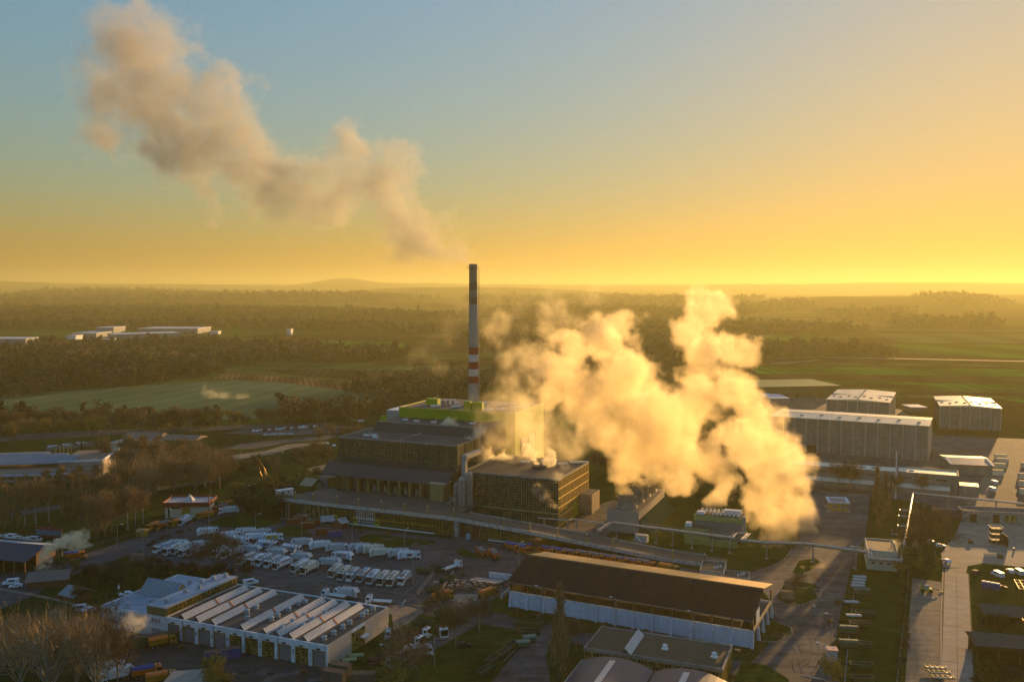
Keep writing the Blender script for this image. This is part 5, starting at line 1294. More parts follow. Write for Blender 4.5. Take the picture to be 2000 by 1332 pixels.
def gritter(name, label, tank=blue_p, plow=True, body=orange_p):
    t = thing(name, label, 'gritter truck'); chassis(t, -3.6); cab(t, body, 2.4, 2.9); wheels(t, (3.2, -1.2, -2.4))
    part(t, 'salt_hopper', lambda mb: mb.hexa([(-3.4, -.8, 1.0), (2.0, -.8, 1.0), (2.0, .8, 1.0), (-3.4, .8, 1.0)], [(-3.4, -1.25, 2.7), (2.0, -1.25, 2.7), (2.0, 1.25, 2.7), (-3.4, 1.25, 2.7)], body))
    part(t, 'cover', lambda mb: mb.xprism([(-1.25, 2.72), (1.25, 2.72), (.7, 3.2), (-.7, 3.2)], -3.4, 2.0, tank))
    part(t, 'spreader', lambda mb: mb.hexa([(-4.3, -.5, .5), (-3.5, -.5, .5), (-3.5, .5, .5), (-4.3, .5, .5)], [(-3.9, -.3, 2.2), (-3.45, -.3, 2.2), (-3.45, .3, 2.2), (-3.9, .3, 2.2)], chassis_m))
    if plow: part(t, 'snow_plough', lambda mb: mb.hexa([(5.0, -1.6, .1), (5.2, -1.6, .1), (4.6, 1.6, .1), (4.4, 1.6, .1)], [(5.3, -1.6, 1.1), (5.4, -1.6, 1.1), (4.8, 1.6, 1.1), (4.7, 1.6, 1.1)], amber_p))
    return t
grey_cov = mat('grey_cover', (.15, .14, .17), .6, var=.15)
mg = {'G1': lambda n, l: gritter('gritter_truck', l), 'G2': lambda n, l: gritter('gritter_truck', l, grey_cov, False), 'G3': lambda n, l: gritter('gritter_truck', l, orange_p, False, amber_p)}
gl = [(1000, 1075, 'G1'), (1019, 1079, 'G1'), (1045, 1078, 'G1'), (1067, 1082, 'G1'), (1090, 1085, 'G1'), (1114, 1088, 'G2'), (1139, 1091, 'G2'), (1163, 1095, 'G2'), (1187, 1098.5, 'G2'), (1211, 1102, 'G2'), (1235, 1106, 'G2'), (1260, 1109, 'G2'), (1304, 1117, 'G3')]
for i, (a, b, k) in enumerate(gl):
    place(k, mg[k], a, b, -38 if i > 1 else -50, f'{"orange gritter with blue cover" if k == "G1" else "orange gritter with grey cover" if k == "G2" else "amber covered gritter parked apart"} {order(i, len(gl))} behind the storage hall', 'gritters behind the storage hall')
place('G2', mg['G2'], 941, 1086, 112, 'orange truck with grey load backed in, left of two', 'pair of orange trucks in marked bays')
place('G2', mg['G2'], 965, 1090, 112, 'orange truck with grey load backed in, right of two', 'pair of orange trucks in marked bays')
place('G1', mg['G1'], 143, 1092, 15, 'orange truck with blue body beside the dark bushes on the left')
place('G3', mg['G3'], 300, 1034, 250, 'square amber truck facing camera at the road edge')
place('G2', mg['G2'], 317, 1032, 250, 'orange bonneted truck facing camera right of the amber one')
place('G3', mg['G3'], 345, 1027, 250, 'small orange and white truck facing camera before the red roofed pavilion')
place('G3', mg['G3'], 402, 1012, 215, 'orange flat truck below the mast of the red roofed pavilion')
place('G2', mg['G2'], 432, 998, 230, 'orange truck arriving behind the pavilion, left of the refuse truck')
place('G3', mg['G3'], 447, 990, 215, 'orange tanker truck at the edge of the dark wood')
place('G3', mg['G3'], 314, 1262, 35, 'orange covered truck standing before gate 7')
place('G1', mg['G1'], 284, 1322, 28, 'orange flatbed with blue load at the bottom left')
place('G3', mg['G3'], 312, 1334, 24, 'amber box truck behind the canvas roof at the bottom')
place('G3', mg['G3'], 863, 1173, 40, 'amber tank truck on the left of the concrete pad')
place('G3', mg['G3'], 951, 1167, 50, 'orange truck with salmon cover on the right of the concrete pad')

def hook_truck(name, label):
    t = thing(name, label, 'hook lift truck'); chassis(t); cab(t, truck_white, dark_front=True); wheels(t, (3.7, -1.1, -2.4))
    part(t, 'lift_frame', lambda mb: (mb.box(-3.9, 2.6, -.9, -.6, 1.0, 1.3, maroon), mb.box(-3.9, 2.6, .6, .9, 1.0, 1.3, maroon), [mb.box(x, x + .2, -.9, .9, 1.0, 1.25, maroon) for x in (-3.8, -1.5, .6, 2.3)]))
    part(t, 'lift_arm', lambda mb: (mb.tube((-1.5, 0, 1.3), (2.2, 0, 2.0), .18, .15, maroon), mb.tube((2.2, 0, 2.0), (2.3, 0, 3.2), .15, .1, maroon)))
    part(t, 'tool_box', lambda mb: (mb.box(-1.5, 1.5, -1.2, -.9, .6, 1.1, maroon), mb.box(-1.5, 1.5, .9, 1.2, .6, 1.1, maroon)))
    return t
def flat_truck(name, label):
    t = thing(name, label, 'flatbed truck'); chassis(t); cab(t, truck_white); wheels(t, (3.7, -1.1, -2.4))
    part(t, 'load_bed', lambda mb: mb.box(-4.0, 2.7, -1.2, 1.2, 1.0, 1.15, rail_m))
    part(t, 'rolled_bars', lambda mb: [mb.tube((-3.8, y, 1.35), (2.4, y, 1.35), .18, .18, white) for y in (-.8, -.3, .3, .8)])
    return t
for a, b, dg, lb in [(740, 1298, -28, 'nearest of the maroon framed lift trucks beside the white workshop wall'), (762, 1286, -26, 'second maroon framed lift truck behind the nearest one'), (776, 1275, -24, 'third maroon framed lift truck behind two others'),
                     (812, 1240, -25, 'maroon lift truck with raised arm beside the green skip'), (798, 1256, -30, 'maroon lift truck between the raised arm one and the lamp post'), (783, 1246, 190, 'lift truck with its white cab turned left toward the workshop')]:
    place('H', lambda n, l: hook_truck('hook_lift_truck', l), a, b, dg, lb, 'lift trucks on the grass by the workshop')
place('H', mk['w'], 861, 1236, -72, 'short white cabbed truck facing the camera on the grass')
place('F', lambda n, l: flat_truck('flatbed_truck', l), 881, 1113, 50, 'white flatbed truck with long bars driving beside the green skips')
place('b', mk['b'], 812, 1283, 20, 'pale dirty tank truck under the brown tree near the lift trucks')
place('F', None, 655, 1169, 160, 'red and white ladder truck behind the workshop roof')
place('F', None, 743, 1180, 170, 'white flatbed truck at the right rear corner of the workshop')

def car(name, label, m=truck_white, van=False, L=4.4, cat='car'):
    t = thing(name, label, cat); H = 2.0 if van else 1.45
    def f(mb):
        if van: mb.yprism([(-L / 2, .35), (L / 2, .35), (L / 2, .95), (L / 2 - .8, 1.2), (L / 2 - 1.4, H), (-L / 2, H)], -.92, .92, m)
        else: mb.yprism([(-L / 2, .35), (L / 2, .35), (L / 2, .75), (L / 2 - 1.1, .92), (L / 2 - 1.8, H), (-L / 2 + 1.1, H), (-L / 2 + .3, .95), (-L / 2, .9)], -.85, .85, m)
    part(t, 'body', f)
    part(t, 'windscreen', lambda mb: mb.face([(L / 2 - (.85 if van else 1.15), -.75, 1.2 if van else .96), (L / 2 - (.85 if van else 1.15), .75, 1.2 if van else .96), (L / 2 - (1.4 if van else 1.78), .7, H - .05), (L / 2 - (1.4 if van else 1.78), -.7, H - .05)], truck_glass), (.03, 0, .03))
    part(t, 'side_glass', lambda mb: [mb.box(-L / 2 + (1.2), L / 2 - 2.0, s * (.93 if van else .86) - .005, s * (.93 if van else .86) + .005, 1.0 if not van else 1.25, H - .12, truck_glass) for s in (-1, 1)])
    for x in (-L / 2 + .8, L / 2 - .8):
        for s in (-1, 1): part(t, 'wheel', lambda mb: mb.tube((0, -.1, 0), (0, .1, 0), .33, .33, tyre_m, 10), (x, s * .8, .33))
    return t
cols = {'white': truck_white, 'grey': truck_grey, 'dark': chassis_m, 'red': redst, 'blue': mat('car_blue', (.05, .09, .2), .35)}
def pcar(c, van, px, py, dg, lab, grp=None):
    return place('car' + c + str(van), lambda n, l: car('van' if van else 'car', l, cols[c], van, 5.2 if van else 4.3, 'van' if van else 'car'), px, py, dg, lab, grp)
pcar('white', False, 31, 1147, 200, 'white car parked on the lower side of the gabled hut'); pcar('white', True, 21, 1141, 200, 'white van parked above the white car by the gabled hut')
pcar('white', False, 174, 1194, 200, 'white car on the lane left of the workshop office wing'); pcar('grey', True, 160, 1192, 20, 'grey van half under the bare trees left of the workshop'); pcar('white', False, 246, 1163, 200, 'pale car parked behind the workshop office wing')
pcar('white', True, 1948, 1125, 100, 'white van on the small lawn above the blue toilets'); pcar('white', False, 1848, 1098, 95, 'white car on the concrete yard with long shadow'); pcar('dark', False, 1905, 1120, 80, 'dark car with bright roof at the left of the small lawn')
pcar('grey', False, 1973, 1118, 80, 'third car on the small lawn right of the white van'); pcar('grey', True, 1990, 1121, 90, 'van at the frame edge on the small lawn'); pcar('dark', False, 1955, 1150, 10, 'dark car behind the blue toilets on the gravel')
pcar('dark', False, 601, 1047, 10, 'dark car beside the red containers'); pcar('grey', True, 1941, 945, 95, 'pale van on the sunlit depot road'); pcar('white', True, 1937, 958, 95, 'white topped van at the near end of the sunlit road')
pcar('white', True, 490, 1141, 30, 'white van with blue roof behind the workshop glass ridges'); pcar('grey', False, 1815, 1060, 10, 'grey car below the big bare tree on the right'); pcar('white', False, 1836, 1068, 10, 'white car right of the trunk of the big bare tree')
pcar('dark', False, 906, 1262, 20, 'dark silver car under the thin tree beside the footpath')
for i in range(17): pcar(['white', 'white', 'grey', 'dark', 'white', 'red'][i % 6], i % 5 == 3, 497 + i * 7.4, 843 - i * .55 + (i % 2) * .5, 75, f'{["white","white","grey","dark","white","red"][i%6]} vehicle in the far car park row, {order(i, 17)}', 'far car park upper row')
for i in range(9): pcar(['white', 'grey', 'white'][i % 3], False, 520 + i * 6, 851 - i * .2, 15, f'{["white","grey","white"][i%3]} car in the short far car park row, {order(i, 9)}', 'far car park lower row')
for i in range(8): pcar(['white', 'grey', 'dark'][i % 3], False, 100 + i * 9, 874 - i * 1, 40, f'{["white","grey","dark"][i%3]} car parked beyond the blue roofed school, {order(i, 8)}', 'cars beyond the blue roofed building')
for i in range(7): pcar(['grey', 'white'][i % 2], i % 3 == 0, -20 + i * 15, 1047 + i * 1.6, 350, f'{["grey","white"][i%2]} vehicle behind the timber shed ridge, {order(i, 7)}', 'vehicles behind the timber shed')
for i, (a, b) in enumerate([(690, 822), (697, 823), (706, 824), (720, 822), (745, 826), (640, 868), (652, 872), (637, 884)]): pcar(['white', 'grey', 'white', 'dark'][i % 4], i in (2, 4), a, b, 20 * i, f'{["white","grey","white","dark"][i%4]} vehicle beside the track left of the lime building, {order(i, 8)}', 'vehicles left of the plant')

def container(name, label, m, L=6.1, H=2.6):
    t = thing(name, label, 'container')
    def f(mb):
        mb.box(0, L, 0, 2.44, .1, H, m)
    part(t, 'box_body', f)
    part(t, 'corrugation', lambda mb: [(mb.box(k * .5 + .15, k * .5 + .4, -.05, 0, .3, H - .2, m), mb.box(k * .5 + .15, k * .5 + .4, 2.44, 2.49, .3, H - .2, m)) for k in range(int(L / .5))])['kind'] = 'stuff'
    part(t, 'door', lambda mb: (mb.box(-.05, 0, .1, 1.2, .2, H - .1, m), mb.box(-.05, 0, 1.25, 2.35, .2, H - .1, m), mb.box(-.09, -.05, .6, .65, .2, H - .1, rail_m), mb.box(-.09, -.05, 1.8, 1.85, .2, H - .1, rail_m)))
    part(t, 'roof', lambda mb: mb.box(-.02, L + .02, -.02, 2.46, H, H + .06, mat('container_roof' + m.name, tuple(min(1, c * .7 + .06) for c in m.diffuse_color[:3]) if False else (.16, .09, .055), .8, var=.2)))
    return t
c_or = mat('container_orange', (.26, .055, .02), .7, var=.2, scale=.8); c_tan = mat('container_tan', (.24, .18, .12), .7, var=.2); c_blue = mat('container_blue', (.006, .065, .24), .5, var=.15); c_grey = mat('container_grey', (.10, .09, .08), .7, var=.2)
for i, (a, b, dg, m, lab) in enumerate([(560, 1026, 12, c_or, 'rust orange container nearest the lawn, left one'), (572, 1021, 12, c_or, 'rust orange container right behind the leftmost one'), (578, 1015, 8, c_tan, 'tan container at the back of the orange ones'), (585, 1034, 12, c_or, 'rust orange container in front, middle of the group'),
                                         (598, 1028, 12, c_or, 'rust orange container with long red side below the shop fronts'), (617, 1046, 14, c_or, 'orange container under the grey canopy sheet'), (640, 1050, 14, c_blue, 'blue container scattered with white marks'), (650, 1030, -20, c_or, 'red brown container behind the canopy sheets')]):
    q_ = place('cont' + m.name, lambda n, l: container('shipping_container', l, m), a, b, dg, lab, 'containers by the ramp')
place('contL', lambda n, l: container('long_container', l, c_blue, 9.5, 2.9), 402, 1296, 26, 'long dark blue container standing before gate 4')
place('contG', lambda n, l: container('green_cabin', l, mat('cabin_green', (.035, .10, .03), .7, var=.2), 12, 3.2), 262, 1268, 24, 'long green cabin beside the office wing with smoke behind it')
place('contD', lambda n, l: container('dark_container', l, c_grey, 6.1, 3.2), 640, 1318, -20, 'dark container at the near corner of the white workshop'); place('contD', None, 628, 1332, -18, 'dark container cut by the bottom edge left of the other'); place('contD', None, 686, 1340, 0, 'grey box container on the grass at the bottom')
place('contE', lambda n, l: container('concrete_cabin', l, mat('cabin_concrete', (.20, .17, .14), .8, var=.25, scale=1.5), 5, 2.6), 253, 1096, -14, 'left of two small concrete cabins on the dark lawn'); place('contE', None, 281, 1106, -14, 'right of two small concrete cabins on the dark lawn')
place('contE', None, 95, 1212, 8, 'pinkish cabin half hidden by bare shrubs at the left')
place('contF', lambda n, l: container('white_cage', l, mat('cage_beige', (.24, .19, .12), .8, var=.3, scale=1.5), 4, 2.6), 1527, 1170, -12, 'beige cage with white top nearer the camera on the round island'); place('contF', None, 1533, 1150, -12, 'beige cage with white top farther on the round island')
for k, (a, b, dg) in enumerate([(628, 1032, 20), (666, 1036, 35)]):
    qx, qy = at(a, b); q_ = thing('canopy_sheet', ['grey pitched canopy sheet over the orange container', 'small tilted canopy sheet right of the blue container'][k], 'canopy', (qx, qy, 0), R(dg))
    part(q_, 'sheet', lambda mb: mb.hexa([(0, 0, 2.8), (6 - 2 * k, 0, 2.8), (6 - 2 * k, 4, 4.4), (0, 4, 4.4)], [(0, 0, 2.95), (6 - 2 * k, 0, 2.95), (6 - 2 * k, 4, 4.55), (0, 4, 4.55)], mat('canopy_grey', (.30, .31, .33), .6)))
    for x in (.2, 5.6 - 2 * k): part(q_, 'post', lambda mb: (mb.tube((x, .2, 0), (x, .2, 2.8), .08, .08, rail_m), mb.tube((x, 3.8, 0), (x, 3.8, 4.4), .08, .08, rail_m)))
qx, qy = at(308, 1344, 3.5); q_ = thing('canvas_roof', 'wide grey tilted sheet roof at the bottom of the yard', 'canopy', (qx, qy, 0), R(10))
part(q_, 'sheet', lambda mb: mb.hexa([(0, 0, 3.3), (12.5, 0, 3.3), (11.5, 9, 3.9), (2, 9, 3.9)], [(0, 0, 3.45), (12.5, 0, 3.45), (11.5, 9, 4.05), (2, 9, 4.05)], mat('canvas', (.30, .28, .24), .8, var=.15)))
for x, y in ((1, .5), (11, .5), (2.5, 8), (10.5, 8)): part(q_, 'post', lambda mb: mb.tube((x, y, 0), (x, y, 3.4), .1, .1, rail_m))

def skip(name, label, m=skip_green, L=6.0, load=skip_in, H=1.6, lid=None):
    t = thing(name, label, 'skip')
    def f(mb):
        for b0, t0 in (((0, 0, L, .1)), (0, 2.2, L, 2.3)), : pass
        mb.hexa([(.5, .2, .15), (L - .5, .2, .15), (L - .5, 2.1, .15), (.5, 2.1, .15)], [(.5, .2, .3), (L - .5, .2, .3), (L - .5, 2.1, .3), (.5, 2.1, .3)], m)
        for (x0, y0, x1, y1, X0_, Y0_, X1_, Y1_) in ((.5, .2, L - .5, .28, 0, 0, L, .1), (.5, 2.02, L - .5, 2.1, 0, 2.2, L, 2.3), (.5, .2, .58, 2.1, 0, 0, .1, 2.3), (L - .58, .2, L - .5, 2.1, L - .1, 0, L, 2.3)):
            mb.hexa([(x0, y0, .2), (x1, y0, .2), (x1, y1, .2), (x0, y1, .2)], [(X0_, Y0_, H), (X1_, Y0_, H), (X1_, Y1_, H), (X0_, Y1_, H)], m)
    part(t, 'tub', f)
    part(t, 'rim', lambda mb: (mb.box(-.08, L + .08, -.08, .1, H, H + .1, m), mb.box(-.08, L + .08, 2.2, 2.38, H, H + .1, m), mb.box(-.08, .1, .1, 2.2, H, H + .1, m), mb.box(L - .1, L + .08, .1, 2.2, H, H + .1, m)))
    part(t, 'load', lambda mb: mb.box(.35, L - .35, .15, 2.15, .3, H * .75, load))
    if lid: part(t, 'lid', lambda mb: mb.xprism([(-.05, H + .1), (2.35, H + .1), (1.7, H + .4), (.6, H + .4)], 0, L, lid))
    return t
rusty = mat('rusty_load', (.26, .09, .03), .9, var=.3)
for a, b, dg, lab in [(812, 1120, -15, 'long green skip at the left of the sunken ramp'), (836, 1117, -15, 'long green skip behind the front one at the sunken ramp'), (866, 1140, 45, 'green skip at the right of the sunken ramp'), (838, 1160, 40, 'rusty skip in the sunken ramp'),
                      (846, 1203, -50, 'lone green skip on the grass by the crossing'), (806, 1222, -12, 'green skip behind the lift truck with raised arm'), (1018, 1244, 10, 'green skip at the bend of the curved lane'),
                      (994, 1275, 60, 'dark skip row by the curved lane, second from the bend'), (978, 1290, 60, 'dark skip row by the curved lane, third from the bend'), (958, 1303, 60, 'dark skip row by the curved lane, fourth from the bend'), (942, 1325, 55, 'dark skip nearest the camera by the curved lane'),
                      (1672, 1205, -5, 'long open skip in the middle of the lawn edge row'), (1662, 1226, -5, 'dark skip left under the open one in the lawn edge row'), (1664, 1267, -5, 'narrow open skip right of the large green ones'), (1662, 1308, -8, 'long open skip near the striped kiosk'), (1664, 1335, -5, 'last skip of the lawn edge row at the bottom')]:
    place('skip', lambda n, l: skip('waste_skip', l), a, b, dg, lab, 'open waste skips')
place('skip2', lambda n, l: skip('waste_skip', l, skip_green, 9, rusty, 2.0), 1004, 1228, -3, 'long skip with rust orange load beside the road bend')
pale_green = mat('pale_green_lid', (.19, .26, .11), .6, var=.12)
for i, (a, b) in enumerate([(652, 1312), (668, 1303), (682, 1294)]): place('skip3', lambda n, l: skip('lidded_bin', l, skip_green, 4.0, skip_in, 1.6, pale_green), a, b, 10, f'pale green lidded bin beside the white workshop wall, {["nearest", "middle", "farthest"][i]}', 'pale green bins by the workshop')
for i, (a, b) in enumerate([(1667, 1135), (1666, 1141), (1664, 1147), (1663, 1153), (1650, 1185), (1654, 1212)]): place('skip4', lambda n, l: skip('lidded_bin', l, skip_green, 4.6, skip_in, 1.4, bin_lid), a, b, -6, f'green bin with pale lid on the lawn edge, {["farthest", "second farthest", "third farthest", "fourth farthest", "fifth, standing apart", "nearest"][i]}', 'pale lidded bins on the lawn edge')
for i, (a, b) in enumerate([(1641, 1240), (1640, 1268), (1668, 1165)]): place('skip5', lambda n, l: skip('green_compactor', l, mat('compactor_green', (.05, .10, .06), .6, var=.15), 5.4, skip_in, 2.3, mat('compactor_lid', (.07, .12, .08), .6)), a, b, -8, f'big closed green compactor on the lawn edge, {["upper of the two large ones", "lower of the two large ones", "small one behind the pale lids"][i]}', 'green compactors')
for i, (a, b) in enumerate([(1023, 1258), (1010, 1268)]): place('skip6', lambda n, l: skip('lidded_bin', l, mat('teal_skip', (.04, .13, .09), .6), 4, skip_in, 1.8, mat('teal_lid', (.12, .22, .17), .6)), a, b, 15, f'teal lidded bin by the curved lane, {["upper", "lower"][i]} one', 'teal bins')
qx, qy = at(1617, 1292); q_ = thing('striped_kiosk', 'small white kiosk with pink and blue patterned roof at the lawn corner', 'kiosk', (qx, qy, 0), R(-8))
part(q_, 'walls', lambda mb: mb.box(0, 2.6, 0, 2.8, 0, 3.2, mat('kiosk_white', (.42, .44, .46), .6))); part(q_, 'roof', lambda mb: (mb.box(-.2, 2.8, -.2, 3, 3.2, 3.4, mat('pink_roof', (.45, .26, .22), .6)), mb.box(1.2, 2.2, 1.2, 2.4, 3.4, 3.42, mat('blue_emblem', (.18, .18, .35), .6))))

# lamp posts
def lamp(name, label, H=9.0):
    t = thing(name, label, 'lamp post')
    lm = mat('lamp_steel', (.36, .34, .31), .5, metal=.2)
    part(t, 'mast', lambda mb: mb.tube((0, 0, 0), (0, 0, H), .13, .08, lm, 6)); part(t, 'arm', lambda mb: mb.tube((0, 0, H), (1.6, 0, H + .3), .07, .05, lm, 5)); part(t, 'lamp_head', lambda mb: mb.box(1.3, 2.1, -.18, .18, H + .2, H + .38, white)); return t
for a, b, dg, lab in [(500, 1046, 30, 'behind the packed truck cluster'), (688, 1070, 30, 'before the grass island by the shop fronts'), (790, 1078, 40, 'beside the last pair of trucks'), (590, 1050, 30, 'small one left of the orange container'), (575, 1126, 90, 'standing on the kerb before the cream pair'), (685, 1146, 90, 'standing on the kerb among the front row'), (807, 1142, 120, 'at the right end of the truck lot'),
                      (230, 1068, 10, 'left by the entry road, far side'), (279, 1083, 190, 'left of the truck lot before the hedge'), (122, 1100, 170, 'beside the smoking hut lane'), (408, 1026, 20, 'tall one at the mast of the red roofed pavilion'), (326, 1036, 10, 'left corner of the red roofed pavilion'), (1013, 1106, 20, 'at the left gable of the storage hall'), (937, 1230, 160, 'at the crossing by the footpath'),
                      (849, 1302, 180, 'beside the brown tree and lift trucks'), (757, 1325, 170, 'nearest one beside the lift trucks'), (1057, 1200, 160, 'first one against the storage hall wall'), (1203, 1224, 160, 'second one against the storage hall wall'), (1356, 1254, 160, 'third one against the storage hall wall'), (1624, 1258, 175, 'on the right asphalt, farther'), (1608, 1320, 175, 'on the right asphalt, nearer'),
                      (1672, 1115, 175, 'left of the boiler hut'), (547, 915, 10, 'on the meadow right of the gold sculpture'), (587, 905, 10, 'on the meadow close to the amber shed'), (465, 915, 10, 'on the meadow left of the gold sculpture'), (193, 868, 10, 'on the far road by the parked cars'), (268, 852, 10, 'on the far road above the canopy pavilion'), (374, 846, 10, 'on the far road at the field corner'), (480, 985, 10, 'at the edge of the dark wood')]:
    place('lamp', lambda n, l: lamp('street_lamp', l), a, b, dg, 'street lamp ' + lab, 'street lamps')
# blue toilets
for i in range(4):
    x, y = at(1921 + i * 9, 1147 + i * 1.6)
    def tb(n, l):
        t = thing('portable_toilet', l, 'portable toilet'); bm2 = mat('toilet_blue', (.04, .07, .22), .5)
        part(t, 'cabin_body', lambda mb: mb.box(-.6, .6, -.6, .6, 0, 2.1, bm2)); part(t, 'roof', lambda mb: mb.xprism([(-.64, 2.1), (.64, 2.1), (.3, 2.45), (-.3, 2.45)], -.64, .64, mat('toilet_roof', (.55, .55, .55), .5))); part(t, 'door', lambda mb: mb.box(-.42, .42, -.63, -.6, .15, 1.95, mat('toilet_door', (.06, .10, .28), .5))); return t
    place('wc', tb, 1921 + i * 9, 1147 + i * 1.6, -12, f'blue portable toilet, {order(i, 4)} of four', 'blue portable toilets')
# telehandler
qx, qy = at(1810, 1156); q_ = thing('telehandler', 'yellow green telehandler parked alone on the gravel apron', 'telehandler', (qx, qy, 0), R(-12))
part(q_, 'body', lambda mb: mb.box(-2.2, 1.6, -1, 1, .6, 1.5, mat('handler_yellow', (.35, .33, .04), .5))); part(q_, 'cab', lambda mb: mb.hexa([(-1.0, -.9, 1.5), (.6, -.9, 1.5), (.6, .2, 1.5), (-1, .2, 1.5)], [(-.8, -.8, 2.6), (.4, -.8, 2.6), (.4, .1, 2.6), (-.8, .1, 2.6)], bin_lid)); part(q_, 'boom', lambda mb: mb.tube((-2, .6, 1.9), (4.2, .6, .8), .25, .18, mat('handler_yellow', (.35, .33, .04), .5)))
part(q_, 'fork', lambda mb: mb.box(4.2, 5.4, .1, 1.1, .2, .4, chassis_m))
for x in (-1.4, 1.2):
    for s in (-1, 1): part(q_, 'wheel', lambda mb: mb.tube((0, -.2, 0), (0, .2, 0), .62, .62, tyre_m, 12), (x, s * 1.1, .62))
# sculpture
qx, qy = at(517, 944); q_ = thing('gold_sculpture', 'tall twisted gold and dark metal sculpture rising from the meadow', 'sculpture', (qx, qy, 0), 0)
gold = mat('gold_metal', (.26, .15, .03), .3, metal=.7); dks = mat('dark_metal', (.04, .045, .03), .4, metal=.4)
part(q_, 'stem', lambda mb: (mb.hexa([(-.8, -.6, 0), (.8, -.6, 0), (.8, .6, 0), (-.8, .6, 0)], [(-.6, -.4, 5), (.7, -.4, 5), (.7, .4, 5), (-.6, .4, 5)], dks), mb.hexa([(-.6, -.4, 5), (.7, -.4, 5), (.7, .4, 5), (-.6, .4, 5)], [(-3.4, -.2, 12), (-2.8, -.2, 12), (-2.8, .2, 12), (-3.4, .2, 12)], dks), mb.tube((-3.1, 0, 12), (-2.2, 0, 17), .3, .05, dks)))
def f(mb):
    pts = [(-3.6, 13.5, .2), (-2.6, 11, 1.0), (-1.2, 8.5, 1.3), (0, 6.6, .9), (1.2, 4.6, .8), (2.9, 2.6, .9), (2.6, .9, .2)]
    for (x0, z0, w0), (x1, z1, w1) in zip(pts, pts[1:]): mb.hexa([(x0, -.3 - .3, z0), (x0 + w0, -.6, z0), (x0 + w0, -.4, z0), (x0, -.4, z0)], [(x1, -.6, z1), (x1 + w1, -.6, z1), (x1 + w1, -.4, z1), (x1, -.4, z1)], gold)
part(q_, 'gold_ribbon', f)
def f(mb):
    pts = [(-2.9, 9.5, .15), (-2.9, 6.5, .5), (-1.9, 4.0, .5), (-.5, 3.0, .2)]
    for (x0, z0, w0), (x1, z1, w1) in zip(pts, pts[1:]): mb.hexa([(x0, .2, z0), (x0 + w0, .2, z0), (x0 + w0, .4, z0), (x0, .4, z0)], [(x1, .2, z1), (x1 + w1, .2, z1), (x1 + w1, .4, z1), (x1, .4, z1)], gold)
part(q_, 'thin_ribbon', f)
# billboard wall
qx, qy = at(70, 1050); q_ = thing('painted_board', 'long painted board in red and blue stripes beyond the timber shed', 'billboard', (qx, qy, 0), R(-12))
for n_, z0, z1, m in (('red_board', 0, 1.4, maroon), ('blue_board', 1.4, 3.6, mat('board_blue', (.05, .14, .22), .6, var=.5, scale=1.2)), ('red_board', 3.6, 4.8, mat('board_red', (.20, .04, .04), .6, var=.4, scale=1.2))): part(q_, n_, lambda mb: mb.box(0, 12.5, 0, .25, z0, z1, m))
for x in (0, 6, 12): part(q_, 'post', lambda mb: mb.tube((x, .5, 0), (x, .5, 5), .12, .12, rail_m))
qx, qy = at(266, 1049); q_ = thing('yellow_booth', 'small open yellow booth beside the entry road', 'booth', (qx, qy, 0), R(-8))
part(q_, 'walls', lambda mb: mb.box(0, 4, 1.5, 2.6, 0, 1.6, ochre)); part(q_, 'roof', lambda mb: mb.box(-.4, 4.6, -.4, 3, 2.9, 3.1, olive))
for x in (0, 4): part(q_, 'post', lambda mb: mb.box(x, x + .15, 0, .15, 0, 2.9, yellow_p))
qx, qy = at(232, 1158); q_ = thing('folded_parasol', 'white folded parasol standing on the dark lawn behind the workshop', 'parasol', (qx, qy, 0), 0)
part(q_, 'pole', lambda mb: mb.tube((0, 0, 0), (0, 0, 3), .05, .05, rail_m)); part(q_, 'folded_canopy', lambda mb: mb.lathe([(.05, 3.2), (.35, 2.0), (.3, 1.5), (.05, 1.4)], white, 8)); part(q_, 'foot', lambda mb: mb.box(-.6, .6, -.6, .6, 0, .2, rail_m))
# scrap yard heap by the storage hall
r_ = random.Random(5)
qx, qy = at(920, 1147); q_ = thing('scrap_heap', 'tangled heap of dark scrap metal and pale sheets behind a pale wall', 'scrap heap', (qx, qy, 0), R(-20))
def f(mb):
    for k in range(160):
        x, y, z = r_.gauss(0, 5.5), r_.gauss(0, 3), abs(r_.gauss(0, 1.0)) + .1; a = r_.uniform(0, 6.3); L = r_.uniform(.6, 3.2)
        mb.tube((x, y, z), (x + L * math.cos(a), y + L * math.sin(a), max(.05, z + r_.uniform(-.7, 1.0))), r_.uniform(.05, .25), .08, r_.choice([chassis_m, rail_m, maroon, rail_m, white, brown]), 4)
part(q_, 'scrap', f)['kind'] = 'stuff'
part(q_, 'pale_slab', lambda mb: mb.hexa([(-2, 3, 1.4), (9, 3, 1.4), (9, 10, .3), (-2, 10, .3)], [(-2, 3, 1.6), (9, 3, 1.6), (9, 10, .5), (-2, 10, .5)], mat('pale_slab', (.36, .34, .31), .8, var=.15)))
part(q_, 'rear_wall', lambda mb: (mb.box(2, 19, 12, 12.3, 0, 2.2, white_c), mb.box(14, 14.3, -8, 12, 0, 1.5, white_c)))
qx, qy = at(1936, 1062); q_ = thing('steel_stack', 'dark stack of steel cages standing on the concrete yard', 'cage stack', (qx, qy, 0), R(-10))
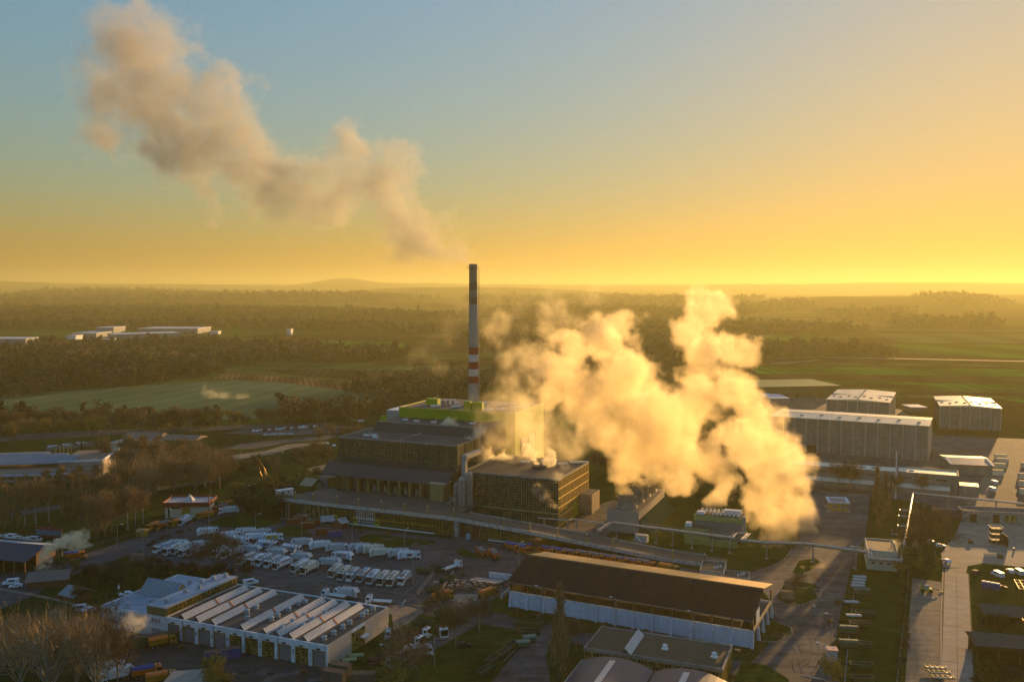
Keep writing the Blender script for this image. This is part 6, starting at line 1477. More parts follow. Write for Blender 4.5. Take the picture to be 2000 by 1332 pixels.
for k in range(3): part(q_, 'cage', lambda mb: [mb.tube(a, b, .08, .08, rail_m, 4) for a, b in [((0, 0, 0), (4.6, 0, 0)), ((0, 0, 2.2), (4.6, 0, 2.2)), ((0, 0, 0), (0, 0, 2.2)), ((4.6, 0, 0), (4.6, 0, 2.2)), ((0, 0, 0), (4.6, 0, 2.2)), ((0, 4, 0), (4.6, 4, 0)), ((0, 4, 2.2), (4.6, 4, 2.2)), ((0, 0, 2.2), (0, 4, 2.2)), ((4.6, 0, 2.2), (4.6, 4, 2.2)), ((2, 0, 0), (2, 0, 2.2))]] + [mb.box(.3, 4.3, .3, 3.7, .1, 1.5, chassis_m)], (0, k * .2, k * 2.3))
part(q_, 'dark_screen', lambda mb: mb.box(4.9, 5.1, -4, 5, 0, 4.2, black))
qx, qy = at(1808, 1310); q_ = thing('steel_trailers', 'row of low steel trailers catching the sun at the bottom right', 'trailer', (qx, qy, 0), R(-8))
for k in range(3): part(q_, 'trailer_bed', lambda mb: (mb.box(0, 5.5, 0, 1.6, .7, .85, mat('dark_metal', (.04, .045, .03), .4)), mb.box(0, 5.5, -.05, .05, .85, 1.2, pale_metal), [mb.box(x, x + .15, 0, 1.6, .85, 1.3, amber) for x in (0, 1.3, 2.6, 3.9, 5.3)]), (0, -k * 3.2, 0))
qx, qy = at(893, 1052); q_ = thing('blue_tank', 'light blue round tank standing under the ramp gap', 'tank', (at(915, 1052)[0], at(915, 1052)[1], 0), 0)
part(q_, 'drum', lambda mb: mb.lathe([(1.1, 0), (1.1, 1.9), (.8, 2.2), (.02, 2.3)], mat('tank_blue', (.14, .36, .42), .5), 14))
# sunken ramp rails
qx, qy = at(815, 1161); q_ = thing('ramp_railing', 'pale steel railing along the sunken ramp by the truck lot', 'railing', (qx, qy, 0), 0)
e_ = Vector(at(848, 1118)) - Vector((qx, qy))
part(q_, 'rail', lambda mb: [mb.tube((0, 0, z), (e_.x, e_.y, z), .09, .09, rail_m, 5) for z in (.5, 1.0, 1.5)]); part(q_, 'rail_post', lambda mb: [mb.tube((e_.x * k / 9, e_.y * k / 9, 0), (e_.x * k / 9, e_.y * k / 9, 1.6), .08, .08, rail_m, 4) for k in range(10)])
part(q_, 'side_wall', lambda mb: (mb.hexa([(0, 0, 0), (.4, 0, 0), (e_.x + .4, e_.y, 0), (e_.x, e_.y, 0)], [(0, 0, .4), (.4, 0, .4), (e_.x + .4, e_.y, .4), (e_.x, e_.y, .4)], grey_c), mb.hexa([(7, 0, 0), (7.4, 0, 0), (e_.x + 7.4, e_.y, 0), (e_.x + 7, e_.y, 0)], [(7, 0, .9), (7.4, 0, .9), (e_.x + 7.4, e_.y, .9), (e_.x + 7, e_.y, .9)], grey_c)))
# trailers and containers on the far right road
for i, (a, b) in enumerate([(1944, 897), (1947, 905), (1941, 915), (1936, 928), (1990, 935), (1992, 950), (1993, 966), (1996, 914)]):
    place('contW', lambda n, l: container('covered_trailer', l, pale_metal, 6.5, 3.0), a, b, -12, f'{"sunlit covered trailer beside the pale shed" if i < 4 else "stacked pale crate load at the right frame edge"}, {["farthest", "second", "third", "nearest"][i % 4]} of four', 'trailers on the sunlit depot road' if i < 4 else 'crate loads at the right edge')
# fences
def fence(name, label, pts, h=1.8, step=3.0, m=None):
    P = [Vector((*at(*q), 0)) for q in pts]; t = thing(name, label, 'fence', P[0].to_tuple(), 0); o = P[0]; m = m or rail_m
    for a, b in zip(P, P[1:]):
        L = (b - a).length; n = max(1, int(L / step))
        part(t, 'rail', lambda mb: (mb.tube(a - o + Vector((0, 0, h)), b - o + Vector((0, 0, h)), .05, .05, m, 4), mb.tube(a - o + Vector((0, 0, h * .5)), b - o + Vector((0, 0, h * .5)), .04, .04, m, 4)))
        part(t, 'post', lambda mb: [mb.tube(a - o + (b - a) * k / n, a - o + (b - a) * k / n + Vector((0, 0, h)), .06, .06, m, 4) for k in range(n + 1)])['kind'] = 'stuff'
fence('wire_fence', 'wire fence between the lawn with bins and the gravel apron', [(1775, 1120), (1768, 1200), (1756, 1300), (1745, 1400)])
fence('wire_fence', 'wire fence along the far side of the entry road', [(60, 1108), (150, 1080), (262, 1046)])
fence('wire_fence', 'wire fence around the scrap yard behind the loading pad', [(955, 1118), (1000, 1112), (1010, 1125), (948, 1160)])

# pallets and drums left about the yards
pal = MB()
for k in range(5): pal.box(0, 1.2, 0, 1.0, k * .16, k * .16 + .03, brown); pal.box(0, 1.2, 0, .1, k * .16 + .03, k * .16 + .13, brown); pal.box(0, 1.2, .9, 1.0, k * .16 + .03, k * .16 + .13, brown)
pal_m = pal.mesh('pallet')
dr_q = MB(); dr_q.lathe([(.3, 0), (.3, .88), (.27, .9), (.01, .9)], mat('drum_blue', (.03, .07, .18), .5), 10); dr_m = dr_q.mesh('drum')
spots = [('against the hall wall', [(1010, 1196), (1062, 1206), (1100, 1212), (1180, 1226), (1260, 1240), (1330, 1252)]), ('beside the scrap heap', [(880, 1160), (905, 1125), (955, 1140), (968, 1150)]), ('below the ramp shop fronts', [(700, 1040), (760, 1046), (840, 1056), (960, 1066), (985, 1070)]),
         ('in the gate yard', [(360, 1268), (430, 1282), (560, 1312), (600, 1316)]), ('near the right lawn bins', [(1634, 1180), (1628, 1215), (1622, 1300)]), ('on the concrete yard', [(1900, 1060), (1960, 1090), (1980, 1075)])]
for wh_, ps in spots:
    for i, (a, b) in enumerate(ps):
        x, y = at(a, b)
        o_ = link('pallet_stack' if i % 3 != 2 else 'oil_drum', pal_m if i % 3 != 2 else dr_m, None, (x, y, .05), rnd.uniform(0, 3)); o_.scale = (1.5, 1.5, 1.5) if i % 3 != 2 else (1.2, 1.2, 1.2)
        tag(o_, f'{"brown pallet stack" if i % 3 != 2 else "blue oil drum"} {wh_}, {order(i, len(ps))} of the clutter there', 'pallets' if i % 3 != 2 else 'drum', 'yard clutter ' + wh_)
# ================================================================== trees
bark = mat('bark', (.17, .13, .09), .9, var=.25, scale=2); bark_pale = mat('birch_bark', (.30, .27, .22), .85, var=.3, scale=2)
twig_b = mat('brown_twigs', (.125, .082, .045), .9, var=.35, scale=.25); twig_r = mat('russet_twigs', (.185, .105, .048), .9, var=.35, scale=.25)
twig_t = mat('tan_twigs', (.25, .185, .09), .9, var=.3, scale=.25); twig_w = mat('willow_twigs', (.34, .24, .12), .9, var=.3, scale=.25); leaf_y = mat('yellow_leaves', (.33, .20, .028), .8, var=.35, scale=.4)
leaf_g = mat('dark_leaves', (.022, .034, .012), .85, var=.4, scale=.3); leaf_yg = mat('yellow_green_leaves', (.13, .14, .022), .85, var=.35, scale=.3)
leaf_d = mat('dark_thicket', (.030, .022, .013), .9, var=.4, scale=.25); conif = mat('conifer_needles', (.012, .022, .010), .9, var=.3)
def tree_mesh(kind, seed, n, mats, H=10.0, R_=3.5, leafsize=.16, blade=1.0, base=.22):
    """unit tree of height H: returns (trunk mesh, crown mesh)"""
    r = random.Random(seed); tr = MB(); cr2 = MB()
    bm = bark_pale if kind in ('birch', 'willow') else bark
    lt = 1.7 if kind == 'willow' else 1.2
    tr.tube((0, 0, -.2), (.1, 0, H * .55), .022 * H, .011 * H, bm, 5)
    tr.tube((.1, 0, H * .55), (0, .1, H * .9), .011 * H, .003 * H, bm, 4)
    limbs = []
    nl = 12 if kind not in ('poplar', 'willow') else 18
    for k in range(nl):
        a = r.uniform(0, 6.283); z0 = H * r.uniform(base, .72)
        if kind in ('poplar', 'birch'): rr, up = R_ * r.uniform(.3, .8), H * r.uniform(.18, .3)
        elif kind == 'willow': rr, up = R_ * r.uniform(.4, .95), H * r.uniform(.45, .75); z0 = H * r.uniform(.03, .22)
        elif kind == 'bush': rr, up = R_ * r.uniform(.4, .9), H * r.uniform(.3, .6); z0 = H * r.uniform(0, .25)
        else: rr, up = R_ * r.uniform(.5, .95), H * r.uniform(.12, .32)
        e = Vector((rr * math.cos(a), rr * math.sin(a), min(H * .97, z0 + up)))
        s = Vector((0, 0, z0)); tr.tube(s, e, .008 * H * lt, .003 * H * lt, bm, 3); limbs.append((s, e))
        for q_ in range(3):
            s2 = s.lerp(e, r.uniform(.4, .9)); e2 = s2 + Vector((r.gauss(0, 1), r.gauss(0, 1), r.uniform(.3, 1.6))) * R_ * .3
            tr.tube(s2, e2, .004 * H * lt, .0015 * H * lt, bm, 3); limbs.append((s2, e2))
    clumps = []
    for s, e in limbs:
        clumps.append((e, R_ * r.uniform(.22, .42))); clumps.append((s.lerp(e, .7), R_ * r.uniform(.2, .35)))
    for k in range(n):
        c, cr_ = r.choice(clumps)
        d = Vector((r.gauss(0, 1), r.gauss(0, 1), r.gauss(0, .9)))
        p = c + d * cr_ * .62
        if kind == 'conifer':
            z = H * (1 - r.random() ** .6 * .95); rad = R_ * (1 - z / H) * math.sqrt(r.uniform(.3, 1)); a = r.uniform(0, 6.283); p = Vector((rad * math.cos(a), rad * math.sin(a), z))
        if kind == 'poplar':
            z = H * r.uniform(.08, 1); w_ = R_ * math.sin(min(1, (z / H) * 1.15 + .12) * math.pi) ** .6 if z < H * .86 else R_ * .45 * (1 - z / H) / .14
            a = r.uniform(0, 6.283); q2 = math.sqrt(r.random()); p = Vector((w_ * q2 * math.cos(a), w_ * q2 * math.sin(a), z))
        p.z = max(.15, p.z)
        m = r.choice(mats)
        if leafsize > 0:
            u_ = Vector((r.gauss(0, 1), r.gauss(0, 1), r.gauss(0, 1))).normalized(); v_ = u_.orthogonal().normalized(); s = leafsize * r.uniform(.6, 1.5)
            cr2.face([p - u_ * s - v_ * s * .7, p + u_ * s - v_ * s * .5, p + v_ * s], m)
        else:
            o = Vector((p.x, p.y, 0)); d2 = (p - Vector((0, 0, H * .35))).normalized() if kind not in ('poplar', 'birch', 'willow') else Vector((p.x * .12, p.y * .12, 1)).normalized()
            d2 = (d2 + Vector((r.gauss(0, .3), r.gauss(0, .3), r.gauss(.1, .25)))).normalized()
            L = blade * r.uniform(.5, 1.4); v_ = d2.cross(Vector((r.gauss(0, 1), r.gauss(0, 1), r.gauss(0, 1)))).normalized() * (-leafsize)
            cr2.face([p - v_, p + v_, p + d2 * L], m)
    return tr.mesh('trunk'), cr2.mesh('crown')
TM = {}
def reg(key, variants, **k):
    TM[key] = [tree_mesh(k['kind'], k['seed'] + i * 11, k['n'], k['mats'], k.get('H', 10), k.get('R_', 3.5), k.get('ls', -.045), k.get('blade', 1.1), k.get('base', .22)) for i in range(variants)]
reg('bare', 4, kind='round', seed=1, n=2600, mats=[twig_b, twig_b, twig_r], R_=3.8)
reg('russet', 3, kind='round', seed=31, n=2600, mats=[twig_r, twig_r, twig_t], R_=3.6)
reg('willow', 3, kind='willow', seed=71, n=1500, mats=[twig_w, twig_w, twig_t], R_=4.2, blade=1.5, ls=-.03)
reg('tan', 3, kind='round', seed=61, n=1900, mats=[twig_t, twig_t, twig_r], R_=3.9)
reg('birch', 3, kind='birch', seed=91, n=1500, mats=[twig_t, twig_r], R_=2.3, base=.35)
reg('poplar', 3, kind='poplar', seed=121, n=1900, mats=[twig_w, twig_t, twig_r], R_=1.05)
reg('yellow', 3, kind='round', seed=151, n=2200, mats=[leaf_y, leaf_y, leaf_yg], R_=3.6, ls=.2)
reg('dark', 3, kind='bush', seed=181, n=2600, mats=[leaf_d, leaf_g, leaf_d], R_=4.5, ls=.2)
reg('olive', 3, kind='round', seed=211, n=2200, mats=[leaf_yg, leaf_g], R_=3.6, ls=.2)
reg('conifer', 1, kind='conifer', seed=241, n=1800, mats=[conif], R_=2.2, ls=.25)
KN = {'bare': ('bare_tree', 'bare brown tree'), 'russet': ('bare_tree', 'russet leafless tree'), 'tan': ('bare_tree', 'tan twigged bare tree'), 'birch': ('birch_tree', 'slim pale birch'), 'poplar': ('poplar_tree', 'narrow upright poplar'),
      'yellow': ('autumn_tree', 'yellow autumn tree'), 'dark': ('dark_bush', 'dark dense bush'), 'olive': ('olive_tree', 'olive green leafy tree'), 'conifer': ('conifer_tree', 'small dark conifer')}
KN['willow'] = ('willow_tree', 'tan bare willow')
KN['olive'] = ('leafy_tree', 'olive green leafy tree')
n_tree = 0
def tree(key, x, y, H, label, group=None, wide=1.0):
    global n_tree
    n_tree += 1
    tm, cm_ = TM[key][n_tree % len(TM[key])]
    t = thing(KN[key][0], label, 'bush' if key == 'dark' else 'tree', (x, y, 0), rnd.uniform(0, 6.28), group)
    s = H / 10; t.scale = (s * wide, s * wide, s)
    link('trunk', tm, t); link('crown', cm_, t)
    return t
def tree_row(pts, keys, H, where, group, n, jit=4.0, wide=1.0, zoff=0):
    """n trees spread along a photo-pixel polyline on the ground"""
    P = [Vector(at(*q)) for q in pts]; seg = [(b - a).length for a, b in zip(P, P[1:])]; tot = sum(seg); out = []
    for i in range(n):
        s = tot * (i + rnd.uniform(.15, .85)) / n; k = 0
        while k < len(seg) - 1 and s > seg[k]: s -= seg[k]; k += 1
        p = P[k] + (P[k + 1] - P[k]) * min(1, s / seg[k]) + Vector((rnd.gauss(0, jit * .5), rnd.gauss(0, jit)))
        out.append(p)
    out.sort(key=lambda p: p.x / p.y)
    for i, p in enumerate(out):
        key = rnd.choice(keys)
        tree(key, p.x, p.y, rnd.uniform(*H), f'{KN[key][1]} {order(i, n)} in {where}', group, wide * rnd.uniform(.85, 1.2))
# bottom left willows and shrubs
for i, (a, b, H, k, lb) in enumerate([(40, 1345, 19, 'willow', 'tall tan bare willow filling the bottom left corner'), (95, 1365, 22, 'willow', 'tallest tan bare willow at the bottom left, nearest the camera'), (150, 1340, 20, 'willow', 'tan bare willow right of the tallest one at the bottom left'), (190, 1352, 17, 'willow', 'tan bare willow beside the white trucks at the bottom left'),
                                      (5, 1310, 17, 'willow', 'bare willow cut by the left edge near the bottom'), (60, 1280, 11, 'bare', 'low brown bare tree behind the bottom left willows'), (125, 1272, 11, 'willow', 'short tan shrub tree below the pinkish cabin'), (95, 1248, 8, 'willow', 'small tan shrub beside the pinkish cabin'), (175, 1290, 13, 'willow', 'bare willow next to the smoke at the office wing'),
                                      (230, 1345, 14, 'bare', 'bare brown tree over the white trucks at the bottom left'), (205, 1262, 12, 'bare', 'thin dark bare tree against the office wing front'), (142, 1222, 6, 'russet', 'low russet shrub right of the pinkish cabin'), (152, 1178, 6, 'bare', 'small bare shrub below the open shelter'),
                                      (415, 1350, 9, 'yellow', 'golden autumn tree beside the grey sheet roof at the bottom'), (432, 1362, 8, 'yellow', 'smaller golden autumn tree right of the first at the bottom'), (788, 1345, 15, 'tan', 'yellowish bare tree at the bottom beside the lift trucks'), (765, 1362, 9, 'yellow', 'yellow leafed tree at the bottom below the lift trucks'),
                                      (818, 1325, 9, 'russet', 'russet bare tree beside the dirty tank truck'), (1093, 1322, 24, 'poplar', 'tall tan poplar in front of the storage hall wall'), (890, 1262, 12, 'bare', 'thin bare tree beside the footpath'), (935, 1240, 11, 'bare', 'thin bare tree at the footpath crossing'), (835, 1208, 6, 'bare', 'low bare bush behind the lone green skip'), (860, 1190, 7, 'russet', 'russet bush at the crossing by the loading pad'),
                                      (1125, 1270, 9, 'bare', 'bare bush between the poplar and the flat roofed office'), (1400, 1300, 5, 'olive', 'small olive shrub at the storage hall wall'), (1624, 1345, 8, 'yellow', 'orange brown bush below the striped kiosk'), (1560, 1163, 7, 'bare', 'dark bare bush on the round island'), (1046, 1082, 6, 'bare', 'bare bush among the blue covered gritters'), (420, 1112, 14, 'russet', 'big russet tree hiding trucks in the lot'), (455, 1116, 12, 'russet', 'russet tree right of the big one before the truck lot'), (390, 1115, 10, 'bare', 'brown tree left of the big russet one before the truck lot'),
                                      (1660, 962, 15, 'bare', 'large bare tree before the low depot, left'), (1638, 955, 13, 'bare', 'bare tree before the low depot, leftmost'), (1745, 975, 11, 'bare', 'bare tree before the low depot, right'), (1800, 965, 9, 'bare', 'small bare tree at the right end of the low depot'), (1712, 1010, 22, 'poplar', 'tall russet poplar beside the guard pavilion, left'), (1728, 1018, 21, 'poplar', 'tall russet poplar, middle of three by the pipes'), (1720, 1035, 20, 'poplar', 'tall russet poplar nearest the boiler hut'),
                                      (1825, 1098, 19, 'bare', 'big spreading bare tree over parked cars on the right'), (1800, 1075, 12, 'russet', 'russet tree before the purple store'), (1835, 1045, 11, 'russet', 'small russet tree at the concrete yard corner'), (1775, 1120, 10, 'olive', 'olive bush behind the sunlit pipeline end'), (1790, 1125, 7, 'yellow', 'yellowish shrub beside the gravel apron'), (1812, 1120, 8, 'olive', 'olive shrub beyond the gravel apron'), (1757, 1128, 6, 'yellow', 'yellow shrub at the boiler hut corner'),
                                      (160, 893, 10, 'conifer', 'small dark conifer right of the brass flues'), (8, 1030, 6, 'yellow', 'small round yellow tree behind the timber shed'), (160, 1005, 9, 'yellow', 'bright yellow tree among the bare trees on the left'), (325, 935, 9, 'olive', 'yellow green tree in the middle of the bare grove')]):
    x, y = at(a, b); tree(k, x, y, H, lb, None, 1.0)
tree_row([(180, 1145), (260, 1120), (330, 1112), (400, 1122), (470, 1125)], ['dark', 'dark', 'bare'], (4, 6), 'dark thicket behind workshop', 'thicket behind the workshop', 18, 4)
tree_row([(120, 1120), (190, 1130), (250, 1140), (300, 1132)], ['dark', 'dark', 'olive'], (4, 6.5), 'thicket left of workshop roof', 'thicket left of the workshop', 14, 4)
tree_row([(290, 1096), (330, 1104), (390, 1112)], ['dark'], (2, 3), 'low hedge before left trucks', 'low hedge before the truck lot', 9, .8)
tree_row([(285, 1072), (320, 1052), (375, 1036)], ['dark', 'dark'], (1.5, 2.5), 'low hedge behind truck lot', 'low hedge behind the truck lot', 9, .8)
tree_row([(465, 995), (500, 1005), (545, 1008), (555, 1000)], ['dark', 'dark', 'olive'], (8, 11), 'dark wood front row, ramp end', 'dark wood at the ramp end', 12, 3)
tree_row([(455, 978), (500, 972), (560, 978)], ['dark', 'dark', 'olive'], (7, 10), 'dark wood back row, ramp end', 'dark wood at the ramp end', 12, 4)
tree_row([(240, 985), (330, 955), (445, 958)], ['willow', 'russet', 'tan', 'willow'], (15, 20), 'front row of bare left grove', 'bare grove on the left', 16, 5)
tree_row([(250, 955), (330, 935), (430, 940)], ['russet', 'bare', 'tan'], (13, 18), 'middle row of bare left grove', 'bare grove on the left', 15, 6)
tree_row([(230, 930), (330, 912), (400, 910)], ['russet', 'tan', 'birch'], (12, 16), 'back row of bare left grove', 'bare grove on the left', 14, 6)
tree_row([(0, 1035), (60, 1025), (140, 1012), (230, 1000)], ['poplar', 'poplar', 'birch'], (15, 19), 'thin tree line by left road', 'thin trees by the left road', 11, 1.5)
tree_row([(0, 990), (80, 975), (160, 965), (240, 955)], ['bare', 'russet', 'birch'], (7, 11), 'front row before blue roofed school', 'trees before the blue roofed school', 14, 5)
tree_row([(0, 965), (90, 952), (200, 940)], ['birch', 'birch', 'birch', 'bare'], (7, 10), 'back row before blue roofed school', 'trees before the blue roofed school', 11, 4)
tree_row([(180, 1060), (205, 1035), (230, 1040), (300, 1020)], ['tan', 'birch', 'bare'], (12, 17), 'clump left of red roofed pavilion', 'clump left of the pavilion', 9, 5)
tree_row([(200, 910), (260, 905), (310, 900)], ['birch'], (13, 16), 'row before the canopy pavilion', 'birches before the canopy pavilion', 8, 2)
tree_row([(430, 935), (480, 925), (560, 915)], ['olive', 'tan', 'russet'], (5, 9), 'meadow by the gold sculpture', 'meadow shrubs', 10, 5)
tree_row([(560, 905), (610, 900), (640, 905)], ['russet', 'russet', 'olive'], (7, 10), 'orchard left of tipping hall', 'orchard left of the tipping hall', 9, 5)
tree_row([(540, 945), (590, 935), (640, 925)], ['dark', 'olive'], (3, 5), 'shrubs left of amber shed', 'shrubs left of the amber shed', 9, 4)
tree_row([(620, 870), (680, 862), (700, 880)], ['bare', 'tan'], (9, 12), 'row beside the far car park', 'trees beside the far car park', 8, 5)
tree_row([(-10, 872), (60, 858), (140, 850), (230, 846)], ['yellow', 'yellow', 'tan', 'bare'], (10, 15), 'golden belt on far road, left half', 'golden belt along the far road', 18, 4)
tree_row([(230, 843), (330, 838), (460, 832)], ['tan', 'bare', 'yellow', 'bare'], (10, 15), 'far road belt, middle part', 'golden belt along the far road', 19, 5)
tree_row([(460, 832), (560, 828), (700, 822)], ['bare', 'bare', 'tan'], (9, 14), 'far road belt, right part', 'bare belt along the far road', 19, 5)
tree_row([(-10, 845), (110, 838), (240, 832)], ['bare', 'olive', 'bare'], (10, 15), 'rear belt behind golden trees', 'rear belt along the far road', 18, 5)
tree_row([(1768, 1140), (1766, 1220), (1755, 1320)], ['olive', 'dark'], (2, 3.5), 'shrub strip by gravel apron', 'shrub strip by the gravel apron', 16, .8)
tree_row([(1790, 1030), (1800, 1060), (1780, 1100)], ['bare', 'dark', 'russet'], (6, 10), 'brushwood right of sunlit pipeline', 'brushwood by the pipeline', 9, 3)
tree_row([(1905, 1215), (1960, 1230), (2000, 1222)], ['dark', 'olive'], (3, 5), 'scrub between dark sheds', 'scrub between the dark sheds', 7, 3)
tree_row([(1895, 1330), (1950, 1335), (2010, 1330)], ['dark', 'olive'], (3, 6), 'scrub at bottom right corner', 'scrub in the bottom right corner', 8, 2)
tree_row([(1165, 925), (1185, 915), (1210, 935)], ['bare', 'bare'], (8, 12), 'row right of boiler house', 'trees right of the boiler house', 6, 5)
tree_row([(1300, 980), (1340, 975), (1440, 985)], ['dark', 'bare', 'russet'], (5, 8), 'scrub behind pale green building', 'scrub behind the plant building', 8, 5)
# ------------------------------------------------------------------ woods that read as one mass (instanced crowns)
def low_crown(seed, n, mats, H=11, R_=5.0, s=.95):
    r = random.Random(seed); mb = MB()
    cl = [Vector((r.gauss(0, R_ * .45), r.gauss(0, R_ * .45), H * r.uniform(.3, .92))) for _ in range(11)]
    for k in range(n):
        c = r.choice(cl); p = c + Vector((r.gauss(0, 1), r.gauss(0, 1), r.gauss(0, .8))) * R_ * .3; p.z = max(.4, min(H * 1.05, p.z))
        u_ = Vector((r.gauss(0, 1), r.gauss(0, 1), r.gauss(0, 1))).normalized(); v_ = u_.orthogonal().normalized(); q_ = s * r.uniform(.6, 1.5)
        mb.face([p - u_ * q_ - v_ * q_ * .7, p + u_ * q_ - v_ * q_ * .5, p + v_ * q_], r.choice(mats))
    mb.tube((0, 0, 0), (0, 0, H * .6), .3, .15, bark, 4)
    return mb.mesh('wood_crown')
wood_kinds = {}
low_sets = [[twig_b, leaf_d, twig_b], [leaf_d, leaf_g, leaf_d], [twig_r, twig_b, twig_t], [leaf_g, leaf_yg, leaf_g, twig_b]]
shapes = [(11, 4.6), (13, 3.6), (8, 5.2), (15, 2.0)]
for nm_, mix_ in {'brown': (0, 0, 2, 1, 0), 'dark': (1, 1, 0, 3, 0), 'russet': (2, 2, 0, 0, 1), 'olive': (3, 1, 0, 3, 2)}.items():
    co = bpy.data.collections.new('wood_' + nm_); wood_kinds[nm_] = co
    for k, q_ in enumerate(mix_): co.objects.link(bpy.data.objects.new('wood_crown', low_crown(k * 7 + len(nm_), 420, low_sets[q_], shapes[k % 4][0], shapes[k % 4][1], .5)))
def inside(p, poly):
    c = False; n = len(poly)
    for i in range(n):
        x1, y1 = poly[i]; x2, y2 = poly[i - 1]
        if (y1 > p[1]) != (y2 > p[1]) and p[0] < (x2 - x1) * (p[1] - y1) / (y2 - y1) + x1: c = not c
    return c
def wood(name, polys, kind, spacing, size=(.8, 1.3), seed=1, lab=None):
    r = random.Random(seed); pts = []; sc = []
    for poly in polys:
        P = [at(*q) for q in poly]
        x0, x1 = min(p[0] for p in P), max(p[0] for p in P); y0, y1 = min(p[1] for p in P), max(p[1] for p in P)
        n = int((x1 - x0) * (y1 - y0) / spacing ** 2)
        for _ in range(min(n, 60000)):
            p = (r.uniform(x0, x1), r.uniform(y0, y1))
            ns_ = math.sin(p[0] * .021 + 1) * math.sin(p[1] * .017) + .7 * math.sin(p[0] * .06 + p[1] * .045) + .5 * math.sin(p[0] * .13 - p[1] * .11)
            if inside((p[0] + 14 * math.sin(p[1] * .05) + 9 * math.sin(p[0] * .11), p[1] + 22 * math.sin(p[0] * .023) + 10 * math.sin(p[0] * .09)), P) and ns_ > r.uniform(-2.4, -.3): pts.append((p[0], p[1], terrain_h(*p))); sc.append(r.uniform(size[0] * .6, size[1] * 1.12) * (1 + .15 * ns_))
    me = bpy.data.meshes.new(name); me.from_pydata(pts, [], []); me.attributes.new('size', 'FLOAT', 'POINT').data.foreach_set('value', sc)
    o = link(name, me); o['kind'] = 'stuff'
    ng = bpy.data.node_groups.new(name, 'GeometryNodeTree'); ng.interface.new_socket('Geometry', in_out='INPUT', socket_type='NodeSocketGeometry'); ng.interface.new_socket('Geometry', in_out='OUTPUT', socket_type='NodeSocketGeometry')
    N = ng.nodes; L = ng.links; gi = N.new('NodeGroupInput'); go = N.new('NodeGroupOutput'); ip = N.new('GeometryNodeInstanceOnPoints')
    ci = N.new('GeometryNodeCollectionInfo'); ci.inputs[0].default_value = wood_kinds[kind]; ci.inputs['Separate Children'].default_value = True; ci.inputs['Reset Children'].default_value = True
    ip.inputs['Pick Instance'].default_value = True
    na = N.new('GeometryNodeInputNamedAttribute'); na.data_type = 'FLOAT'; na.inputs[0].default_value = 'size'
    rv = N.new('FunctionNodeRandomValue'); rv.data_type = 'FLOAT'; rv.inputs['Max'].default_value = 6.28
    cx = N.new('ShaderNodeCombineXYZ'); L.new(rv.outputs[1], cx.inputs['Z'])
    L.new(gi.outputs[0], ip.inputs['Points']); L.new(ci.outputs[0], ip.inputs['Instance']); L.new(na.outputs[0], ip.inputs['Scale']); L.new(cx.outputs[0], ip.inputs['Rotation']); L.new(ip.outputs[0], go.inputs[0])
    md = o.modifiers.new('scatter', 'NODES'); md.node_group = ng
    return len(pts)
nw = 0
nw += wood('woodland', [[(-300, 700), (0, 690), (120, 678), (400, 676), (620, 684), (800, 692), (790, 702), (560, 708), (400, 722), (300, 716), (0, 722), (-300, 730)]], 'russet', 8.5, (.9, 1.4), 1)
nw += wood('woodland', [[(-300, 730), (0, 722), (300, 718), (395, 724), (390, 742), (260, 752), (150, 762), (0, 772), (-300, 782)]], 'dark', 8.0, (.9, 1.5), 2)
nw += wood('woodland', [[(560, 800), (640, 812), (760, 805), (800, 785), (960, 778), (960, 800), (900, 812), (740, 822), (560, 828), (520, 815)], [(640, 770), (760, 760), (800, 745), (960, 745), (960, 778), (800, 786), (760, 792)]], 'olive', 8.5, (.8, 1.4), 3)
nw += wood('woodland', [[(-200, 834), (120, 826), (300, 826), (460, 823), (460, 836), (300, 840), (120, 842), (-200, 858)]], 'brown', 8, (.8, 1.2), 4)
nw += wood('far_woodland', [[(-400, 644), (60, 638), (400, 636), (660, 640), (860, 648), (860, 653), (640, 648), (400, 642), (100, 645), (-400, 650)]], 'brown', 13, (1.0, 1.7), 5)
nw += wood('far_woodland', [[(-600, 612), (300, 606), (700, 612), (900, 625), (900, 632), (600, 626), (200, 624), (-600, 632)]], 'dark', 20, (1.3, 2.2), 6)
nw += wood('far_woodland', [[(900, 638), (1100, 634), (1440, 638), (1620, 640), (1700, 648), (1560, 652), (1380, 654), (960, 650)], [(880, 668), (1150, 664), (1420, 672), (1560, 684), (1720, 690), (1740, 700), (1500, 702), (1400, 690), (900, 682)], [(1000, 705), (1420, 702), (1500, 708), (1440, 716), (1020, 722)]], 'olive', 11, (.9, 1.5), 7)
nw += wood('far_woodland', [[(1600, 614), (1800, 612), (1760, 622), (1620, 622)], [(1440, 602), (1560, 600), (1600, 608), (1450, 614)], [(1780, 600), (1900, 597), (1980, 604), (1860, 608)], [(1740, 632), (1900, 630), (1960, 640), (1780, 644)]], 'olive', 21, (1.2, 2.2), 8)
nw += wood('far_woodland', [[(60, 585), (420, 582), (700, 586), (860, 592), (700, 597), (300, 598), (-100, 600)]], 'dark', 40, (2, 3.5), 9)
nw += wood('far_woodland', [[(900, 590), (1200, 586), (1500, 590), (1450, 597), (1000, 600)]], 'olive', 40, (2, 3.5), 10)
nw += wood('far_woodland', [[(900, 610), (1200, 606), (1480, 612), (1450, 622), (1000, 626)]], 'dark', 20, (1.3, 2.2), 11)
nw += wood('woodland', [[(1240, 870), (1340, 850), (1500, 860), (1540, 900), (1450, 930), (1300, 940)]], 'brown', 9, (.5, .9), 12)
print('trees', n_tree, 'wood points', nw)
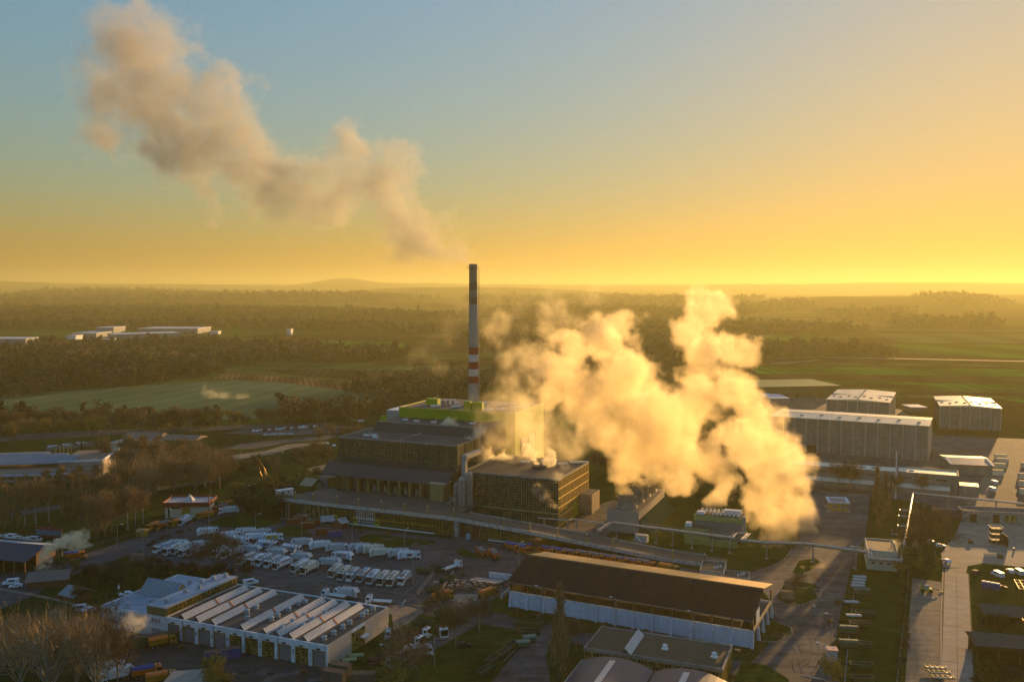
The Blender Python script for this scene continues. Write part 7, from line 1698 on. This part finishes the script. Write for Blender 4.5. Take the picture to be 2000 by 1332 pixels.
# ================================================================== smoke and steam
def plume(name, label, blobs, dens=0.25, vox=0.8, warp=8.0, wscale=0.05, soft=3.0, col=(.97, .97, .97), aniso=0.3, cat='steam', inner=(.3, .62), step=2.0, seed=0.0, group=None, rag=1.1, base=0.0):
    """blobs: (x, y, z, radius) in metres. The density field is cut from noise-warped spheres and baked into a grid."""
    m = bpy.data.materials.new(name); m.use_nodes = True
    t = m.node_tree
    for n in list(t.nodes):
        if n.type == 'BSDF_PRINCIPLED': t.nodes.remove(n)
    p = t.nodes.new('ShaderNodeVolumePrincipled')
    p.inputs['Color'].default_value = (*col, 1); p.inputs['Anisotropy'].default_value = aniso
    p.inputs['Density'].default_value = dens
    t.links.new(p.outputs[0], t.nodes['Material Output'].inputs['Volume'])
    m.cycles.volume_step_rate = step
    ng = bpy.data.node_groups.new(name, 'GeometryNodeTree')
    ng.interface.new_socket('Geometry', in_out='OUTPUT', socket_type='NodeSocketGeometry')
    N = ng.nodes; L = ng.links
    out = N.new('NodeGroupOutput')
    pos = N.new('GeometryNodeInputPosition').outputs[0]
    def vm(op, a, b=None, s=None):
        n = N.new('ShaderNodeVectorMath'); n.operation = op
        L.new(a, n.inputs[0])
        if b is not None:
            if isinstance(b, tuple): n.inputs[1].default_value = b
            else: L.new(b, n.inputs[1])
        if s is not None: n.inputs['Scale'].default_value = s
        return n.outputs['Value' if op == 'DISTANCE' else 'Vector']
    def ma(op, a, b, c=0.0):
        n = N.new('ShaderNodeMath'); n.operation = op
        for i, q in enumerate((a, b, c)):
            if isinstance(q, (int, float)): n.inputs[i].default_value = q
            else: L.new(q, n.inputs[i])
        return n.outputs[0]
    def noise(vec, sc, det, ro):
        n = N.new('ShaderNodeTexNoise'); n.inputs['Scale'].default_value = sc
        n.inputs['Detail'].default_value = det; n.inputs['Roughness'].default_value = ro
        L.new(vec, n.inputs['Vector']); return n
    q = vm('ADD', pos, (seed, seed * 1.7, seed * .3))
    nz = noise(q, wscale, 6, .62)
    off = vm('SCALE', vm('ADD', nz.outputs['Color'], (-.5, -.5, -.5)), s=warp * 2)
    pw = vm('ADD', pos, off)
    acc = None
    for (x, y, z, r) in blobs:
        d = vm('DISTANCE', pw, (x, y, z))
        k = ma('MULTIPLY_ADD', d, -1.0 / r, 1.0)
        acc = k if acc is None else ma('SMOOTH_MAX', acc, k, 0.08)
    n2 = noise(q, wscale * 2.3, 6, .66).outputs['Fac']
    er = N.new('ShaderNodeMapRange'); er.inputs[1].default_value = inner[0]; er.inputs[2].default_value = inner[1]
    er.inputs[3].default_value = base
    L.new(n2, er.inputs[0])
    n3 = noise(vm('ADD', q, (31.0, 17.0, 5.0)), wscale * 1.7, 7, .68).outputs['Fac']
    acc = ma('MULTIPLY_ADD', n3, rag, ma('ADD', acc, -.5 * rag - .06))
    sh = ma('MULTIPLY', acc, soft); sh.node.use_clamp = True
    dn = ma('MULTIPLY', sh, er.outputs[0])
    vc = N.new('GeometryNodeVolumeCube')
    mg = warp * .35 + 1 + .25 * max(b[3] for b in blobs)
    lo = [min(b[i] - b[3] for b in blobs) - mg for i in range(3)]
    hi = [max(b[i] + b[3] for b in blobs) + mg for i in range(3)]
    lo[2] = max(lo[2], 0.3)
    vc.inputs['Min'].default_value = lo; vc.inputs['Max'].default_value = hi
    for i, ax in enumerate('XYZ'):
        vc.inputs['Resolution ' + ax].default_value = max(8, int((hi[i] - lo[i]) / vox))
    L.new(dn, vc.inputs['Density'])
    smn = N.new('GeometryNodeSetMaterial'); smn.inputs['Material'].default_value = m
    L.new(vc.outputs[0], smn.inputs[0]); L.new(smn.outputs[0], out.inputs[0])
    vd = bpy.data.volumes.new(name)
    vd.materials.append(m)
    o = link(name, vd)
    tag(o, label, cat, group)
    md = o.modifiers.new('steam', 'NODES'); md.node_group = ng
    return o
def pb(lst, Y0, spread=0.0):
    r = random.Random(3); out = []
    for b in lst:
        Y = b[3] if len(b) > 3 else Y0
        Y += r.uniform(-spread, spread)
        out.append((*at3(b[0], b[1], Y), b[2] * Y / F))
    return out


plume('steam_cloud', 'huge golden steam cloud billowing from the cooling towers over the yard', pb([
    (1215, 958, 22), (1212, 925, 34), (1235, 930, 30), (1228, 885, 55), (1190, 835, 66), (1140, 780, 68), (1085, 735, 46), (1120, 690, 54), (1060, 760, 40), (1180, 660, 48),
    (1222, 636, 38), (1222, 748, 78), (1280, 812, 80), (1350, 800, 56), (1322, 862, 74), (1390, 905, 52), (1320, 925, 40), (1455, 875, 58),
    (1270, 870, 60), (1345, 650, 46), (1398, 620, 38), (1372, 690, 58), (1432, 690, 40), (1440, 765, 54), (1478, 830, 54),
    (1500, 890, 60), (1540, 870, 26), (1525, 945, 58, 395), (1548, 990, 46, 385), (1500, 1000, 40, 380), (1495, 1060, 26, 372), (1560, 1040, 32, 372), (1535, 1030, 42, 376), (1480, 975, 34, 385), (1555, 915, 34), (1410, 960, 28), (1360, 600, 24)],
    408, 16), dens=.085, vox=.6, warp=17, wscale=.042, soft=3.6, rag=2.3, col=(.99, .89, .64), inner=(.30, .50), base=.06, aniso=.45)  # the sun's gold is put into the steam colour itself
plume('steam_veil', 'thin drifting steam veil between the lime building and the big steam cloud', pb([(985, 720, 42), (1010, 790, 60), (1000, 850, 46), (960, 660, 34), (1040, 700, 50), (985, 640, 30), (1050, 850, 52), (960, 790, 40), (1100, 860, 60), (1020, 900, 30), (1030, 820, 60), (975, 850, 50), (1040, 880, 50), (1110, 620, 40), (1060, 640, 40)], 440, 10),
      dens=.05, vox=1.0, rag=1.9, col=(.99, .91, .66), warp=22, wscale=.045, soft=2.0, inner=(.40, .62), aniso=.45, step=3)  # veil colour tinted with golden sunlight too
plume('mist_wisp', 'faint mist wisps left of the chimney above the plain', pb([(850, 660, 42), (830, 690, 34), (870, 630, 30), (905, 600, 40), (940, 620, 30), (860, 720, 30), (1000, 600, 50), (1080, 590, 60), (1180, 595, 50)], 520, 10), dens=.016, vox=1.5, rag=2.0, col=(.99, .93, .72), warp=30, wscale=.035, soft=1.6, inner=(.42, .66), aniso=.45, step=4)  # wisp colour also holds some of the sun's gold
plume('smoke_plume', 'long grey and orange smoke plume drifting left from the tall chimney', pb([
    (916, 502, 12), (906, 495, 22), (890, 487, 38), (870, 480, 52), (840, 470, 62), (825, 470, 46), (795, 448, 60), (778, 425, 56), (745, 375, 66), (715, 330, 72), (690, 300, 58), (772, 322, 50), (672, 268, 34),
    (655, 370, 74), (608, 385, 72), (560, 375, 78), (512, 355, 80), (460, 310, 94), (410, 270, 94), (360, 230, 104), (310, 190, 108), (270, 140, 104),
    (250, 95, 92), (235, 60, 66), (190, 240, 70), (330, 290, 76), (385, 335, 60), (310, 90, 80), (430, 200, 80), (215, 170, 80), (410, 400, 26)],
    500, 10), dens=.065, vox=.85, warp=24, wscale=.034, soft=2.1, rag=2.1, inner=(.34, .60), col=(.55, .56, .55), aniso=.4, cat='smoke', step=3)
small = [('roof_steam', 'pale steam puff on the left of the tipping hall roof', [(880, 830, 14), (872, 850, 16), (886, 862, 12), (905, 855, 12), (865, 838, 10)], 455, .9),
         ('roof_steam', 'larger pale steam puff at the right end of the tipping hall roof', [(935, 845, 14), (925, 862, 20), (938, 882, 24), (950, 905, 24), (945, 925, 26), (965, 930, 26), (980, 905, 24)], 440, .5),
         ('roof_steam', 'bright steam jet on the boiler house roof, right one', [(1070, 915, 7), (1074, 903, 15), (1076, 890, 14), (1070, 880, 7), (1084, 900, 10)], 420, .7),
         ('roof_steam', 'bright steam jet on the boiler house roof, left one', [(1045, 905, 6), (1040, 896, 9), (1030, 880, 10), (1028, 868, 8), (1046, 888, 8)], 424, .7),
         ('roof_steam', 'faint yellow steam before the boiler house facade', [(1065, 965, 16), (1050, 955, 14), (1078, 985, 10), (1088, 930, 14), (1100, 910, 12)], 383, .08),
         ('stove_smoke', 'twisting sunlit smoke rising from the gabled hut stovepipe', [(78, 1122, 6), (80, 1108, 9), (88, 1092, 12), (96, 1078, 14), (100, 1068, 14), (115, 1062, 14), (135, 1056, 18), (155, 1056, 18), (170, 1062, 10)], 325, .8),
         ('ground_smoke', 'grey smoke drifting from the ground beside the green cabin', [(230, 1262, 8), (232, 1245, 14), (245, 1235, 20), (258, 1225, 22), (272, 1214, 20), (250, 1212, 18), (236, 1230, 14)], 256, .2),
         ('pipe_steam', 'yellow steam leaking around the end of the sunlit pipeline', [(1750, 1082, 14), (1758, 1070, 16), (1772, 1075, 14), (1788, 1068, 12), (1765, 1090, 10), (1752, 1110, 8)], 342, .16),
         ('road_steam', 'thin golden steam drifting low over the right road', [(1600, 1115, 22), (1625, 1100, 18), (1585, 1120, 18), (1640, 1130, 14), (1650, 1150, 12), (1570, 1112, 14)], 335, .035),
         ('field_mist', 'small pale mist patch over the green field', [(415, 770, 16), (440, 778, 22), (470, 775, 14), (402, 765, 12)], 850, .03),
         ('lawn_steam', 'yellow steam sinking onto the lawn under the pipe bridge', [(1470, 1082, 16), (1485, 1095, 12), (1500, 1078, 20), (1462, 1070, 12), (1520, 1075, 20)], 362, .06)]
for k, (nm, lb, bl_, Y_, dn) in enumerate(small):
    far = Y_ > 700
    plume(nm, lb, pb(bl_, Y_, .8), dens=dn, vox=1.2 if far else .3, rag=1.8, col=(.98, .94, .80), warp=14 if far else 5, wscale=.06 if far else .16, soft=2.6, inner=(.34, .56), aniso=.45, cat='smoke' if 'smoke' in nm else 'steam', step=2.5, seed=k * 13.0 + 5)  # small puffs share the sunlight tint in their colour
